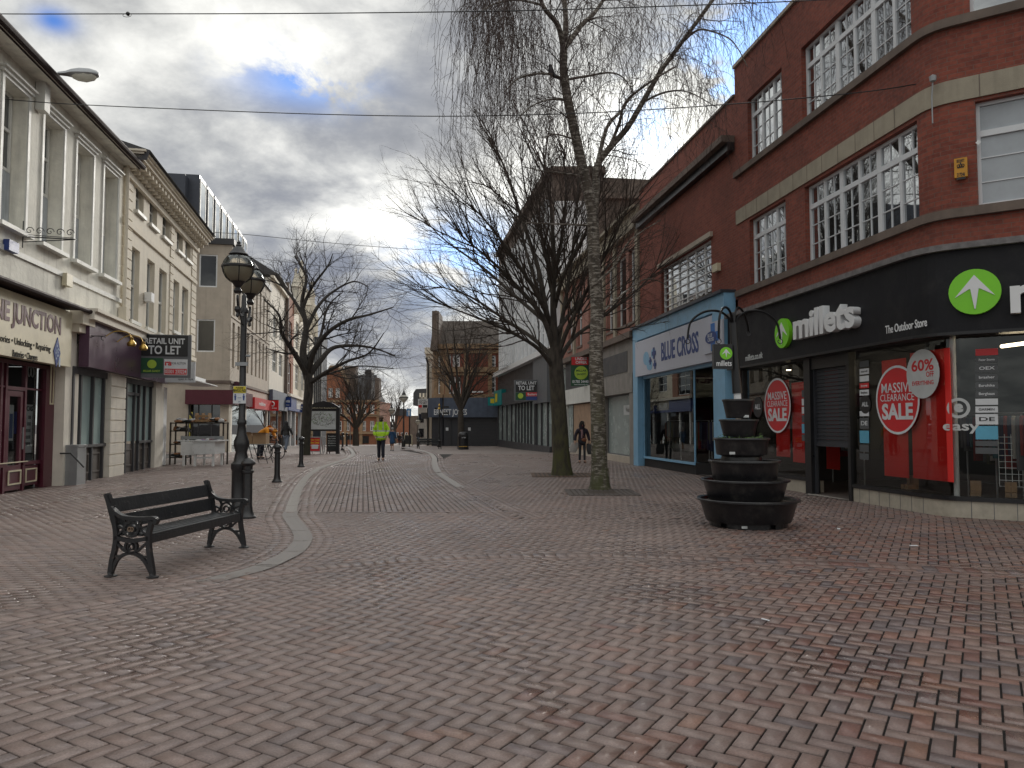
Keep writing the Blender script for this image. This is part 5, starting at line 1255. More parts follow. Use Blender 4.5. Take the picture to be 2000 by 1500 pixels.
hw = [(Lc * .35, Lc * .62, WJ.Z(900, 769), WJ.Z(900, 736)), (Lc * .35, Lc * .62, WJ.Z(900, 716), WJ.Z(900, 694))]
facade(BJ, WJ2, 0, Lc, zb_, zEav, hw, m_sand, .2, 0)
simple_windows(BJ, WJ2, hw, m_white, m_glassD, .18, .10, (), (.5,))
WJ3 = Wall((cp.x - .1 * 1, cp.y + 24), (Vector((cp.x, cp.y + 1.0, 0)) - Vector((cp.x - 3.6, cp.y + 24, 0))))
MB(WJ).quad((cp.x, cp.y + 1, zb_), (cp.x - 2.6, cp.y + 24, zb_ - 1), (cp.x - 2.6, cp.y + 24, zEav), (cp.x, cp.y + 1, zEav)).build('side_wall', m_sand, BJ)
mb = MB(WJ); Z_ = zRid
mb.quad(WJ.pt(uC0 + .3, -1, zEav), WJ.pt(uR, .3, zEav), WJ.pt(uR, -5, Z_), WJ.pt(uC0 + .3, -5, Z_)); mb.quad(WJ.pt(uC0 + .3, -1, zEav), WJ.pt(uC0 + .3, -5, Z_), WJ.pt(uC0 + .3, -10, zEav))
mb.build('roof', m_tile_roof, BJ)
MB(WJ).box(uC0 - .1, uC0 + .5, -4, -.2, zEav, Z_ + .25).prism([(uC0 - .2, zEav - .3), (uC0 + .4, zEav - .3), (uC0 + .4, Z_ + .2), (uC0 + .2, Z_ + .2)], -1, .4).build('gable_parapet', m_brownstone, BJ)
mb = MB(WJ)
for z0, z1, n in ((WJ.Z(900, 681), WJ.Z(900, 672), .35), (WJ.Z(900, 690), WJ.Z(900, 684), .12), (WJ.Z(900, 727), WJ.Z(900, 717), .18), (WJ.Z(900, 733), WJ.Z(900, 729), .10), (WJ.Z(900, 777), WJ.Z(900, 770), .22)): mb.box(uL, uR, .004, n, z0, z1); mb.w = WJ2; mb.box(0, Lc, .004, n, z0, z1); mb.w = WJ
for px in (866, 903, 950, 970): mb.box(WJ.S(px) + .15, WJ.S(px) + .5, .003, .10, WJ.Z(900, 770), zEav)
mb.build('stone_dressings', m_sand, BJ)
mb = MB(WJ).box(uL, uR, .25, .55, zfb, zfa); mb.w = WJ2; mb.box(-.1, Lc + .06, .25, .55, zfb, zfa); fj = mb.build('fascia', m_bluegrey, BJ)
text(fj, WJ, 'ERNEST JONES', .52, WJ.S(880, .55), zfb + .42, .56, m_letter, width=WJ.S(912, .55) - WJ.S(848, .55), bold=.02)
MB(WJ).box(uL, uR, .01, .2, zb_, zfb).build('shutters', m_shutter, BJ); MB(WJ2).box(0, Lc, .01, .2, zb_, zfb).build('shutters', m_shutter, BJ)
mb = MB(WJ); z = zb_
while z < zfb - .2: mb.box(WJ.S(908), uR - .3, .2, .225, z, z + .06); mb.box(uL + .3, WJ.S(880), .2, .22, z, z + .05); z += .13
mb.box(WJ.S(881), WJ.S(882), .2, .3, zb_, zfb).box(WJ.S(896), WJ.S(897), .2, .3, zb_, zfb).box(WJ.S(906), WJ.S(907), .2, .3, zb_, zfb); mb.build('shutter_slats', m_shopgrey, BJ)
mb = MB(WJ)
for px in (875, 918): mb.box(WJ.S(px - 3), WJ.S(px + 2), .3, .31, WJ.Z(900, 841), WJ.Z(900, 835))
mb.build('paper_notice', m_paper, BJ)
MB(WJ).box(WJ.S(922), WJ.S(944), .03, .06, WJ.Z(930, 767), WJ.Z(930, 764)).build('street_name_plate', m_white, BJ)
# pale building edge and dark timber-gabled building further down
pV = at(838, 870, 90)
BV = empty('pale_street_building', (pV.x, 90, gz(90)), 'pale narrow frontage just left of the jeweller corner', 'building')
WV = Wall((pV.x, 90), (1, 0)); hv = [WV.rect(835.5, 839, y0, y1) for y0, y1 in ((712, 735), (750, 775))]
facade(BV, WV, WV.S(833), WV.S(848), -3, WV.Z(838, 692), [], m_stucco2, .2, 30)
MB(WV).box(WV.S(831), WV.S(848), .0, .9, WV.Z(838, 692), WV.Z(838, 680)).box(WV.S(832), WV.S(848), .0, .5, WV.Z(838, 702), WV.Z(838, 692)).build('cornice', m_stucco, BV)
MB(WV).tube([WV.pt(WV.S(837), .3, -2), WV.pt(WV.S(837), .3, WV.Z(838, 712)), WV.pt(WV.S(834), .8, WV.Z(838, 700))], .12, 6).build('downpipe', m_black, BV)
MB(WV).box(WV.S(824), WV.S(838), .1, .4, WV.Z(838, 818), WV.Z(838, 806)).build('fascia', m_shopgrey, BV)
pT = at(822, 866, 125)
BT = empty('timbered_building', (pT.x, 125, gz(125)), 'dark building with half-timbered gable far down the street', 'building')
WT = Wall((pT.x, 125), (1, 0))
MB(WT).box(WT.S(817), WT.S(850), -10, 0, -4, WT.Z(822, 792)).build('wall', m_concgrey, BT)
MB(WT).prism([(WT.S(808), WT.Z(822, 792)), (WT.S(850), WT.Z(822, 792)), (WT.S(850), WT.Z(822, 758)), (WT.S(813), WT.Z(822, 760)), (WT.S(808), WT.Z(822, 768))], -12, .3).build('upper_storey', m_slate, BT)
mb = MB(WT); a, b = WT.S(820), WT.S(845); zz0, zz1 = WT.Z(822, 790), WT.Z(822, 768)
for i in range(4): mb.box(a + (b - a) * i / 4, a + (b - a) * i / 4 + .3, .31, .36, zz0, zz1)
mb.box(a, b, .31, .36, (zz0 + zz1) / 2, (zz0 + zz1) / 2 + .25); mb.build('timber_framing', m_stucco, BT)
MB(WT).box(WT.S(800), WT.S(817), -10, 0, -4, WT.Z(822, 812)).build('low_wing', m_brownstone, BT)
mb = MB(WT)
for i in range(3):
    for j in range(2): mb.box(WT.S(819) + i * 1.3, WT.S(819) + i * 1.3 + .8, .01, .06, -.5 + 2.4 * j, .9 + 2.4 * j)
mb.build('window', m_glassD, BT)
# low brick buildings at the vanishing point
for pl, pr, yt, Y, lab, mt in ((741, 772, 838, 190, 'low brown building at the far end under the bare trees', m_brownstone), (772, 800, 812, 175, 'small red brick building at the far end beside the tall lamp', m_brickO)):
    Wf = Wall((0, Y), (1, 0)); a, b, zt = Wf.S(pl), Wf.S(pr), Wf.Z(pl, yt)
    Bf = empty('far_building', (Wf.S((pl + pr) / 2), Y, gz(Y)), lab, 'building')
    hh = [(a + (b - a) * f, a + (b - a) * (f + .18), gz(Y) + 1, gz(Y) + 2.4) for f in (.1, .42, .72)]
    facade(Bf, Wf, a, b, gz(Y) - .5, zt, hh, mt, .2, 8)
    for h in hh: window(Bf, Wf, h, .18, m_white, m_glassD, .15)
    MB(Wf).prism([(a - .4, zt), (b + .4, zt), (b - .8, zt + 1.6), (a + .8, zt + 1.6)], -7, .3).build('roof', m_slate, Bf)
# ---------------------------------------------------------------- bare trees
m_bark = M('dark_bark', (.055, .045, .036), .9, var=.35, scale=9, bump=1, bscale=40)
def mossy(name, col, moss, zlo, zhi, white=False):
    m = bpy.data.materials.new(name); m.use_nodes = True; t = NT(m.node_tree); b = t.n['Principled BSDF']
    g = t.node('ShaderNodeNewGeometry').outputs['Position']; z = t.node('ShaderNodeSeparateXYZ', inp={0: g}).outputs[2]
    n = t.node('ShaderNodeTexNoise', inp={'Vector': t.vmath('MULTIPLY', g, (9, 9, 3)).outputs[0], 'Scale': 1.0, 'Detail': 6.0}).outputs[0]
    c = t.mix(t.ramp(n, [(.35, 0), (.7, 1)]), tuple(x * .6 for x in col), tuple(x * 1.5 for x in col))
    if white:
        n2 = t.node('ShaderNodeTexNoise', inp={'Vector': t.vmath('MULTIPLY', g, (5, 5, 22)).outputs[0], 'Scale': 1.0, 'Detail': 4.0, 'Roughness': .7}).outputs[0]
        c = t.mix(t.ramp(n2, [(.50, 0), (.58, .8)]), c, (.34, .31, .27))
    f = t.node('ShaderNodeMapRange', inp={0: z, 1: zhi, 2: zlo, 3: 0.0, 4: 1.0}).outputs[0]
    c = t.mix(t.math('MULTIPLY', f, t.ramp(n, [(.4, .2), (.6, .9)])), c, moss)
    t.l.new(c, b.inputs['Base Color']); b.inputs['Roughness'].default_value = .9
    t.l.new(t.node('ShaderNodeBump', inp={'Height': n, 'Strength': 1.0, 'Distance': .03}).outputs[0], b.inputs['Normal']); return m
class Tree:
    def __init__(s, seed): s.r = np.random.default_rng(seed); s.tr = MB(); s.tw = []     # twigs: (pts, r0, r1)
    def limb(s, pts, r0, r1, sides=9, n=5):
        P_ = smooth(pts, n); k = len(P_); s.tr.tube(P_, [r0 + (r1 - r0) * (i / (k - 1)) ** .85 for i in range(k)], sides); return P_, [r0 + (r1 - r0) * (i / (k - 1)) ** .85 for i in range(k)]
    def grow(s, p, d, L, r, lvl, K):
        """one wandering branch with its side branches"""
        g = s.r; n = max(3, int(L / K['seg'][lvl])); pts = [Vector(p)]; d = Vector(d).normalized(); q = Vector(p)
        up = K['up'][lvl]; wob = K['wob'][lvl]
        for i in range(n):
            d = (d + Vector(g.normal(0, wob, 3)) + Vector((0, 0, up))).normalized(); q = q + d * (L / n); pts.append(q.copy())
        s.tw.append((pts, r, r * K['tip'][lvl], 5 if r > .012 else (4 if r > .006 else 3)))
        if lvl + 1 < len(K['num']):
            m = K['num'][lvl + 1]; m = int(m * L * g.uniform(.8, 1.2)) if K['perm'] else m
            for j in range(m):
                t = g.uniform(K['start'][lvl + 1], 1.0); i = min(n - 1, int(t * n)); b = pts[i].lerp(pts[i + 1], t * n - i if t * n - i <= 1 else 1)
                dd = (pts[i + 1] - pts[i]).normalized(); ax = Vector(g.normal(0, 1, 3)); ax = (ax - dd * ax.dot(dd)).normalized()
                an = K['ang'][lvl + 1] * g.uniform(.7, 1.3); nd = dd * math.cos(an) + ax * math.sin(an)
                s.grow(b, nd, K['len'][lvl + 1] * g.uniform(.55, 1.25) * (1.15 - .5 * t), r * K['rr'][lvl + 1] * (1 - .35 * t), lvl + 1, K)
    def sprout(s, P_, rad, num, ang, L, K, t0=.15, rf=.45, bias=None, rmax=.05):
        g = s.r; n = len(P_) - 1
        for j in range(num):
            t = g.uniform(t0, 1) ; i = min(n - 1, int(t * n)); b = P_[i].lerp(P_[i + 1], t * n - i)
            dd = (P_[i + 1] - P_[i]).normalized(); ax = Vector(g.normal(0, 1, 3)) + (Vector(bias) if bias else Vector((0, 0, 0))); ax = (ax - dd * ax.dot(dd)).normalized()
            an = ang * g.uniform(.7, 1.3); s.grow(b, dd * math.cos(an) + ax * math.sin(an), L * g.uniform(.6, 1.2) * (1.2 - .5 * t), min(rmax, rad[i] * rf), 0, K)
    def finish(s, name, loc, label, mtr, mtw, group=None):
        root = empty(name, loc, label, 'tree', group)
        s.tr.build('trunk', mtr, root, smooth=True)
        mesh_tubes(s.tw, 'crown', mtw, root); return root
def mesh_tubes(tw, name, mat, root):
    V = []; F = []; off = 0
    for pts, r0, r1, sd in tw:
        P_ = np.array([tuple(p) for p in pts]); n = len(P_); T = np.gradient(P_, axis=0); T /= np.linalg.norm(T, axis=1)[:, None] + 1e-9
        a = np.where(np.abs(T[:, 2:3]) < .9, np.array([[0, 0, 1.]]), np.array([[1., 0, 0]])); X = np.cross(T, a); X /= np.linalg.norm(X, axis=1)[:, None]; Y_ = np.cross(T, X)
        r = np.linspace(r0, r1, n)[:, None]; k = np.arange(sd) * 2 * math.pi / sd
        ring = P_[:, None] + r[:, None] * (X[:, None] * np.cos(k)[None, :, None] + Y_[:, None] * np.sin(k)[None, :, None])
        V.append(ring.reshape(-1, 3)); i = np.arange(n - 1)[:, None] * sd; j = np.arange(sd)[None]; j2 = (j + 1) % sd
        F.append((np.stack([i + j, i + j2, i + sd + j2, i + sd + j], -1).reshape(-1, 4) + off)); off += n * sd
    V = np.concatenate(V) - np.array(WL[root]); F = np.concatenate(F).astype(np.int32)
    me = bpy.data.meshes.new(name); me.vertices.add(len(V)); me.vertices.foreach_set('co', V.ravel()); me.loops.add(F.size); me.loops.foreach_set('vertex_index', F.ravel())
    me.polygons.add(len(F)); me.polygons.foreach_set('loop_start', (np.arange(len(F)) * 4).astype(np.int32)); me.polygons.foreach_set('loop_total', np.full(len(F), 4, dtype=np.int32)); me.update(calc_edges=True)
    me.materials.append(mat); o = bpy.data.objects.new(name, me); COL.objects.link(o); o.parent = root; WL[o] = WL[root]; return o
m_twig = M('twigs', (.045, .032, .024), .85, var=.25); m_twigb = M('birch_twigs', (.05, .03, .024), .8, var=.25)

# birch: survey pixels with a distance along the street for every joint
bb = gp(1172, 956); YB = bb.y
T = Tree(5)
def pl(*q): return [at(x, y, YB + dy) for x, y, dy in q]
stem = [Vector((bb.x, YB, -.05))] + pl((1170, 880, 0), (1168, 800, 0), (1164, 700, .05), (1166, 600, .1), (1160, 500, .1), (1157, 420, .1), (1148, 370, .05))
P0, r0 = T.limb(stem, .20, .125, 12)
T.tr.tube([Vector((bb.x, YB, -.05)), Vector((bb.x, YB, .12)), Vector((bb.x, YB, .5))], [.29, .235, .20], 12)
s1, r1 = T.limb(pl((1150, 380, .05), (1136, 320, 0), (1122, 255, -.1), (1108, 190, -.2), (1101, 140, -.25), (1101, 95, -.3)), .135, .09, 10)
s2, r2 = T.limb(pl((1158, 430, .1), (1164, 370, .3), (1166, 325, .4), (1190, 290, .5), (1225, 250, .6), (1255, 200, .6), (1290, 140, .5), (1330, 85, .4), (1395, -5, .2), (1440, -80, 0)), .105, .04, 9)
limbs = [(s1, r1), (s2, r2)]
def L_(pts, a, b, sd=7): q = T.limb(pl(*pts), a, b, sd); limbs.append(q); return q
L_([(1101, 100, -.3), (1090, 50, -.6), (1060, 10, -.9), (1040, -60, -1.2), (1000, -120, -1.4)], .075, .03)
L_([(1101, 100, -.3), (1105, 40, -.2), (1100, -40, 0), (1110, -140, .2)], .085, .04)
L_([(1104, 92, -.3), (1135, 50, .1), (1165, 20, .4), (1200, -40, .9), (1230, -110, 1.2)], .07, .03)
L_([(1166, 325, .4), (1185, 250, .9), (1215, 215, 1.4), (1225, 195, 1.6), (1240, 180, 1.8)], .06, .02)
L_([(1190, 290, .5), (1210, 240, .2), (1222, 200, 0), (1270, 160, -.4), (1320, 130, -.7)], .05, .02)
L_([(1101, 155, -.2), (1075, 145, -.5), (1040, 145, -.9), (1010, 155, -1.2), (985, 180, -1.4)], .035, .012)
L_([(1110, 155, -.2), (1150, 148, .2), (1190, 142, .6), (1215, 150, .9), (1235, 175, 1.2)], .035, .012)
L_([(1102, 195, -.2), (1070, 195, -.4), (1035, 210, -.8), (1005, 240, -1.2)], .028, .01)
L_([(1140, 345, 0), (1100, 338, -.5), (1060, 334, -1.0), (1020, 325, -1.4)], .03, .01)
L_([(1152, 440, 0), (1100, 438, -.4), (1050, 436, -.8), (1020, 434, -1.2)], .028, .008)
L_([(1126, 275, 0), (1110, 268, -.5), (1080, 262, -.9), (1062, 270, -1.2)], .03, .01)
L_([(1330, 85, .4), (1360, 60, 0), (1385, 60, -.4), (1430, 80, -.8), (1460, 130, -1)], .035, .01)
L_([(1255, 200, .6), (1300, 180, 1), (1345, 180, 1.3), (1400, 210, 1.5)], .035, .01)
L_([(1155, 560, 0), (1200, 520, -.3), (1230, 470, -.6), (1290, 430, -.9)], .035, .01)
L_([(1166, 620, 0), (1210, 580, .3), (1262, 545, .6), (1310, 560, .9)], .03, .008)
L_([(1060, 10, -.9), (1010, 0, -1.2), (960, 10, -1.5), (920, 40, -1.7)], .03, .01); L_([(1040, -60, -1.2), (980, -60, -1.2), (920, -40, -1), (880, 0, -.9)], .03, .01)
L_([(1200, -40, .9), (1260, -60, .5), (1330, -60, 0), (1400, -20, -.4), (1480, 10, -.7)], .035, .01); L_([(1395, -5, .2), (1440, -30, .2), (1480, -30, 0), (1500, 0, -.1)], .03, .01)
KB = dict(num=[0, 5, 4], seg=[.13, .11, .10], up=[-.02, -.13, -.22], wob=[.15, .13, .10], tip=[.3, .35, .5], start=[0, .15, .1], ang=[0, .8, .5], len=[0, .9, .55], rr=[0, .45, .55], perm=False)
KD = dict(num=[0, 5, 3], seg=[.16, .12, .10], up=[-.06, -.20, -.25], wob=[.11, .10, .09], tip=[.35, .4, .6], start=[0, .1, .1], ang=[0, .7, .45], len=[0, 1.3, .45], rr=[0, .5, .6], perm=False)
for i, (P_, rd) in enumerate(limbs):
    T.sprout(P_, rd, 14 if i < 2 else 9, .9, 1.3, KD if (P_[-1].z > 8.6) else KB, .12, .30, rmax=.016)
g = T.r
# long drooping curtains of twigs
def curtain(x0, x1, y0, y1, n, lmin, lmax, spread=1.6):
    for _ in range(n):
        p = at(g.uniform(x0, x1), g.uniform(y0, y1), YB + g.normal(-.3, spread)); L = g.uniform(lmin, lmax)
        q = p.copy(); pts = [q.copy()]; d = Vector((g.normal(0, .5), g.normal(0, .5), .1)); m = int(L / .12)
        for k in range(m):
            d = (d + Vector((g.normal(0, .12), g.normal(0, .12), -.30))).normalized(); q = q + d * .12; pts.append(q.copy())
            if g.random() < .38:
                e = q.copy(); dd = Vector((g.normal(0, .8), g.normal(0, .8), -.6)).normalized(); pp = [e.copy()]
                for z in range(int(g.integers(2, 5))): dd = (dd + Vector((g.normal(0, .2), g.normal(0, .2), -.3))).normalized(); e = e + dd * .075; pp.append(e.copy())
                T.tw.append((pp, .0040, .0034, 3))
        T.tw.append((pts, .0058, .0038, 3))
curtain(900, 1010, -120, 20, 170, 1.6, 4.4); curtain(960, 1080, -60, 80, 150, 1.0, 3.4); curtain(1100, 1260, -60, 180, 170, .9, 2.6); curtain(1240, 1400, -60, 180, 130, .8, 2.4)
curtain(1400, 1500, -100, 20, 70, .8, 2.0, 1.2); curtain(860, 920, -90, -20, 14, .8, 1.5); curtain(1290, 1410, 130, 250, 50, .7, 1.6); curtain(980, 1200, 140, 350, 90, .6, 1.7)
m_birch = mossy('birch_bark', (.085, .07, .055), (.05, .055, .02), 0.2, 3.5, True)
T.finish('birch_tree', (bb.x, YB, 0), 'tall bare birch with peeling bark and drooping twigs, a bird on its branch', m_birch, m_twigb)

# round-headed tree beside it
mb_ = gp(1098, 928); YM = mb_.y
T = Tree(11)
def pm(*q): return [at(x, y, YM + dy) for x, y, dy in q]
P0, r0 = T.limb([Vector((mb_.x, YM, -.05))] + pm((1095, 860, 0), (1090, 780, 0), (1086, 720, 0), (1083, 680, 0)), .255, .21, 12)
T.tr.tube([Vector((mb_.x, YM, -.05)), Vector((mb_.x - .01, YM, .25)), Vector((mb_.x - .02, YM, .7))], [.35, .29, .25], 12)
KM = dict(num=[0, 6, 4], seg=[.28, .20, .15], up=[.035, .03, .02], wob=[.09, .11, .13], tip=[.25, .35, .5], start=[0, .2, .2], ang=[0, .55, .55], len=[0, 1.15, .5], rr=[0, .42, .5], perm=False)
mains = [([(1083, 690, 0), (1060, 620, -.3), (1010, 560, -.8), (960, 510, -1.2), (900, 460, -1.6)], .105, .02), ([(1084, 690, 0), (1065, 600, .3), (1050, 520, .7), (1020, 430, 1.2), (990, 340, 1.5), (965, 280, 1.6)], .115, .02),
 ([(1084, 680, 0), (1080, 590, -.2), (1082, 500, -.5), (1075, 400, -.7), (1060, 300, -.8)], .125, .02), ([(1086, 690, 0), (1100, 610, .4), (1115, 520, .9), (1125, 430, 1.2), (1130, 340, 1.4)], .085, .02),
 ([(1088, 700, 0), (1110, 640, -.4), (1150, 560, -1.0), (1190, 480, -1.4), (1230, 400, -1.6)], .085, .018), ([(1088, 710, 0), (1120, 660, .5), (1175, 620, 1.1), (1240, 570, 1.5), (1290, 520, 1.8)], .085, .015),
 ([(1082, 700, 0), (1040, 660, .5), (980, 620, 1.2), (920, 580, 1.8), (860, 560, 2.2)], .085, .015), ([(1082, 720, 0), (1050, 680, -.6), (1000, 650, -1.3), (930, 620, -1.9), (850, 590, -2.2)], .08, .014),
 ([(1080, 640, .1), (1040, 560, -.8), (980, 470, -1.6), (920, 400, -2.2)], .08, .014), ([(1083, 600, 0), (1100, 540, -1), (1140, 460, -1.9), (1170, 390, -2.4)], .08, .014),
 ([(1080, 640, 0), (1020, 590, 1), (940, 520, 2), (870, 470, 2.6), (830, 430, 3)], .08, .012), ([(1086, 650, 0), (1130, 590, 1), (1180, 530, 1.8), (1220, 490, 2.4)], .08, .012),
 ([(1060, 600, .2), (1030, 500, .9), (1005, 420, 1.4), (950, 360, 2)], .07, .012), ([(1078, 560, 0), (1060, 470, 0), (1030, 390, -.2), (1015, 290, -.3)], .07, .012), ([(1083, 540, -.2), (1098, 460, 0), (1105, 370, .1), (1100, 290, .1)], .07, .012)]
for q, a, b in mains:
    P_, rd = T.limb(pm(*q), a, b, 7); T.sprout(P_, rd, 23, .5, 2.8, KM, .2, .42, (0, 0, .25), rmax=.026)
    T.sprout(P_, rd, 7, .35, 3.2, KM, .85, .8, (0, 0, .3), rmax=.026)
m_maple = mossy('mossy_bark', (.06, .05, .04), (.065, .068, .018), .3, 3.0)
T.finish('bare_street_tree', (mb_.x, YM, 0), 'bare round-headed tree with mossy trunk, just left of the birch', m_maple, m_twig)

# spreading tree on the left behind the map board
b3 = gp(596, 889); Y3 = b3.y
T = Tree(21)
def p3(*q): return [at(x, y, Y3 + dy) for x, y, dy in q]
T.limb([Vector((b3.x, Y3, gz(Y3) - .05))] + p3((597, 850, 0), (600, 800, 0), (603, 760, 0), (602, 730, 0)), .27, .22, 12)
K3 = dict(num=[0, 6, 4], seg=[.35, .26, .2], up=[.02, .03, .02], wob=[.19, .22, .24], tip=[.3, .35, .5], start=[0, .15, .2], ang=[0, .75, .75], len=[0, 1.5, .75], rr=[0, .5, .55], perm=False)
for q, a, b in [([(602, 740, 0), (592, 690, 0), (598, 640, .3), (590, 590, .5), (598, 540, .6), (575, 500, .5)], .24, .03), ([(602, 735, 0), (575, 690, -.8), (550, 650, -1.8), (545, 615, -2.4), (515, 585, -3)], .17, .025),
 ([(602, 735, 0), (625, 705, .4), (650, 680, 1), (690, 675, 1.8), (730, 680, 2.4), (772, 695, 3)], .18, .025), ([(602, 730, 0), (612, 690, -.5), (640, 650, -1.2), (680, 625, -1.8), (720, 615, -2.4), (768, 600, -3)], .18, .025),
 ([(596, 650, .2), (620, 600, 1), (650, 570, 1.8), (690, 550, 2.4), (720, 560, 2.8)], .12, .02), ([(594, 620, .4), (570, 580, .8), (545, 555, 1.4), (510, 545, 2)], .11, .02),
 ([(603, 750, 0), (640, 725, -.6), (680, 705, -1.4), (720, 690, -2.2), (750, 650, -3)], .13, .02), ([(592, 600, .5), (610, 560, .2), (640, 520, -.2), (650, 495, -.4)], .10, .02),
 ([(600, 700, 0), (625, 660, 1.2), (640, 600, 2.2), (670, 570, 3)], .12, .02), ([(603, 745, 0), (625, 735, 1), (650, 728, 1.8), (700, 715, 2.6), (770, 720, 3.4)], .10, .02), ([(580, 690, -.7), (555, 690, -1.4), (520, 680, -2)], .08, .015)]:
    P_, rd = T.limb(p3(*q), a, b, 7); T.sprout(P_, rd, 9, .8, 2.3, K3, .2, .42, (0, 0, .15), rmax=.05)
T.finish('bare_street_tree', (b3.x, Y3, gz(Y3)), 'bare spreading tree with crooked dark limbs behind the map board', mossy('dark_tree_bark', (.035, .03, .026), (.035, .035, .02), 0, 2.5), M('dark_twigs', (.028, .022, .019), .85))

# smaller trees further away
def small_tree(seed, px, py, label, crown, r0, L, group, n_main=7, Lr=1.0, fork=None, Yf=None):
    b = gp(px, py); 
    if Yf: b = at(px, py, Yf); b.z = gz(Yf)
    T = Tree(seed); g = T.r; x0, x1, y0, y1 = crown; Y = b.y
    fy = fork or (y1 + (py - y1) * .15); fk = at(px, fy, Y); T.limb([b - Vector((0, 0, .1)), b.lerp(fk, .5), fk], r0, r0 * .75, 8)
    K = dict(num=[0, 5, 4], seg=[.35 * Lr, .3 * Lr, .25 * Lr], up=[.04, .03, .02], wob=[.13, .16, .18], tip=[.3, .35, .5], start=[0, .2, .2], ang=[0, .6, .65], len=[0, 1.2 * Lr, .6 * Lr], rr=[0, .5, .55], perm=False)
    for i in range(n_main):
        f = (i + .5) / n_main; a = math.pi * (1 - f); ex = (x0 + x1) / 2 + (x1 - x0) * .42 * math.cos(a); ey = y1 - (y1 - y0) * (.25 + .65 * math.sin(a)); w_ = (x1 - x0) / FOC * Y * .35
        dy = g.uniform(-w_, w_); e = at(ex, ey, Y + dy); mid = fk.lerp(e, .5) + Vector((g.normal(0, .15) * Lr, 0, g.uniform(0, .3) * Lr))
        P_, rd = T.limb([fk, mid, e], r0 * .5, r0 * .08, 6); T.sprout(P_, rd, 9, .6, 1.9 * Lr, K, .2, .4, rmax=r0 * .2)
    T.finish('bare_street_tree' if group is None else 'bare_tree', tuple(b), label, m_bark, m_twig, group)
small_tree(31, 900, 877, 'slim bare tree growing in front of the jeweller corner, behind the bin', (835, 975, 600, 790), .26, 1, None, 9, 1.35)
small_tree(32, 695, 872, 'small bare tree in front of the orange brick building', (632, 752, 735, 835), .34, 1, None, 8, 1.7, fork=838, Yf=75)
small_tree(33, 772, 866, 'thin bare tree at the far end behind the distant lamps', (735, 800, 745, 835), .3, 1, None, 7, 2.6, Yf=150)

# pigeon on the birch
pb = at(1076, 146, YB - .45)
bird = MB()
bird.ball(pb + Vector((0, 0, .10)), .075, 10, 8, (.9, .9, 1.35)).ball(pb + Vector((-.02, 0, .215)), .04, 8, 6).prism([(pb.x - .075, pb.z + .21), (pb.x - .05, pb.z + .20), (pb.x - .05, pb.z + .222)], -pb.y - .01, -pb.y + .01).prism([(pb.x + .01, pb.z + .06), (pb.x + .05, pb.z + .10), (pb.x + .13, pb.z - .04), (pb.x + .09, pb.z - .05)], -pb.y - .03, -pb.y + .03)
tag(bird.build('pigeon', M('pigeon_grey', (.06, .06, .07), .8), None, loc=pb, smooth=True), 'dark pigeon perched on a birch branch against the sky', 'bird')

# tree pits
for (px, py, hw_, lab) in ((1098, 928, .95, 'rusty square tree grille round the mossy trunk'), (1174, 962, .95, 'dark square tree grille round the birch')):
    hw_ = .7 if 'birch' in lab else .85
    c = gp(px, py); mb = MB()
    for i in range(14):
        x = c.x - hw_ + 2 * hw_ * i / 13
        if abs(x - c.x) > .36: mb.bx(x - .035, x + .035, c.y - hw_, c.y + hw_, .002, .012)
        else: mb.bx(x - .035, x + .035, c.y - hw_, c.y - .4, .002, .012).bx(x - .035, x + .035, c.y + .4, c.y + hw_, .002, .012)
    mb.bx(c.x - hw_ - .07, c.x - hw_ - .04, c.y - hw_ - .04, c.y + hw_ + .04, 0, .015).bx(c.x + hw_ + .04, c.x + hw_ + .07, c.y - hw_ - .04, c.y + hw_ + .04, 0, .015).bx(c.x - hw_ - .04, c.x + hw_ + .04, c.y - hw_ - .07, c.y - hw_ - .04, 0, .015).bx(c.x - hw_ - .04, c.x + hw_ + .04, c.y + hw_ + .04, c.y + hw_ + .07, 0, .015)
    o = mb.build('tree_grille', M('rusty_iron', (.09, .05, .03), .8, var=.4, scale=8) if 'rusty' in lab else M('dark_grille', (.085, .072, .066), .8, var=.4, scale=8), None, loc=(c.x, c.y, 0)); tag(o, lab, 'tree grille')
    tag(MB().quad((c.x - hw_, c.y - hw_, .007), (c.x + hw_, c.y - hw_, .007), (c.x + hw_, c.y + hw_, .007), (c.x - hw_, c.y + hw_, .007)).build('soil', m_pit), kind='structure')
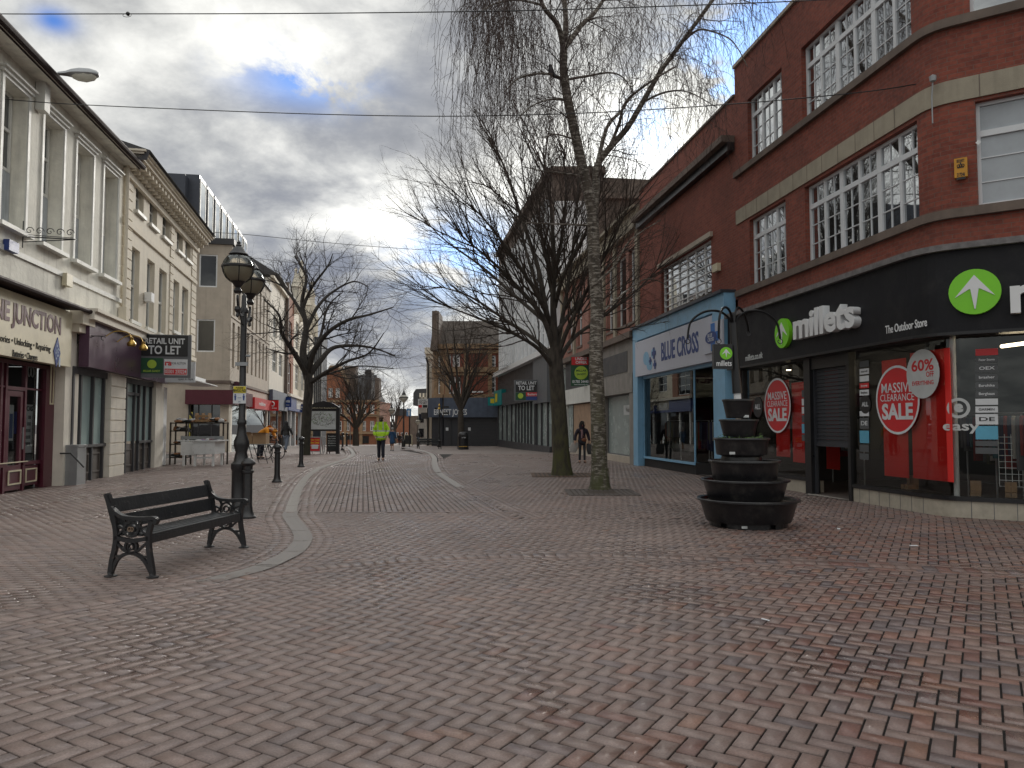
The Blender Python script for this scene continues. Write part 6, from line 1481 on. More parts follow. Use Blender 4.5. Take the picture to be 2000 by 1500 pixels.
# ---------------------------------------------------------------- benches
def make_bench(name, loc, rz, L, label, group=None):
    root = empty(name, loc, label, 'bench', group, rz)
    for y in (-L / 2, L / 2):
        mb = MB(); t = .045
        mb.sweep(smooth([(-.215, .03), (-.20, .16), (-.17, .30), (-.165, .42), (-.19, .55), (-.235, .70), (-.27, .80)], 5), [.045] * 20 + [.055] * 11, t, y)   # back leg and upright
        mb.sweep(smooth([(.235, .03), (.215, .15), (.19, .28), (.185, .42), (.20, .50), (.215, .555)], 5), .045, t, y)                              # front leg
        mb.sweep(smooth([(-.28, .815), (-.245, .73), (-.19, .645), (-.10, .59), (.02, .575), (.14, .575), (.235, .58), (.262, .555), (.245, .525)], 6), .036, t * 1.35, y)  # arm
        mb.sweep(smooth([(-.175, .385), (0, .355), (.19, .385)], 5), .04, t, y)                                                                    # seat rail
        mb.sweep(smooth([(-.20, .05), (-.15, .16), (-.08, .215), (0, .235), (.08, .215), (.15, .16), (.22, .05)], 5), .032, t * .8, y)              # lower arch
        mb.sweep([(-.19, .20), (-.10, .20)], .022, t * .7, y).sweep([(.20, .20), (.10, .20)], .022, t * .7, y)
        for cx, cz, r, w_ in ((0, .295, .062, .022), (.0, .47, .075, .022), (0, .47, .035, .016), (0, .295, .03, .014)):
            mb.sweep([(cx + r * math.cos(a), cz + r * math.sin(a)) for a in np.linspace(0, 2 * math.pi, 19)], w_, t * .8, y)
        for q in ([(-.165, .40), (-.10, .45), (-.065, .52), (-.10, .59)], [(.185, .42), (.12, .45), (.085, .52), (.12, .575)], [(-.17, .35), (-.12, .30), (-.065, .25)], [(.18, .35), (.12, .30), (.065, .25)], [(-.075, .47), (-.14, .50)], [(.075, .47), (.16, .50)]): mb.sweep(smooth(q, 4), .020, t * .7, y)
        mb.lathe((-.215, y, 0), [(.06, 0), (.06, .012), (.03, .02), (.022, .05)], 12).lathe((.235, y, 0), [(.06, 0), (.06, .012), (.03, .02), (.022, .05)], 12)
        e_ = mb.build('bench_end', m_iron, root, smooth=False)
        if name == 'park_bench' and y < 0: MB().sweep([(-.012 + .018 * math.cos(a), .47 + .022 * math.sin(a)) for a in np.linspace(0, 2 * math.pi, 13)], .006, t * 1.05, y).sweep([(.016 + .014 * math.cos(a), .47 + .022 * math.sin(a)) for a in np.linspace(0, 2 * math.pi, 13)], .006, t * 1.05, y).build('emblem', M('worn_gilt', (.25, .18, .13), .6), e_)
    def slat(nm, x0, z0, x1, z1, th, y0=-L / 2 + .005, y1=L / 2 - .005):
        d = Vector((x1 - x0, 0, z1 - z0)); nn = Vector((-d.z, 0, d.x)).normalized() * th; vs = []
        for y in (y0, y1):
            for a, b in (((x0, z0), 0), ((x1, z1), 0), ((x1, z1), 1), ((x0, z0), 1)): vs.append(Vector((a[0], y, a[1])) + nn * b)
        mb = MB(); mb.add(vs, [(0, 1, 2, 3), (7, 6, 5, 4), (0, 4, 5, 1), (1, 5, 6, 2), (2, 6, 7, 3), (3, 7, 4, 0)]); o = mb.build(nm, m_benchwood, root)
        bv = o.modifiers.new('b', 'BEVEL'); bv.width = .005; bv.segments = 2; return o
    for x in (-.155, -.085, -.015, .055): slat('seat_slat', x, .400, x + .058, .400, .026)
    slat('seat_slat', .128, .398, .196, .398, .026); slat('seat_slat', .199, .330, .199, .40, .022)
    slat('backrest_slat', -.178, .455, -.208, .60, .026); slat('backrest_slat', -.216, .625, -.258, .765, .026)
    mb = MB()
    for y in (-L / 2, 0, L / 2):
        for x, z in ((-.157, .52), (-.196, .69)): mb.ball((x, y * .985, z), .009, 6, 5)
    mb.build('bolts', m_iron, root); return root
pn_, pf_ = gp(255, 1127), gp(441, 1069)
ax = (pf_ - pn_); Lb = ax.length
# local +y runs from the near end to the far end, the sitter faces local +x
bench = make_bench('park_bench', tuple((pn_ + pf_) / 2), math.atan2(ax.y, ax.x) - math.pi / 2, Lb, 'black slatted bench with cast iron ends, standing alone in the left foreground')
bf = gp(838, 877)
make_bench('park_bench', tuple(bf), R(-62), 1.7, 'black bench far off in front of the blue-grey jeweller fascia')

# ---------------------------------------------------------------- lamps, bollards, signs
def lantern(root, c, s=1.0, glow=False):
    c = Vector(c)
    MB().lathe(c, [(.05 * s, -.20 * s), (.075 * s, -.16 * s), (.04 * s, -.10 * s), (.10 * s, -.02 * s), (.13 * s, 0)], 14).build('lantern_neck', m_iron, root, smooth=True)
    gl = MB().lathe(c, [(.12 * s, .0), (.19 * s, .06 * s), (.235 * s, .15 * s), (.25 * s, .235 * s), (.25 * s, .26 * s), (.225 * s, .34 * s), (.17 * s, .42 * s), (.11 * s, .46 * s)], 22).build('lantern_glass', m_lamp, root, smooth=True)
    MB().lathe(c, [(.10 * s, .01 * s), (.175 * s, .07 * s), (.215 * s, .15 * s), (.232 * s, .225 * s), (.20 * s, .245 * s), (.05 * s, .27 * s)], 14).build('diffuser', m_lampin, gl, smooth=True)
    mb = MB().lathe(c, [(.255 * s, .225 * s), (.275 * s, .235 * s), (.275 * s, .262 * s), (.255 * s, .272 * s)], 22)
    for k in range(4):
        a = math.pi / 2 * k + .4; mb.tube([c + Vector((math.cos(a) * r, math.sin(a) * r, z)) * s for r, z in ((.125, 0), (.195, .06), (.24, .15), (.256, .235))], .008 * s, 4)
    for k in range(4):
        a = math.pi / 2 * k + .4; mb.tube([c + Vector((math.cos(a) * r, math.sin(a) * r, z)) * s for r, z in ((.256, .26), (.23, .34), (.175, .42), (.11, .465))], .007 * s, 4)
    mb.build('lantern_frame', m_iron, gl)
    MB().lathe(c, [(.15 * s, .45 * s), (.16 * s, .465 * s), (.11 * s, .52 * s), (.09 * s, .56 * s), (.045 * s, .60 * s), (.05 * s, .62 * s), (.03 * s, .64 * s), (.035 * s, .67 * s), (.0, .71 * s)], 14).build('lantern_cap', m_iron, root, smooth=True)
lp = gp(469, 1008); lx, ly = lp.x, lp.y
root = empty('street_lamp', (lx, ly, 0), 'tall black twin-lantern lamp post behind the near bench', 'street lamp')
zt = at(470, 572, ly).z
MB().lathe((lx, ly, 0), [(.17, 0), (.17, .10), (.145, .13), (.145, .75), (.16, .78), (.16, .86), (.12, .90), (.09, 1.05), (.125, 1.16), (.125, 1.22), (.075, 1.36), (.062, 1.5), (.075, 1.52), (.075, 1.56), (.056, 1.6), (.050, zt - .35), (.07, zt - .33), (.07, zt - .27), (.045, zt - .24), (.04, zt - .05), (.0, zt)], 18).build('column', m_iron, root, smooth=True)
mb = MB(); dv = Vector((-.10, .58, 0))
for sg in (-1, 1):
    d = dv * sg; b0 = Vector((lx, ly, zt - .30))
    mb.tube(smooth([b0, b0 + d * .3 + Vector((0, 0, -.10)), b0 + d * .75 + Vector((0, 0, -.10)), b0 + d + Vector((0, 0, .08)), b0 + d + Vector((0, 0, .16))], 5), .022, 6)
    mb.tube(smooth([b0 + Vector((0, 0, -.25)), b0 + d * .35 + Vector((0, 0, -.22)), b0 + d * .6 + Vector((0, 0, -.12))], 5), .013, 5)
    mb.lathe(b0 + d + Vector((0, 0, -.12)), [(.0, -.08), (.03, -.05), (.02, 0), (.05, .05), (.04, .1)], 10)
mb.build('bracket_arms', m_iron, root)
for sg in (-1, 1): lantern(root, Vector((lx, ly, zt + .08)) + dv * sg, .95)
MB().box(lx - .10, lx + .10, -(ly - .05), -(ly - .085), at(470, 715, ly).z, at(470, 708, ly).z).tube([(lx + .02, ly, at(470, 695, ly).z), (lx + .12, ly, at(470, 695, ly).z)], .02, 6).build('sign_clamp', m_galv, root)
# distancing sign on the lamp
ys_ = ly - .10; Wn = Wall((0, ys_), (1, 0)); a, b, c, d = Wn.rect(457, 482, 754, 788)
sg = MB(Wn).box(a, b, 0, .006, c, d).build('distance_sign', m_paper, None, loc=Wn.pt((a + b) / 2, 0, c)); tag(sg, 'yellow and white keep-distance notice strapped to the twin-lantern lamp post', 'sign')
mid = c + (d - c) * .60
MB(Wn).box(a + .005, b - .005, .007, .010, mid, d - .005).build('yellow_band', m_yellow, sg)
text(sg, Wn, 'PLEASE', .03, (a + b) / 2, d - .03, .011, m_black, ext=.0005, bold=.03); text(sg, Wn, 'MAINTAIN', .035, (a + b) / 2, d - .067, .011, m_black, ext=.0005, bold=.03); text(sg, Wn, 'DISTANCING', .030, (a + b) / 2, mid + .022, .011, m_black, ext=.0005, bold=.03)
mb = MB(Wn)
for s_ in (-1, 1):
    x = (a + b) / 2 + s_ * .07; h = mid - c
    mb.prism([(x + .012 * math.cos(t), mid - .03 + .012 * math.sin(t)) for t in np.linspace(0, 6.28, 9)[:-1]], .007, .009); mb.prism([(x - .018, mid - .045), (x - .01, c + .05), (x + .01, c + .05), (x + .018, mid - .045)][::1], .007, .009)
mb.box((a + b) / 2 - .03, (a + b) / 2 + .03, .007, .009, c + h * .52, c + h * .56); mb.build('pictogram', m_navy, sg)
text(sg, Wn, '2m', .022, (a + b) / 2, c + .03, .008, m_navy, ext=.0005, bold=.02)

def bollard(px, py, pytop, label, band=False):
    p = gp(px, py); H = (at(px, pytop, p.y).z - p.z); s = H / .98
    o = MB().lathe(tuple(p), [(r, z * s) for r, z in ((.135, 0), (.135, .03), (.105, .06), (.082, .12), (.080, .16), (.072, .20), (.070, .72), (.092, .735), (.092, .765), (.070, .78), (.072, .84), (.105, .86), (.115, .885), (.10, .92), (.05, .955), (.03, .97), (.0, .98))], 16).build('bollard', m_iron, None, loc=tuple(p), smooth=True)
    return tag(o, label, 'bollard', 'cast iron bollards along the paving')
bollard(483, 1012, 893, 'black bollard touching the base of the twin-lantern lamp post, nearest')
bollard(541, 942, 866, 'black bollard just right of the lamp post, in front of the bicycle')
bollard(588, 912, 852, 'black bollard in front of the spreading tree and black-jacketed man')
bollard(669, 879, 844, 'small black bollard right of the map board, nearest it')
bollard(677, 873, 845, 'small distant black bollard at foot of the brick building')
# far lamps
def far_lamp(px, pyb, pyt, Y, label, gsize=.30):
    p = at(px, pyb, Y); p.z = gz(Y); z1 = at(px, pyt, Y).z; root = empty('street_lamp', tuple(p), label, 'street lamp'); H = z1 - p.z
    MB().lathe(tuple(p), [(.14, 0), (.14, .6), (.09, .7), (.06, .9), (.045, H - .9), (.06, H - .7)], 10).build('column', m_iron, root)
    c = p + Vector((0, 0, H - .7)); s = gsize / .25
    MB().lathe(tuple(c), [(.06, 0), (.24 * s, .22 * s), (.27 * s, .32 * s), (.20 * s, .42 * s), (.10 * s, .5 * s)], 12).build('lantern_glass', m_lampin, root)
    MB().lathe(tuple(c), [(.275 * s, .30 * s), (.29 * s, .33 * s), (.275 * s, .35 * s)], 12).lathe(tuple(c), [(.15 * s, .44 * s), (.10 * s, .55 * s), (.03 * s, .7 * s), (0, .85 * s)], 10).build('lantern_cap', m_iron, root); return root
far_lamp(788, 872, 768, 56, 'tall distant street lamp with teardrop lantern, centre of the street')
far_lamp(764.5, 870, 795, 75, 'shorter distant street lamp behind the woman in the blue coat')
far_lamp(816, 868, 818, 95, 'tiny far street lamp left of the pale frontage')
# finger post
p = gp(857.5, 873); Y = p.y; root = empty('finger_post', tuple(p), 'black fingerpost with brass finial before the blue-grey fascia', 'signpost')
H = at(857, 786, Y).z - p.z; MB().lathe(tuple(p), [(.16, 0), (.16, .15), (.11, .3), (.10, .9), (.06, 1.0), (.055, H - .6)], 10).build('column', m_iron, root)
MB().lathe((p.x, p.y, p.z + H - .6), [(.06, 0), (.15, .08), (.05, .2), (.10, .35), (.02, .5), (0, .62)], 10).build('finial', m_gold, root)
for py, x0, x1 in ((795, 866, 877), (807, 866, 877), (798, 849, 854), (809, 858, 862)): z = at(857, py, Y).z; MB(Wall((0, Y - .05), (1, 0))).box(at(x0, py, Y).x, at(x1, py, Y).x, 0, .04, z - .08, z + .08).tube([(p.x, Y, z), (at(x0, py, Y).x, Y - .05, z)], .02, 4).build('finger', m_black, root)
# one-way sign
p = gp(799.5, 876); Y = p.y; root = empty('street_sign', tuple(p), 'blue and white arrow sign on a slim black post in mid street', 'sign'); zt = at(799, 798, Y).z
MB().lathe(tuple(p), [(.05, 0), (.05, zt - p.z)], 8).build('post', m_iron, root); Wn = Wall((0, Y - .07), (1, 0)); a, b, c, d = Wn.rect(795, 804, 798, 813)
bd = MB(Wn).box(a, b, 0, .02, c, d).build('sign_plate', M('sign_blue', (.12, .26, .48), .5), root); m_ = (a + b) / 2
MB(Wn).prism([(m_ - .05, c + .05), (m_ + .05, c + .05), (m_ + .05, d - .25), (m_ - .05, d - .25)], .021, .026).prism([(m_ - .13, d - .25), (m_ + .13, d - .25), (m_, d - .08)], .021, .026).build('arrow', m_paper, bd)
p = gp(684, 868)
pw = at(684, 858, 85); root = tag(MB().lathe((pw.x, 85, gz(85)), [(.07, 0), (.07, .05), (.04, .1), (.04, at(684, 808, 85).z - gz(85)), (.09, at(684, 808, 85).z - gz(85) + .05)], 8).build('slim_post', m_galv, None, loc=(pw.x, 85, gz(85))), 'slim pale post in front of the orange brick building', 'post')
# litter bin
p = gp(905, 878); root = empty('litter_bin', tuple(p), 'black domed litter bin by the far bare tree', 'litter bin'); H = at(905, 843, p.y).z - p.z; r = (at(916, 860, p.y).x - at(895, 860, p.y).x) / 2
MB().lathe(tuple(p), [(r * .95, 0), (r, .03), (r, .10), (r * .94, .12), (r * .96, H * .62), (r * 1.02, H * .64), (r * 1.02, H * .68)], 18).build('bin_body', m_black, root, smooth=True)
MB().lathe((p.x, p.y, p.z), [(r, H * .68), (r * .98, H * .82), (r * .8, H * .93), (r * .4, H * .99), (0, H)], 18).build('bin_hood', m_black, root, smooth=True)
Wn = Wall((0, p.y - r * 1.0), (1, 0)); a, b = Wn.S(901), Wn.S(911); MB(Wn).box(p.x - .25, p.x + .25, -.05, .02, p.z + H * .70, p.z + H * .82).build('bin_mouth', m_dark, root)
text(root, Wn, 'LITTER', .07, p.x + .05, p.z + H * .665, .04, m_paper, ext=.001, bold=.02); MB(Wn).box(p.x - .3, p.x + .3, .0, .02, p.z + .2, p.z + .25).build('bin_band', m_gold, root)

# ---------------------------------------------------------------- stacked planter with hanging-basket arms
pp = gp(1460, 1037); PY = pp.y + .62; px_c = at(1461, 1000, PY).x
root = empty('tiered_planter', (px_c, PY, 0), 'six-tier stack of black plastic planter bowls in front of the outdoor shop', 'planter')
def tier(cx, yt, yb, w_top, w_bot, lip=True):
    x = at(cx, (yt + yb) / 2, PY).x; z1, z0 = at(cx, yt, PY).z, at(cx, yb, PY).z; rt = w_top / 2 / FOC * PY; rb = w_bot / 2 / FOC * PY; k = z1 - z0
    return MB().lathe((x, PY, 0), [(rb, z0), (rb * 1.02, z0 + .02), (rt * .93, z1 - k * .20), (rt * .95, z1 - k * .12), (rt, z1 - k * .10), (rt, z1 - .01), (rt * .985, z1), (rt * .92, z1 - .01), (rt * .90, z1 - .06), (.01, z1 - .07)], 40).build('planter_bowl', m_plastic, root, smooth=True), MB().lathe((x, PY, z1 - .055), [(rt * .89, 0), (rt * .5, .015), (.01, .02)], 24).build('soil', m_pit, root)
x0 = at(1462, 1030, PY).x; rb = 72 / FOC * PY; zz = at(1462, 1012, PY).z
mb = MB()
for k in range(5):
    a0_, a1_ = k * 1.2566 + .12, (k + 1) * 1.2566 - .12; pts_ = [(x0 + rb * math.cos(t), PY + rb * math.sin(t)) for t in np.linspace(a0_, a1_, 8)]
    for (xa, ya), (xb, yb_) in zip(pts_, pts_[1:]):
        mb.quad((xa, ya, 0), (xb, yb_, 0), (xb, yb_, zz + .03), (xa, ya, zz + .03)); 
        ia, ib = ((xa - x0) * .9 + x0, (ya - PY) * .9 + PY), ((xb - x0) * .9 + x0, (yb_ - PY) * .9 + PY); mb.quad((xa, ya, zz + .03), (xb, yb_, zz + .03), (ib[0], ib[1], zz + .03), (ia[0], ia[1], zz + .03))
mb.lathe((x0, PY, 0), [(rb * .9, 0), (rb * .9, zz + .02)], 30)
mb.build('planter_foot', m_plastic, root)
tier(1461, 972, 1016, 194, 158); tier(1455, 935, 975, 168, 138); tier(1454, 898, 937, 137, 118); tier(1448, 888, 902, 80, 78); t3 = tier(1448, 855, 888, 108, 94); tier(1443, 819, 853, 76, 58); tier(1442, 780, 817, 62, 46)
rs = random.Random(2); x = at(1440, 860, PY).x; mb = MB(); rt = 54 / FOC * PY; zt3 = at(1448, 855, PY).z - .06
for i in range(700):
    a = rs.uniform(0, 6.28); r = rt * rs.uniform(.1, .9); c = Vector((x + .05 + r * math.cos(a), PY + r * math.sin(a), zt3 + abs(rs.gauss(0, .045)))); s_ = rs.uniform(.012, .026); d1 = Vector((rs.gauss(0, 1), rs.gauss(0, 1), rs.gauss(0, .5))).normalized() * s_; d2 = d1.orthogonal().normalized() * s_ * .6
    mb.quad(c - d1, c - d2, c + d1, c + d2)
mb.build('small_plants', M('leaf_green', (.07, .13, .03), .7, var=.4, scale=20), root)
for (xx, yy) in ((1457, 828 - 15), (1430, 885), (1454, 1030)): Wn = Wall((0, PY - (.17 if yy < 850 else .38 if yy < 900 else .53)), (1, 0)); u, z = Wn.hit(xx, yy); MB(Wn).box(u - .04, u + .04, 0, .01, z - .018, z + .018).build('small_label', m_lside, root)
zp = at(1434, 612, PY).z; zb_ = at(1440, 790, PY).z; xt, xb = at(1432, 620, PY).x, at(1441, 780, PY).x
MB().tube([(xb, PY, zb_ - .05), (xb - .005, PY, zb_ + .17)], .055, 12).build('pole_socket', m_letter, root, smooth=True)
MB().tube([(xb - .005, PY, zb_ + .17), (xb - .035, PY, at(1437, 700, PY).z), (xt, PY, zp - .15)], [.075, .06, .055], 12).tube([(xt, PY, zp - .15), (xt, PY, zp)], .03, 8).build('pole', m_black, root, smooth=True)
mb = MB()
for ends, top_, dyy in (((1343, 672), 612, -.1), ((1524, 672), 612, -.1), ((1404, 672), 612, -.75), ((1462, 656), 600, .85)):
    e = at(ends[0], ends[1], PY + dyy); s_ = Vector((xt, PY, zp - .9)); zt_ = at(1432, top_, PY).z + (.02)
    for off in (0, .0):
        mb.tube(smooth([s_ + Vector((0, 0, 0)), Vector((xt, PY, zp - .25)), Vector((xt + (e.x - xt) * .22, PY + dyy * .22, zt_ - .02)), Vector((xt + (e.x - xt) * .6, PY + dyy * .6, zt_ + .0)), Vector((xt + (e.x - xt) * .92, PY + dyy * .92, zt_ - .16)), e + Vector((0, 0, .08))], 6), .018, 6)
    mb.tube([e + Vector((.035 * math.sin(t), 0, .04 + .035 * math.cos(t))) for t in np.linspace(0, 5.5, 9)], .007, 5)
mb.build('basket_arms', m_black, root)
Wn = Wall((0, PY - .16), (1, 0)); a, b, c, d = Wn.rect(1394, 1431, 672, 720)
bd = MB(Wn).box(a, b, -.10, 0, c, d).build('shop_sign_box', m_black, None, loc=Wn.pt((a + b) / 2, 0, c)); tag(bd, 'small black box sign with green round emblem on the planter pole', 'sign')
u, z = Wn.hit(1418, 690); r = 12 / FOC * PY
e_ = MB(Wn).prism([(u + r * math.cos(t), z + r * math.sin(t)) for t in np.linspace(0, 6.283, 25)[:-1]], .001, .008).build('round_emblem', m_green, bd); k = r * .8
MB(Wn).prism([(u, z + .9 * k), (u - .9 * k, z - .28 * k), (u - .22 * k, z + .14 * k)], .009, .012).prism([(u, z + .9 * k), (u + .22 * k, z + .14 * k), (u + .9 * k, z - .28 * k)], .009, .012).prism([(u - .2 * k, z + .25 * k), (u, z - .9 * k), (u + .2 * k, z + .25 * k), (u, z + .9 * k)], .009, .012).build('arrow_mark', m_letter, e_)
text(bd, Wn, 'millets', .085, (a + b) / 2 + .01, Wn.Z(1415, 710), .004, m_letter, ext=.001, bold=.02, width=(b - a) * .80)

# ---------------------------------------------------------------- letting boards and hanging shop signs
def board(wl, px0, px1, py0, py1, label, thick=.08, mat=m_greyframe):
    a, b, c, d = wl.rect(px0, px1, py0, py1); o = MB(wl).box(a, b, -thick, 0, c, d).build('letting_board', mat, None, loc=wl.pt((a + b) / 2, 0, c)); tag(o, label, 'sign board'); return o, a, b, c, d
pt_ = WL_.pt(WL_.S(262), .1, 0)
w1 = Wall((pt_.x, pt_.y), Vector((1, .22, 0)))
o, a, b, c, d = board(w1, 264, 373, 652, 737, 'black and grey letting board projecting beside the purple fascia')
W_b, H_b = b - a, d - c; d = c + H_b
t_ = MB(w1).box(a + W_b * .10, b - W_b * .06, .002, .012, c + H_b * .50, d - .03).build('black_panel', m_black, o)
text(t_, w1, 'RETAIL UNIT', H_b * .135, (a + b) / 2 + W_b * .02, c + H_b * .84, .015, m_paper, ext=.001, bold=.035, width=W_b * .72); text(t_, w1, 'TO LET', H_b * .20, (a + b) / 2 + W_b * .02, c + H_b * .63, .015, m_paper, ext=.001, bold=.035, width=W_b * .58)
t_ = MB(w1).box(a + W_b * .10, a + W_b * .50, .002, .012, c + H_b * .10, c + H_b * .45).build('green_panel', m_dgreen, o)
MB(w1).prism([(a + W_b * .30 + H_b * .10 * math.cos(t), c + H_b * .31 + H_b * .10 * math.sin(t)) for t in np.linspace(0, 6.283, 21)[:-1]], .013, .016).build('round_emblem', m_lgreen, t_); text(t_, w1, 'MILLAR SANDY', H_b * .05, a + W_b * .30, c + H_b * .15, .014, m_lgreen, ext=.001, width=W_b * .3)
t_ = MB(w1).box(a + W_b * .52, b - W_b * .06, .002, .012, c + H_b * .06, c + H_b * .43).build('white_panel', m_paper, o)
text(t_, w1, 'ra', H_b * .13, a + W_b * .59, c + H_b * .34, .014, m_redsign, ext=.001, bold=.05); text(t_, w1, 'ROB ALSTON', H_b * .055, a + W_b * .78, c + H_b * .335, .014, m_greyframe, ext=.001, width=W_b * .26)
t2 = MB(w1).box(a + W_b * .53, b - W_b * .07, .013, .016, c + H_b * .075, c + H_b * .21).build('red_strip', m_redsign, t_); text(t2, w1, '03301 233224', H_b * .09, a + W_b * .73, c + H_b * .14, .018, m_paper, ext=.001, width=W_b * .38)
w1b = Wall(tuple(WL_.pt(WL_.S(318), .3, 0).xy), Vector((1, .1, 0))); a, b, c, d = w1b.rect(366, 381, 707, 747); d_ = tag(MB(w1b).box(a - .9, b, -.1, 0, c, d).build('hanging_sign', m_paper, None, loc=w1b.pt(a, 0, c)), 'white hanging sign with yellow letters behind the letting board', 'sign'); MB(w1b).box(a + .02, a + .12, .002, .01, c + .45, d - .15).box(a + .02, a + .12, .002, .01, c + .30, c + .40).build('yellow_letters', m_yellow, d_)
text(d_, w1b, 'open 6 days', .08, a - .05, c + .12, .004, m_greyframe, ext=.001)
pt_ = WS.pt(WS.S(1059), .2, 0); w2 = Wall((pt_.x, pt_.y), Vector((1, -.12, 0)))
o, a, b, c, d = board(w2, 1004, 1055, 742, 783, 'letting board with green and red panels on the dark shops right of the teal sign'); W_b, H_b = b - a, d - c
t_ = MB(w2).box(a + .1, b - .2, .002, .012, c + H_b * .42, d - .06).build('black_panel', m_black, o); text(t_, w2, 'RETAIL UNIT', H_b * .15, (a + b) / 2 - .05, c + H_b * .84, .015, m_paper, ext=.001, bold=.03, width=W_b * .78); text(t_, w2, 'TO LET', H_b * .22, (a + b) / 2 - .05, c + H_b * .60, .015, m_paper, ext=.001, bold=.03, width=W_b * .62)
t_ = MB(w2).box(a + .1, a + W_b * .45, .002, .012, c + .05, c + H_b * .40).build('green_panel', m_dgreen, o); MB(w2).prism([(a + W_b * .25 + .17 * math.cos(t), c + H_b * .24 + .17 * math.sin(t)) for t in np.linspace(0, 6.283, 15)[:-1]], .013, .016).build('round_emblem', m_lgreen, t_)
t_ = MB(w2).box(a + W_b * .46, b - .2, .002, .012, c + H_b * .22, c + H_b * .40).build('red_panel', m_redsign, o); text(t_, w2, 'Butters', .15, a + W_b * .7, c + H_b * .31, .014, m_paper, ext=.001); MB(w2).box(a + W_b * .46, b - .2, .002, .012, c + .05, c + H_b * .20).build('blue_panel', m_bluesign, o)
pt_ = WR_.pt(WR_.S(1155), .2, 0); w3 = Wall((pt_.x, pt_.y), Vector((1, -.1, 0)))
o, a, b, c, d = board(w3, 1115, 1155, 697, 754, 'green letting board with red Under Offer slip between the two big trees', mat=m_dgreen); W_b, H_b = b - a, d - c
t_ = MB(w3).box(a + .03, b - .03, .002, .02, c + H_b * .72, d - .01).build('red_slip', m_redsign, o); text(t_, w3, 'UNDER', H_b * .10, (a + b) / 2, c + H_b * .925, .022, m_paper, ext=.001, bold=.03, width=W_b * .6); text(t_, w3, 'OFFER', H_b * .10, (a + b) / 2, c + H_b * .80, .022, m_paper, ext=.001, bold=.03, width=W_b * .55)
MB(w3).prism([((a + b) / 2 + W_b * .33 * math.cos(t), c + H_b * .45 + W_b * .33 * math.sin(t)) for t in np.linspace(0, 6.283, 25)[:-1]], .003, .008).build('round_emblem', m_lgreen, o)
text(o, w3, 'MILLAR', H_b * .07, (a + b) / 2, c + H_b * .52, .010, m_dgreen, ext=.001, bold=.03, width=W_b * .5); text(o, w3, 'SANDY', H_b * .07, (a + b) / 2, c + H_b * .40, .010, m_dgreen, ext=.001, bold=.03, width=W_b * .45)
text(o, w3, '01785 244400', H_b * .10, (a + b) / 2, c + H_b * .145, .004, m_paper, ext=.001, bold=.03, width=W_b * .86); text(o, w3, 'www.millarsandy.com', H_b * .045, (a + b) / 2, c + H_b * .05, .004, m_paper, ext=.001, width=W_b * .7)
w4 = Wall((0, 88), (1, 0)); o, a, b, c, d = board(w4, 817, 836, 779, 797, 'white letting board with red corner far down the street', mat=m_paper); text(o, w4, 'RETAIL UNIT', .16, (a + b) / 2, d - .17, .004, m_black, ext=.001, width=(b - a) * .7); text(o, w4, 'TO LET', .26, (a + b) / 2, c + (d - c) * .58, .004, m_black, ext=.001, bold=.05, width=(b - a) * .85)
MB(w4).box(a + .05, a + .45, .002, .01, c + .04, c + .36).build('red_panel', m_redsign, o); MB(w4).box(a + .55, b - .05, .002, .01, c + .04, c + .36).build('black_panel', m_black, o)
def hang(wl, px0, px1, py0, py1, mat, label, word=None, sz=.2, bold=.03, tm=m_white, ring=False):
    a, b, c, d = wl.rect(px0, px1, py0, py1); o = tag(MB(wl).box(a, b, -.12, 0, c, d).build('hanging_sign', mat, None, loc=wl.pt((a + b) / 2, 0, c)), label, 'sign')
    MB(wl).box(a - .15, b, -.08, -.04, d, d + .05).build('bracket', m_black, o)
    if word: text(o, wl, word, sz, (a + b) / 2, c + (d - c) * (.25 if ring else .62), .004, tm, ext=.001, bold=bold, width=(b - a) * .75)
    if ring: MB(wl).tube([wl.pt((a + b) / 2 + .17 * math.cos(t), .01, c + (d - c) * .64 + .17 * math.sin(t)) for t in np.linspace(0, 6.283, 15)], .055, 4, False).build('ring_mark', m_white, o)
    return o, a, b, c, d
pv = W3.pt(W3.S(521), .4, 0); w5 = Wall((pv.x, pv.y), (1, 0)); hang(w5, 521, 545, 782, 802, m_redsign, 'red hanging sign with a white ring on the left shops', 'vodafone', .16, ring=True)
pv = W3.pt(W3.S(552), .4, 0); w6 = Wall((pv.x, pv.y), (1, 0)); o_, a, b, c, d = hang(w6, 552, 570, 776, 795, m_bluesign, 'dark blue hanging pharmacy sign left of the spreading tree', 'Boots', .30); text(o_, w6, 'Pharmacy', .12, (a + b) / 2, c + .2, .004, m_white, ext=.001, width=(b - a) * .6)
pv = W3.pt(W3.S(582), .3, 0); w7 = Wall((pv.x, pv.y), (1, 0)); o_, a, b, c, d = hang(w7, 582, 596, 790, 805, m_bluesign, 'smaller blue hanging sign just left of the spreading tree trunk', None); MB(w7).box(a + .2, b - .2, .002, .01, c + .5, c + .62).box(a + .2, b - .3, .002, .01, c + .25, c + .35).build('white_lines', m_white, o_)
pv = WJ.pt(WJ.S(954), .5, 0); w8 = Wall((pv.x, 66.0), (1, 0)); o_, a, b, c, d = hang(w8, 953, 970, 776, 792, m_teal, 'teal hanging sign with yellow mark left of the silver block', None); MB(w8).box((a + b) / 2 - .15, (a + b) / 2 + .18, .002, .01, c + .2, d - .12).build('yellow_mark', m_yellow, o_)
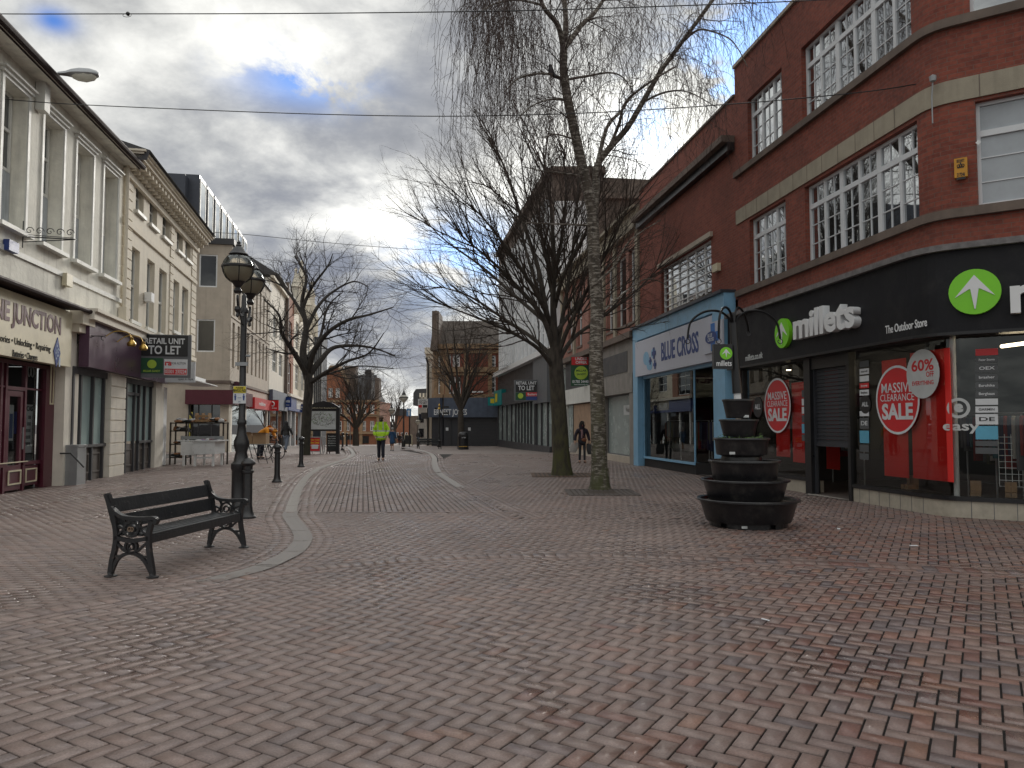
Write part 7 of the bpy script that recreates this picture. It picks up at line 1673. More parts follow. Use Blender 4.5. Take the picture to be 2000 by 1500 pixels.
pv = W3.pt(W3.S(455), .5, 0); w9 = Wall((pv.x, pv.y), (1, 0)); u, z = w9.hit(461, 757); o_ = tag(MB(w9).prism([(u + .38 * math.cos(t), z + .38 * math.sin(t)) for t in np.linspace(0, 6.283, 25)[:-1]], -.1, 0).box(u - .45, u - .3, -.08, -.03, z - .03, z + .03).build('round_hanging_sign', M('plum_sign', (.09, .03, .05), .5), None, loc=w9.pt(u, 0, z)), 'round plum hanging sign behind the twin-lantern lamp post', 'sign'); text(o_, w9, 'COSTA', .17, u, z, .004, m_white, ext=.001, bold=.04, width=.6)
pv = gp(833, 868); w10 = Wall((0, 66), (1, 0)); 
# swan-neck brass lamps over the purple fascia
for px, py, s_, lab in ((256, 668, -1, 'brass swan-neck lamp over the purple fascia, left of the pair'), (279, 676, 0, 'brass swan-neck lamp in front of the letting board, right of the pair')):
    u = WL_.S(px, .95); e = WL_.pt(u, .95, WL_.Z(px, py, .95)); s0_ = WL_.pt(u - .25, .27, e.z + .05)
    root = empty('brass_lamp', tuple(s0_), lab, 'wall lamp'); MB().tube(smooth([s0_, s0_ + (e - s0_) * .4 + Vector((0, 0, .24)), s0_ + (e - s0_) * .85 + Vector((0, 0, .26)), e + Vector((0, 0, .10))], 6), .013, 6).build('swan_neck', m_gold, root)
    MB().lathe(tuple(e), [(.09, -.12), (.12, -.08), (.115, -.02), (.06, .04), (.05, .08), (.065, .11), (.0, .15)], 14).build('lamp_shade', m_gold, root, smooth=True)
# street light on the white building
u, z = WL_.hit(57, 163); pb_ = WL_.pt(u, .08, z)
root = empty('wall_street_light', tuple(pb_), 'grey cobra-head street light bracketed to the white roughcast building', 'street light')
a, b, c, d = WL_.rect(46, 66, 128, 195); MB(WL_).box(a + .1, b - .12, .02, .22, c, d).build('gear_box', m_trim, root)
mb = MB(WL_); uu = (a + b) / 2; zl = WL_.Z(66, 133); p0 = WL_.pt(uu, .2, zl); p1 = WL_.pt(uu + .05, .40, zl + .02)
MB().tube([p0, p1], .03, 8).build('arm', m_galv, root)
dr_ = (WL_.n).normalized(); sd_ = Vector((-dr_.y, dr_.x, 0)); V = []; 
prof = [(0, .05, .05), (.18, .08, .08), (.30, .14, .12), (.48, .17, .15), (.70, .16, .14), (.84, .11, .10), (.89, .04, .05)]
mb = MB(); ns = 12
vs = [p1 + dr_ * x_ + sd_ * (wd_ * math.cos(t)) + Vector((0, 0, (h_ if math.sin(t) > 0 else h_ * .45) * math.sin(t) + x_ * .04)) for x_, wd_, h_ in prof for t in np.linspace(0, 2 * math.pi, ns + 1)[:-1]]
mb.add(vs, [(i * ns + k, i * ns + (k + 1) % ns, (i + 1) * ns + (k + 1) % ns, (i + 1) * ns + k) for i in range(len(prof) - 1) for k in range(ns)] + [tuple(range(ns)), tuple((len(prof) - 1) * ns + k for k in range(ns))]); mb.build('lamp_head', m_galv, root, smooth=True)
mb = MB(); vs = [p1 + dr_ * x_ + sd_ * (wd_ * math.cos(t)) + Vector((0, 0, h_ * math.sin(t) - .02 + x_ * .04)) for x_, wd_, h_ in ((.32, .08, .07), (.42, .13, .12), (.60, .15, .15), (.77, .12, .11), (.84, .05, .04)) for t in np.linspace(math.pi, 2 * math.pi, ns)]
mb.add(vs, [(i * ns + k, i * ns + k + 1, (i + 1) * ns + k + 1, (i + 1) * ns + k) for i in range(4) for k in range(ns - 1)]); mb.build('lamp_lens', m_lampin, root, smooth=True)
# scrolled iron sign bracket
u, z = WL_.hit(40, 462); root = None; mb = MB(WL_)
def wp(uu, n, zz): return WL_.pt(uu, n, zz)
mb.tube([wp(u, .05, z - .25), wp(u, .05, z + .35)], .012, 5).tube([wp(u, .05, z), wp(u + .1, 1.1, z)], .014, 5).tube([wp(u, .05, z - .12), wp(u + .1, 1.1, z)], .012, 5).tube([wp(u, .05, z + .05), wp(u + .1, 1.05, z + .03)], .008, 5)
for k in range(5):
    cn = .18 + k * .2; mb.tube([wp(u + .02 * k, cn + .09 * (1 - t / 9) * math.cos(t), z + .14 + .09 * (1 - t / 9) * math.sin(t)) for t in np.linspace(0, 8, 22)], .009, 4)
tag(mb.build('sign_bracket', m_iron, None, loc=wp(u, 0, z)), 'black scrolled wrought iron sign bracket under the white building windows', 'bracket')
mb = MB(WL_); u, z = WL_.hit(142, 655); mb.tube([wp(u, .12, z - .22), wp(u, .12, z + .15)], .012, 5).tube([wp(u, .12, z), wp(u + .1, .7, z)], .012, 5).tube([wp(u, .12, z - .18), wp(u + .07, .5, z)], .010, 5).tube([wp(u + .1, .7 + .05 * math.cos(t), z - .05 + .05 * math.sin(t)) for t in np.linspace(0, 5, 12)], .01, 4)
tag(mb.build('sign_bracket', m_iron, None, loc=wp(u, 0, z)), 'small black iron bracket at the start of the purple fascia', 'bracket')

# overhead wires
def wire(name, pts, r, label, n=12):
    P_ = smooth([at(*q) for q in pts], n); tag(MB().tube(P_, r, 5).build(name, m_black, None, loc=P_[0]), label, 'wire', 'thin wires strung across the street')
kn = at(252, 27, 15); 
wire('overhead_wire', [(-60, 24, 16), (0, 27, 16), (252, 27, 15.8), (600, 26, 15), (1000, 21, 14.5), (1300, 12, 14), (1560, 2, 14), (1700, -6, 14)], .011, 'black wire across the very top of the picture, with a knot')
wire('overhead_wire', [(0, 193, WL_.pt(WL_.S(0), 0, 0).y), (150, 204, 16.5), (500, 219, 16), (760, 226, 15.5), (960, 226, 15), (1200, 218, 14.5), (1470, 200, 14), (1700, 178, 13.3), (1822, 158, 13.0)], .010, 'long sagging wire from the white building to the brick corner')
wire('overhead_wire', [(380, 452, 34), (480, 458, 36), (640, 474, 38), (780, 485, 40), (1000, 498, 42), (1110, 500, 43)], .014, 'sagging wire above the spreading tree on the left')
wire('overhead_wire', [(488, 503, 50), (640, 520, 52), (780, 529, 54), (980, 540, 56)], .014, 'lower sagging wire crossing behind the spreading tree')
wire('overhead_wire', [(640, 718, 90), (740, 722, 88), (835, 713, 86)], .02, 'distant wire low over the far street')
c = at(250, 27, 15.8); mb = MB().ball(c, .045, 8, 6).tube([c + Vector((.09 * math.cos(t) - .02, 0, .04 * math.sin(t) - .03)) for t in np.linspace(0, 6.28, 12)], .006, 4); tag(mb.build('wire_knot', m_black, None, loc=c), 'knot and small fitting on the topmost wire', 'wire fitting')
# ---------------------------------------------------------------- people
m_skin = M('skin', (.42, .25, .18), .6, var=.05); m_hair = M('dark_hair', (.02, .016, .014), .8); m_grey = M('grey_hair', (.25, .24, .23), .8)
def skinned(V, E, Rr, name, mat, parent, root_i=0, sub=2):
    """grow one continuous surface round a skeleton"""
    me = bpy.data.meshes.new('sk'); me.from_pydata([tuple(v) for v in V], E, []); o = bpy.data.objects.new('sk', me); COL.objects.link(o)
    md = o.modifiers.new('skin', 'SKIN'); md.use_smooth_shade = True; md.branch_smoothing = .6
    sv = me.skin_vertices[0].data
    for i, r in enumerate(Rr): sv[i].radius = r if isinstance(r, tuple) else (r, r); sv[i].use_root = (i == root_i)
    ss = o.modifiers.new('s', 'SUBSURF'); ss.levels = ss.render_levels = sub
    dg = bpy.context.evaluated_depsgraph_get(); m2 = bpy.data.meshes.new_from_object(o.evaluated_get(dg)); bpy.data.objects.remove(o); bpy.data.meshes.remove(me)
    m2.name = name; m2.materials.clear(); m2.materials.append(mat); m2.polygons.foreach_set('use_smooth', [True] * len(m2.polygons))
    ob = bpy.data.objects.new(name, m2); COL.objects.link(ob); ob.parent = parent; WL[ob] = Vector((0, 0, 0)); return ob
def stripes_mat(name, base, bands, stripe=(.42, .43, .42)):
    m = bpy.data.materials.new(name); m.use_nodes = True; t = NT(m.node_tree); b = t.n['Principled BSDF']; oc = t.node('ShaderNodeTexCoord').outputs['Object']
    s = t.node('ShaderNodeSeparateXYZ', inp={0: oc}); f = None
    for ax_, lo_, hi_, zmin in bands:
        v = s.outputs[ax_] if ax_ == 2 else t.math('ABSOLUTE', s.outputs[ax_])
        q = t.math('MULTIPLY', t.math('GREATER_THAN', v, lo_), t.math('LESS_THAN', v, hi_))
        if zmin: q = t.math('MULTIPLY', q, t.math('GREATER_THAN', s.outputs[2], zmin))
        f = q if f is None else t.math('MAXIMUM', f, q)
    n = t.node('ShaderNodeTexNoise', inp={'Vector': oc, 'Scale': 9.0, 'Detail': 4.0}).outputs[0]
    t.l.new(t.mix(f, t.mix(n, tuple(x * .85 for x in base), base), stripe), b.inputs['Base Color']); b.inputs['Roughness'].default_value = .6
    t.l.new(t.node('ShaderNodeBump', inp={'Height': n, 'Strength': .8, 'Distance': .05}).outputs[0], b.inputs['Normal']); return m
def person(px, pyf, pyh, rz, label, top, trouser, hem=.80, J=None, hair=None, hood=None, shoes=None, female=False, torso=(.175, .125), flare=0, skirt=False, mask=False, leg_r=.085, Hreal=None, cap=None):
    p = gp(px, pyf); H = at(px, pyh, p.y).z - p.z; s = H / 1.76
    root = empty('person', tuple(p), label, 'person', None, rz); root.scale = (s, s, s)
    D_ = dict(pel=(0, 0, .96), ab=(0, 0, 1.10), ch=(0, 0, 1.30), nb=(0, .01, 1.45), nk=(0, 0, 1.52), hd=(0, -.015, 1.62), ht=(0, -.01, 1.69),
              sl=(.17, 0, 1.42), sr=(-.17, 0, 1.42), el=(.25, .02, 1.16), er=(-.25, .02, 1.16), wl=(.26, -.06, .93), wr=(-.26, -.06, .93),
              hl=(.09, 0, .90), hr=(-.09, 0, .90), kl=(.10, -.02, .49), kr=(-.10, -.02, .49), al=(.10, .02, .09), ar=(-.10, .02, .09), tl=(.115, -.14, .03), tr=(-.115, -.14, .03))
    D_.update({k: v for k, v in (J or {}).items() if k != 'bend'}); g = {k: Vector(v) for k, v in D_.items()}
    keys = list(g); ix = {k: i for i, k in enumerate(keys)}; V = [g[k] for k in keys]
    rad = dict(pel=(.14, .10), ab=(.125, .095), ch=(.15, .10), nb=.065, nk=.052, hd=(.078, .095), ht=(.06, .075), sl=.06, sr=.06, el=.042, er=.042, wl=.028, wr=.028, hl=.085, hr=.085, kl=.055, kr=.055, al=.038, ar=.038, tl=.035, tr=.035)
    Rr = [rad[k] for k in keys]; E = [(ix[a], ix[b]) for a, b in (('pel', 'ab'), ('ab', 'ch'), ('ch', 'nb'), ('nb', 'nk'), ('nk', 'hd'), ('hd', 'ht'), ('nb', 'sl'), ('nb', 'sr'), ('sl', 'el'), ('sr', 'er'), ('el', 'wl'), ('er', 'wr'), ('pel', 'hl'), ('pel', 'hr'), ('hl', 'kl'), ('hr', 'kr'), ('kl', 'al'), ('kr', 'ar'), ('al', 'tl'), ('ar', 'tr'))]
    for w_, e_ in (('wl', 'el'), ('wr', 'er')):   # palm, four fingers and a thumb
        d = (g[w_] - g[e_]).normalized(); side = Vector((0, -1, 0)); side = (side - d * side.dot(d)).normalized()
        V.append(g[w_] + d * .075); Rr.append((.034, .02)); pi_ = len(V) - 1; E.append((ix[w_], pi_))
        for k, L in enumerate((.070, .080, .074, .058)):
            o_ = side * (.026 - .018 * k); V.append(g[w_] + d * (.085 + L * .55) + o_); Rr.append(.0095); V.append(g[w_] + d * (.08 + L) + o_ + side.cross(d) * .018); Rr.append(.008); E += [(pi_, len(V) - 2), (len(V) - 2, len(V) - 1)]
        V.append(g[w_] + d * .05 + side * .05); Rr.append(.011); E.append((ix[w_], len(V) - 1))
    body = skinned(V, E, Rr, 'body', m_skin, root, ix['pel'], 1)
    # face
    hd = g['hd']; hn = (g['ht'] - g['nk']).normalized(); fw = Vector((0, -1, 0)); fw = (fw - hn * fw.dot(hn)).normalized(); sd_ = hn.cross(fw)
    mb = MB().ball(hd + fw * .098 - hn * .01, .016, 6, 5).ball(hd + sd_ * .083, .02, 6, 5, (.5, 1, 1.5)).ball(hd - sd_ * .083, .02, 6, 5, (.5, 1, 1.5)); mb.build('nose_and_ears', m_skin, root, smooth=True)
    MB().ball(hd + fw * .088 + sd_ * .03 + hn * .02, .010, 6, 5).ball(hd + fw * .088 - sd_ * .03 + hn * .02, .010, 6, 5).build('eyes', m_dark, root); MB().ball(hd + fw * .088 - hn * .05, .014, 8, 5, (2, .6, .5)).build('mouth', m_redsign, root)
    if mask: MB().ball(hd + fw * .035 - hn * .045, .080, 10, 8, (.95, 1, .9)).build('face_mask', m_black, root, smooth=True)
    if hair: MB().ball(hd - fw * .012 + hn * .045, .097, 12, 9, (.95, 1.05, 1.0) if not female else (1.05, 1.15, 1.25)).build('hair', hair, root, smooth=True)
    if cap: MB().ball(hd + hn * .06, .10, 12, 8, (1, 1.08, .75)).ball(hd + hn * .045 + fw * .09, .07, 10, 5, (1, 1, .18)).build('cap', cap, root, smooth=True)
    if hood: MB().lathe(g['nb'] + Vector((0, .02, 0)), [(.13, -.02), (.125, .06), (.115, .14), (.12, .20), (.10, .27), (.05, .31), (0, .32)], 12).build('hood', hood, root, smooth=True)
    # jacket or coat
    kk = ['pel', 'ab', 'ch', 'nb', 'sl', 'sr', 'el', 'er', 'wl', 'wr']; jx = {k: i for i, k in enumerate(kk)}; JV = [g[k] for k in kk]; hemp = g['pel'] + (g['pel'] - g['ab']).normalized() * (.96 - hem)
    if not (J and 'bend' in J): hemp = Vector((0, 0, hem))
    JV.append(hemp)
    jr = [(torso[0] * 1.0, torso[1] * 1.05), (torso[0] * .97, torso[1]), (torso[0] * 1.05, torso[1] * 1.02), .085, .09, .09, .072, .072, .058, .058, (torso[0] * 1.05 + flare, torso[1] * 1.1 + flare)]
    skinned(JV, [(jx['pel'], jx['ab']), (jx['ab'], jx['ch']), (jx['ch'], jx['nb']), (jx['nb'], jx['sl']), (jx['nb'], jx['sr']), (jx['sl'], jx['el']), (jx['sr'], jx['er']), (jx['el'], jx['wl']), (jx['er'], jx['wr']), (jx['pel'], 10)], jr, 'jacket' if hem > .6 else 'coat', top, root, jx['ch'])
    kk = ['pel', 'hl', 'hr', 'kl', 'kr', 'al', 'ar']
    if not skirt: skinned([g[k] for k in kk], [(0, 1), (0, 2), (1, 3), (2, 4), (3, 5), (4, 6)], [(.15, .11), leg_r + .015, leg_r + .015, leg_r * .85, leg_r * .85, leg_r * .72, leg_r * .72], 'trousers', trouser, root, 0)
    for a_, t_ in (('al', 'tl'), ('ar', 'tr')):
        skinned([g[a_] + Vector((0, .05, -.045)), g[a_] + Vector((0, -.02, -.045)), g[t_] + Vector((0, .0, .012))], [(0, 1), (1, 2)], [(.042, .042), (.046, .045), (.040, .03)], 'shoe', shoes or m_black, root, 1)
    return root, g, s
m_hv = stripes_mat('hi_vis_yellow', (.42, .72, .02), [(2, 1.14, 1.19, None), (2, .90, .95, None), (0, .085, .12, 1.19)])
m_hvo = M('hi_vis_orange', (.75, .28, .01), .6); m_darkblue = M('blue_coat', (.01, .045, .11), .8, bump=.5, bscale=30); m_blackj = M('black_jacket', (.012, .012, .014), .7, bump=.5, bscale=30); m_jean = M('faded_jeans', (.13, .16, .21), .85); m_navyt = M('navy_trousers', (.012, .014, .028), .8)
m_plumj = M('dark_plum_coat', (.018, .012, .022), .75, bump=.6, bscale=25); m_legd = M('dark_leggings', (.03, .035, .04), .8)
person(744, 900, 812, R(-4), 'person in a yellow hi-vis jacket and black trousers walking, hands in pockets, mid street', m_hv, m_navyt, hem=.76, torso=(.235, .175), mask=True, cap=M('brown_cap', (.10, .06, .04), .8), leg_r=.09, flare=.01,
       J=dict(el=(.29, .04, 1.17), er=(-.29, .04, 1.17), wl=(.22, -.09, .97), wr=(-.22, -.09, .97), kl=(.09, -.07, .50), al=(.10, -.06, .10), tl=(.12, -.22, .04), kr=(-.09, .03, .49), ar=(-.10, .08, .09), tr=(-.12, -.07, .03)))
person(766, 881, 835, R(170), 'person in a dark blue knee-length coat walking away, right behind the hi-vis walker', m_darkblue, m_legd, hem=.50, torso=(.19, .14), hair=m_grey, female=True, flare=.035, skirt=True,
       J=dict(kl=(.09, -.08, .48), al=(.10, -.02, .10), tl=(.11, -.16, .04), kr=(-.09, .02, .46), ar=(-.10, .10, .10), tr=(-.11, -.04, .03)))
person(559, 884, 822, R(150), 'person in a black hooded jacket and faded jeans walking away on the left', m_blackj, m_jean, hem=.86, torso=(.20, .15), hood=m_blackj, leg_r=.095,
       J=dict(el=(.30, .06, 1.18), er=(-.30, -.06, 1.18), wl=(.36, .02, .96), wr=(-.33, -.12, .96), kl=(.10, -.10, .50), al=(.10, .02, .10), tl=(.12, -.13, .04), kr=(-.10, .06, .49), ar=(-.10, .17, .12), tr=(-.11, .04, .03)))
rt_, g_, s_ = person(1137, 904, 823, R(8), 'person in a dark coat and furry hood carrying shopping bags, between the two large trunks', m_plumj, m_legd, hem=.72, torso=(.18, .14), hair=m_hair, female=True, hood=None, leg_r=.07, flare=.02, shoes=M('brown_boots', (.08, .035, .02), .6),
       J=dict(el=(.28, .03, 1.16), er=(-.28, .03, 1.16), wl=(.31, -.03, .92), wr=(-.31, -.03, .92), kl=(.09, -.06, .49), al=(.10, -.03, .09), tl=(.13, -.18, .03), kr=(-.09, .01, .48), ar=(-.10, .05, .09), tr=(-.13, -.10, .03)))
mb = MB(); hd = g_['hd']
rr_ = random.Random(5)
for i in range(260):
    a = rr_.uniform(0, 6.28); c = hd + Vector((.115 * math.cos(a), -.055 + rr_.uniform(-.02, .02), .02 + .13 * math.sin(a))); d = Vector((math.cos(a), rr_.gauss(0, .5), math.sin(a))).normalized() * rr_.uniform(.012, .03); e = d.orthogonal().normalized() * .006
    mb.quad(c - e, c + e, c + d)
mb.build('fur_trim', m_hair, rt_); MB().lathe(g_['nb'] + Vector((0, .03, 0)), [(.12, -.02), (.13, .08), (.12, .18), (.09, .26), (0, .29)], 12).build('hood', m_plumj, rt_, smooth=True)
MB().ball((.05, -.16, .98), .10, 10, 8, (1.1, .5, .8)).tube([(.12, -.15, 1.02), (.0, -.17, 1.2), (-.12, -.12, 1.42)], .01, 5).build('shoulder_bag', M('tan_bag', (.20, .07, .03), .6), rt_, smooth=True)
MB().tube([(-.04, -.12, 1.40), (-.03, -.16, 1.25), (-.05, -.165, 1.05)], [.05, .04, .03], 8).build('scarf', M('pink_scarf', (.25, .15, .16), .9), rt_, smooth=True)
def bag(x, y, z, w_, h, t, mat, label, tilt=0):
    c = Vector((rt_.location.x, rt_.location.y, 0)) + Vector((x, y, z)) * s_; w_, h, t = w_ * s_, h * s_, t * s_
    mb = MB(); n = 6; vs = []
    for k in range(n + 1):
        f = k / n; ww = w_ * (.42 + .10 * math.sin(f * 3.1)); tt = t * (.5 - .38 * f + .1 * math.sin(f * 3.1)); zz = c.z + h * f
        for a in np.linspace(0, 2 * math.pi, 13)[:-1]: vs.append((c.x + ww * math.copysign(abs(math.cos(a)) ** .6, math.cos(a)) + tilt * f, c.y + tt * math.copysign(abs(math.sin(a)) ** .6, math.sin(a)), zz))
    mb.add(vs, [(i * 12 + k, i * 12 + (k + 1) % 12, (i + 1) * 12 + (k + 1) % 12, (i + 1) * 12 + k) for i in range(n) for k in range(12)] + [tuple(range(12)), tuple(n * 12 + k for k in range(12))])
    mb.tube([(c.x + w_ * .25 * math.cos(q) + tilt, c.y, c.z + h + .13 * s_ * math.sin(q)) for q in np.linspace(0, math.pi, 8)], .007, 4); tag(mb.build('shopping_bag', mat, None, loc=c, smooth=True), label, 'bag')
bag(-.40, .0, .44, .34, .42, .16, M('pale_bag', (.33, .31, .29), .7), 'pale grey shopping bag in the left-hand side of the coated person', .10)
bag(.40, .0, .36, .38, .46, .18, m_black, 'bulging black shopping bag on the right side of the coated person', -.04)
person(817, 868, 841, R(160), 'person with a pale hood and dark jacket, tiny, beside the far bench', m_blackj, m_jean, hem=.85, torso=(.22, .16), hood=M('pale_hood', (.3, .3, .3), .8))
person(779, 870, 846, R(10), 'distant person in dark clothes left of the far white-edged sign board', m_blackj, m_navyt, hem=.80, hair=m_hair)
person(783, 868, 848, R(190), 'distant person in a grey jacket just behind the far white-edged sign board', M('grey_jacket', (.06, .06, .07), .8), m_blackj, hem=.80, hair=m_hair)
# stooping man in orange
po = gp(507, 893)
B_j = dict(bend=(0, 0, 0), pel=(0, .10, .95), ab=(0, .0, 1.08), ch=(0, -.22, 1.22), nb=(0, -.40, 1.27), nk=(0, -.48, 1.25), hd=(0, -.58, 1.19), ht=(0, -.64, 1.16), sl=(.18, -.36, 1.25), sr=(-.18, -.36, 1.25), el=(.22, -.44, 1.0), er=(-.22, -.44, 1.0), wl=(.16, -.60, .86), wr=(-.16, -.60, .86), hl=(.09, .10, .90), hr=(-.09, .10, .90), kl=(.11, .05, .49), kr=(-.11, .05, .49), al=(.11, .10, .09), ar=(-.11, .10, .09), tl=(.12, -.06, .03), tr=(-.12, -.06, .03))
def person_bent():
    px, pyf = 511, 896
    r, g, s = person(px, pyf, 814, R(72), 'person in an orange hi-vis jacket stooping over the folding table of boxes', m_hvo, m_navyt, hem=.90, torso=(.19, .15), J=B_j, hair=None, cap=M('orange_hood', (.55, .22, .02), .7), leg_r=.09)
    return r
person_bent()
# ---------------------------------------------------------------- stall and street clutter on the left
# white barrow
pA, pB = gp(352, 906), gp(414, 911); cy_ = pB.y + .35
a_, b_ = at(340, 905, pB.y).x, at(423, 911, pB.y).x; root = empty('market_barrow', ((a_ + b_) / 2, pB.y + .4, 0), 'white painted wooden market barrow with goods outside the corner shop', 'market barrow')
zt = at(400, 862, pB.y).z; zb = at(400, 887, pB.y).z; xm = at(376, 900, pB.y).x
mb = MB().bx(xm, b_ - .08, pB.y, pB.y + .05, zb, zt).bx(b_ - .13, b_ - .08, pB.y + .05, pB.y + .95, zb, zt).bx(xm, b_ - .08, pB.y + .95, pB.y + 1.0, zb, zt).bx(a_ + .1, xm + .01, pB.y + .3, pB.y + .35, zb - .05, zt - .02).bx(xm, b_ - .13, pB.y + .05, pB.y + .95, zb, zb + .03).bx(a_ + .1, b_ + .05, pB.y - .06, pB.y + .0 - .003, zt + .003, zt + .04).bx(b_ - .1, b_ + .05, pB.y - .0, pB.y + 1.0, zt + .003, zt + .04)
mb.build('barrow_body', m_white, root)
for x, y in ((xm + .02, pB.y + .06), (b_ - .2, pB.y + .06), (xm + .02, pB.y + .88), (b_ - .2, pB.y + .88), (a_ + .12, pB.y + .4)): MB().bx(x, x + .07, y, y + .07, 0, zb).build('leg', m_white, root)
MB().bx(xm + .08, b_ - .2, pB.y + .07, pB.y + .11, .28, .34).build('leg_rail', m_white, root)
MB().bx(a_, b_ + .04, pB.y + .5, pB.y + .54, zt + .06, zt + .18).bx(a_ + .05, a_ + .09, pB.y + .46, pB.y + .5, zb, zt + .2).build('tray_rail', m_galv, root)
rs = random.Random(12)
def heap(name, mats, x0, x1, y0, y1, z, n, label, cat, sz=(.04, .12)):
    cols = [MB() for _ in mats]
    for i in range(n):
        c = Vector((rs.uniform(x0, x1), rs.uniform(y0, y1), z + rs.uniform(.02, .12))); k = rs.randrange(len(mats)); s_ = rs.uniform(*sz)
        cols[k].ball(c, s_, 7, 5, (rs.uniform(.7, 1.6), rs.uniform(.5, 1.1), rs.uniform(.35, .8)))
    r = empty(name, ((x0 + x1) / 2, (y0 + y1) / 2, z), label, cat)
    for m_, c in zip(mats, cols):
        if c.v: c.build('goods', m_, r, smooth=True)
    return r
m_mix = [M('goods_%s' % n, c, .7) for n, c in (('black', (.02, .02, .02)), ('tan', (.28, .13, .06)), ('white', (.5, .5, .5)), ('pink', (.5, .2, .25)), ('blue', (.1, .15, .3)))]
heap('goods_heap', m_mix, xm + .1, b_ - .2, pB.y + .1, pB.y + .9, zt - .08, 70, 'loose goods heaped in the tray of the white market barrow', 'goods')
# shelving with shoes and crates
sx0, sx1, sy = at(318, 905, 28.5).x, at(352, 905, 28.5).x, 29.0
root = empty('display_shelves', ((sx0 + sx1) / 2, sy, 0), 'dark display shelves of small goods beside the white shop panel', 'shelves')
mb = MB()
for z in (.25, .75, 1.25, 1.55): mb.bx(sx0, sx1 + (1.4 if z > 1.4 else 0), sy, sy + .5, z, z + .04)
for x in (sx0, sx1 - .05, sx1 + 1.35): mb.bx(x, x + .05, sy, sy + .05, 0, 1.6).bx(x, x + .05, sy + .45, sy + .5, 0, 1.6)
mb.build('shelf_frame', M('dark_timber', (.035, .025, .018), .8), root)
for z in (.30, .80, 1.30): heap('goods_heap', m_mix[:3], sx0 + .1, sx1 - .1, sy + .05, sy + .4, z, 22, {.30: 'goods on the lowest dark display shelf', .80: 'goods on the middle dark display shelf', 1.30: 'goods on the third dark display shelf'}[z], 'goods')
heap('goods_heap', m_mix[:3], sx0 + .1, sx1 + 1.3, sy + .05, sy + .45, 1.6, 60, 'shoes and trinkets heaped on the topmost display shelf', 'goods', (.05, .13))
x = at(384, 860, 29.2).x; mb = MB()
for k in range(2): mb.bx(x, x + .5, sy, sy + .02, 1.62 + .17 * k, 1.70 + .17 * k).bx(x, x + .5, sy + .3, sy + .32, 1.62 + .17 * k, 1.70 + .17 * k)
for xx in (x, x + .24, x + .48): mb.bx(xx, xx + .02, sy + .02, sy + .3, 1.60, 1.95)
tag(mb.build('wooden_crate', m_wood, None, loc=(x + .25, sy + .15, 1.6)), 'small slatted wooden crate on top of the display shelves', 'crate')
p = gp(371, 893); mb = MB().lathe(tuple(p), [(.07, 0), (.07, 2.1)], 10)
m_bw = bpy.data.materials.new('striped_post'); m_bw.use_nodes = True; t = NT(m_bw.node_tree); oc = t.node('ShaderNodeTexCoord').outputs['Object']; w_ = t.node('ShaderNodeTexWave', inp={'Vector': oc, 'Scale': 1.6}); w_.bands_direction = 'DIAGONAL'; t.l.new(t.mix(t.ramp(w_.outputs[0], [(.45, 0), (.5, 1)]), (.02, .02, .02), (.6, .52, .10)), t.n['Principled BSDF'].inputs['Base Color'])
tag(mb.build('striped_post', m_bw, None, loc=tuple(p)), 'tall post wrapped in black and yellow stripes among the display shelves', 'post')
# folding table and boxes
TY = 30.0; x0, x1 = at(474, 870, TY).x, at(524, 870, TY).x; zt = .76
root = empty('folding_table', ((x0 + x1) / 2, TY + .3, 0), 'grey folding table with trestle legs behind the lamp post', 'table')
MB().bx(x0, x1, TY, TY + .75, zt - .03, zt).build('table_top', m_galv, root)
for x in (x0 + .2, x1 - .25):
    MB().tube([(x, TY + .1, zt - .03), (x + .22, TY + .05, 0)], .014, 5).tube([(x, TY + .65, zt - .03), (x + .22, TY + .7, 0)], .014, 5).tube([(x + .13, TY + .07, .3), (x + .13, TY + .68, .3)], .010, 5).build('leg', m_black, root)
def cbox(x, y, w_, d, h, z, label):
    mb = MB().bx(x, x + w_, y, y + d, z, z + h).bx(x + w_ / 2 - .03, x + w_ / 2 + .03, y - .003, y - .001, z + h * .5, z + h); mb.quad((x, y, z + h), (x + w_, y, z + h), (x + w_, y - .14, z + h + .06), (x, y - .14, z + h + .06)); tag(mb.build('cardboard_box', m_card, None, loc=(x + w_ / 2, y + d / 2, z)), label, 'cardboard box')
cbox(x0 - .02, TY + .1, .34, .4, .40, zt + .002, 'brown cardboard box on the folding table, partly behind the lamp post')
cbox(x0 + .36, TY + .06, .52, .45, .38, zt + .002, 'larger brown cardboard box on the folding table, right of the other')
# bicycle
b0 = gp(527, 897); BYY = b0.y; x0 = at(534, 880, BYY).x; s_ = .33
root = empty('bicycle', (x0, BYY, 0), 'black bicycle parked beyond the folding table', 'bicycle')
for dx in (-.02, 1.0 * .62 - 1.2 + .02):
    c = Vector((x0 + .22 + dx, BYY + (.0), s_)); wh = MB().tube([c + Vector((s_ * math.cos(t) * .92, 0, s_ * math.sin(t))) for t in np.linspace(0, 2 * math.pi, 25)], .018, 5, False)
    o = wh.build('wheel', m_black, root); sp_ = MB()
    for k in range(9): t = k * .698; sp_.tube([c, c + Vector((s_ * math.cos(t) * .92, 0, s_ * math.sin(t)))], .003, 3)
    sp_.ball(c, .03, 6, 5); sp_.build('spokes', m_galv, o)
cR, cF = Vector((x0 + .24 - .60 + .02, BYY, s_)), Vector((x0 + .20, BYY, s_)); bbk = cR.lerp(cF, .42) + Vector((0, 0, -.03)); st_ = cR.lerp(cF, .30) + Vector((0, 0, .50)); hh_ = cR.lerp(cF, .86) + Vector((0, 0, .55))
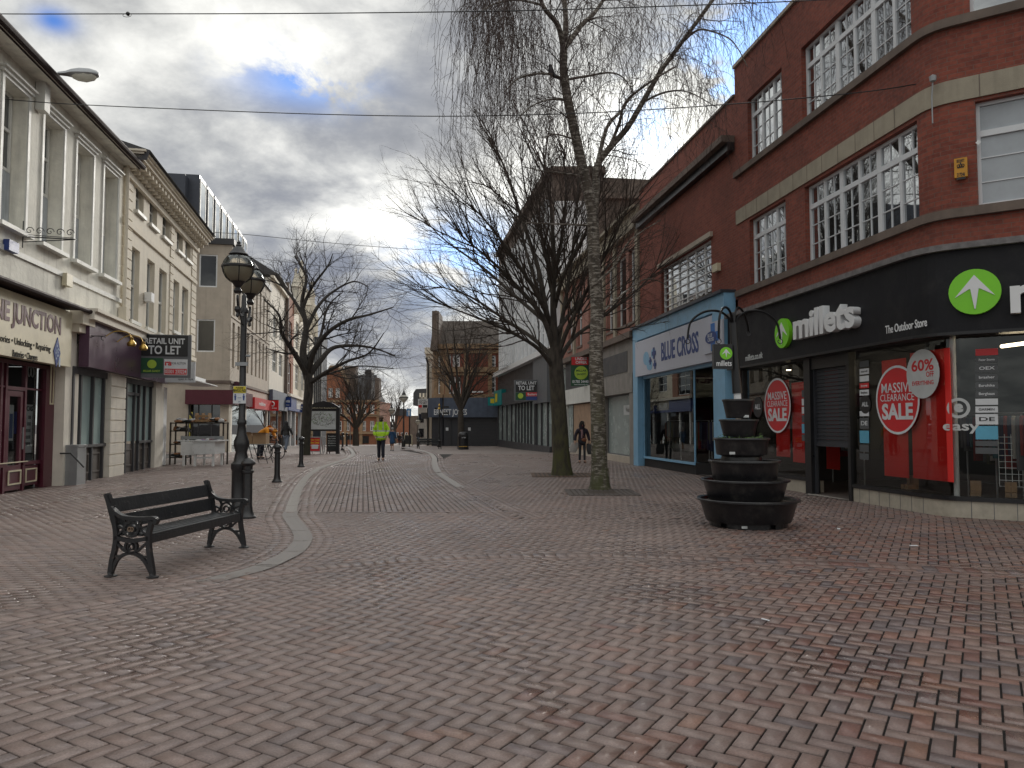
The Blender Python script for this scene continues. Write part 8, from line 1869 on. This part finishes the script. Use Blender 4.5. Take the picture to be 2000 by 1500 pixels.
MB().tube([cR, bbk], .014, 5).tube([bbk, st_], .016, 5).tube([cR, st_], .012, 5).tube([st_, hh_ - Vector((0, 0, .05))], .018, 5).tube([bbk, hh_ - Vector((0, 0, .12))], .018, 5).tube([hh_, cF], .014, 5).build('frame', m_black, root)
MB().tube([st_, st_ + Vector((-.02, 0, .12))], .012, 5).ball(st_ + Vector((-.02, 0, .15)), .06, 8, 5, (1.8, .9, .5)).build('saddle', m_black, root)
MB().tube([hh_, hh_ + Vector((0, 0, .12))], .012, 5).tube([hh_ + Vector((-.05, -.26, .12)), hh_ + Vector((0, 0, .14)), hh_ + Vector((-.05, .26, .12))], .012, 5).build('handlebar', m_black, root)
# black rubbish sack on the rear carrier
c = st_ + Vector((-.12, 0, .16)); tag(MB().ball(c, .19, 12, 9, (1.3, .9, .8)).build('rubbish_sack', m_plastic, None, loc=c, smooth=True), 'black sack resting on the parked bicycle', 'sack')
# map board
IY = gp(630, 887).y; W_ = Wall((0, IY), (1, 0)); z0 = gz(IY); root = empty('map_board', (W_.S(633), IY, z0), 'black framed street map board with pediment, left of the road', 'notice board')
a, b = W_.S(601.5), W_.S(664.5); zc = W_.Z(630, 798); zt = W_.Z(630, 787.5)
for px in (603, 661): MB(W_).box(W_.S(px) - .08, W_.S(px) + .09, -.15, .05, z0, zc).build('post', m_black, root)
mb = MB(W_).box(a, b, -.18, .10, zc - .01, zc + .07).prism([(a, zc + .07), (b, zc + .07), (b - .15, zc + .16), ((a + b) / 2 + .45, zt + .02), ((a + b) / 2, zt + .12), ((a + b) / 2 - .45, zt + .02), (a + .15, zc + .16)], -.10, .04); mb.build('pediment', m_black, root)
text(root, W_, "in Stafford's Town Shopping Centre", .06, (a + b) / 2, zc + .03, .105, m_cream, ext=.001, width=(b - a) * .82, bold=.01)
mz0, mz1, ma, mb2 = W_.Z(630, 838.5), W_.Z(630, 803), W_.S(605.5), W_.S(657.5)
MB(W_).box(W_.S(603) + .09, W_.S(661) - .08, -.12, .0, mz0 - .09, zc - .01).build('frame', m_black, root)
mpn = MB(W_).box(ma, mb2, .002, .012, mz0, mz1).build('map_panel', M('map_paper', (.50, .53, .54), .35), root)
rs = random.Random(8); ms = [MB(W_), MB(W_), MB(W_)]; cu_, cz_ = (ma + mb2) / 2, (mz0 + mz1) / 2
for i in range(230):
    r_ = math.sqrt(rs.random()); t = rs.uniform(0, 6.28); u = cu_ + r_ * math.cos(t) * (mb2 - ma) * .44; z = cz_ + r_ * math.sin(t) * (mz1 - mz0) * .38 + .04; L = rs.uniform(.03, .10); an = .5 * math.sin(u * 6) + rs.choice((0, .3, 1.5)) ; dx, dz = L * math.cos(an), L * math.sin(an); px_, pz_ = -dz / L * .008, dx / L * .008
    ms[rs.choice((0, 0, 1, 2))].prism([(u - px_, z - pz_), (u + dx - px_, z + dz - pz_), (u + dx + px_, z + dz + pz_), (u + px_, z + pz_)], .013, .015)
for q, nm, mt in zip(ms, ('map_roads', 'map_blocks', 'map_parks'), (m_greyframe, m_brownstone, M('map_green', (.15, .28, .08), .5))): q.build(nm, mt, mpn)
# A-boards
def aboard(px0, px1, pyt, pyb, label, mat, frame, lines=(), Yo=0, tm=m_paper):
    p = gp((px0 + px1) / 2, pyb); W_ = Wall((0, p.y + Yo), (1, 0)); a, b = W_.S(px0), W_.S(px1); H = W_.Z(px0, pyt) - p.z; root = empty('pavement_sign', ((a + b) / 2, p.y + Yo, p.z), label, 'pavement sign'); f = .045
    MB(W_).box(a, a + f, -.03, .03, p.z, p.z + H).box(b - f, b, -.03, .03, p.z, p.z + H).box(a + f, b - f, -.03, .03, p.z + H - f, p.z + H).box(a + f, b - f, -.03, .03, p.z + .12, p.z + .12 + f).build('frame', frame, root)
    bk = MB(W_); y = p.y + Yo
    for x in (a, b - f): bk.add([(x, y, p.z + H), (x + f, y, p.z + H), (x + f, y + .6, p.z), (x, y + .6, p.z), (x, y + .03, p.z + H), (x + f, y + .03, p.z + H), (x + f, y + .64, p.z), (x, y + .64, p.z)], [(0, 1, 2, 3), (4, 5, 6, 7), (0, 3, 7, 4), (1, 2, 6, 5)])
    bk.build('rear_legs', frame, root)
    pn = MB(W_).box(a + f, b - f, -.012, .008, p.z + .12 + f, p.z + H - f).build('panel', mat, root)
    for wd_, fz, sz, m_ in lines: text(pn, W_, wd_, sz * H, (a + b) / 2, p.z + H * fz, .010, m_, ext=.001, bold=.03, width=(b - a) * .72)
    return root
r_ = aboard(606, 629, 853, 887, 'red and yellow poster sign on the pavement under the map board', m_redsign, m_alu, [('Calor Travel', .82, .09, m_yellow), ('Best Deals', .66, .11, m_yellow), ('in Stafford', .50, .08, m_white)])
W_ = Wall((0, r_.location.y), (1, 0)); MB(W_).box(W_.S(611), W_.S(624), .012, .02, r_.location.z + .28, r_.location.z + .50).build('white_flash', m_paper, r_)
aboard(640, 661, 846, 887, 'chalkboard pavement sign in a dark frame leaning by the map board right post', M('chalkboard', (.015, .017, .018), .6), M('red_brown_wood', (.05, .02, .018), .6), [('Breakfast', .85, .05, m_lside), ('Tea  Coffee', .74, .045, m_lside), ('Sandwiches', .63, .045, m_lside), ('Cakes', .52, .05, m_lside), ('Soup of the day', .41, .04, m_lside)], Yo=.15)
aboard(791, 806, 849, 871, 'far white-edged black pavement sign in the middle of the street', m_black, m_cream)
tb = gp(633, 884); mb = MB().bx(tb.x - .25, tb.x + .25, tb.y + .5, tb.y + .9, .78, .81).bx(tb.x - .22, tb.x - .18, tb.y + .5, tb.y + .54, gz(tb.y), .78).bx(tb.x + .18, tb.x + .22, tb.y + .5, tb.y + .54, gz(tb.y), .78).bx(tb.x - .22, tb.x - .18, tb.y + .85, tb.y + .9, gz(tb.y), .78).bx(tb.x + .18, tb.x + .22, tb.y + .85, tb.y + .9, gz(tb.y), .78); tag(mb.build('cafe_table', m_galv, None, loc=(tb.x, tb.y + .7, gz(tb.y))), 'small square cafe table between the two signs under the map board', 'table')
# doorstop-like post by the rusticated pilaster, drain cover, litter
p = gp(224, 925); tag(MB().lathe((p.x + .12, p.y - .1, 0), [(.09, 0), (.08, .05), (.05, .08), (.045, .26), (.05, .30), (.0, .36)], 10).build('low_post', m_iron, None, loc=tuple(p)), 'knee-high black post at the foot of the rusticated cream pilaster', 'post')
for i, (px, py, lab) in enumerate(((1495, 1211, 'cigarette end lying on the red pavers, lower right'), (1785, 1066, 'white paper scrap on the pavers in front of the shop window'), (1638, 1033, 'small pale litter beside the tiered planter'))):
    p = gpz(px, py, .006); a = i * 1.1 + 2.2; d = Vector((math.cos(a), math.sin(a), 0)) * (.035 if i == 0 else .05); e = Vector((-d.y, d.x, 0)) * (.12 if i == 0 else .4); tag(MB().add([p - d - e, p + d - e, p + d + e, p - d + e, p - d - e + Vector((0, 0, .006)), p + d - e + Vector((0, 0, .008)), p + d + e + Vector((0, 0, .006)), p - d + e + Vector((0, 0, .004))], [(0, 1, 2, 3), (4, 5, 6, 7), (0, 1, 5, 4), (2, 3, 7, 6), (1, 2, 6, 5), (3, 0, 4, 7)]) or None, None) if False else None
    mb = MB(); mb.add([p - d - e, p + d - e, p + d + e, p - d + e, p - d - e + Vector((0, 0, .006)), p + d - e + Vector((0, 0, .008)), p + d + e + Vector((0, 0, .006)), p - d + e + Vector((0, 0, .004))], [(0, 1, 2, 3), (4, 5, 6, 7), (0, 1, 5, 4), (2, 3, 7, 6), (1, 2, 6, 5), (3, 0, 4, 7)]); tag(mb.build('litter', m_paper, None, loc=p), lab, 'litter')
p = gp(815, 882); 
mb = MB(); q0, q1 = gp(795, 882.5), gp(838, 882.5)
n_ = 12
for i in range(n_): x = q0.x + (q1.x - q0.x) * i / n_; mb.bx(x, x + (q1.x - q0.x) / n_ * .55, q0.y - .25, q0.y + .25, gz(q0.y) + .002, gz(q0.y) + .014)
tag(mb.build('drain_grating', m_alu, None, loc=tuple(q0)), 'pale slotted drain grating across the road by the far bend', 'drain grating')
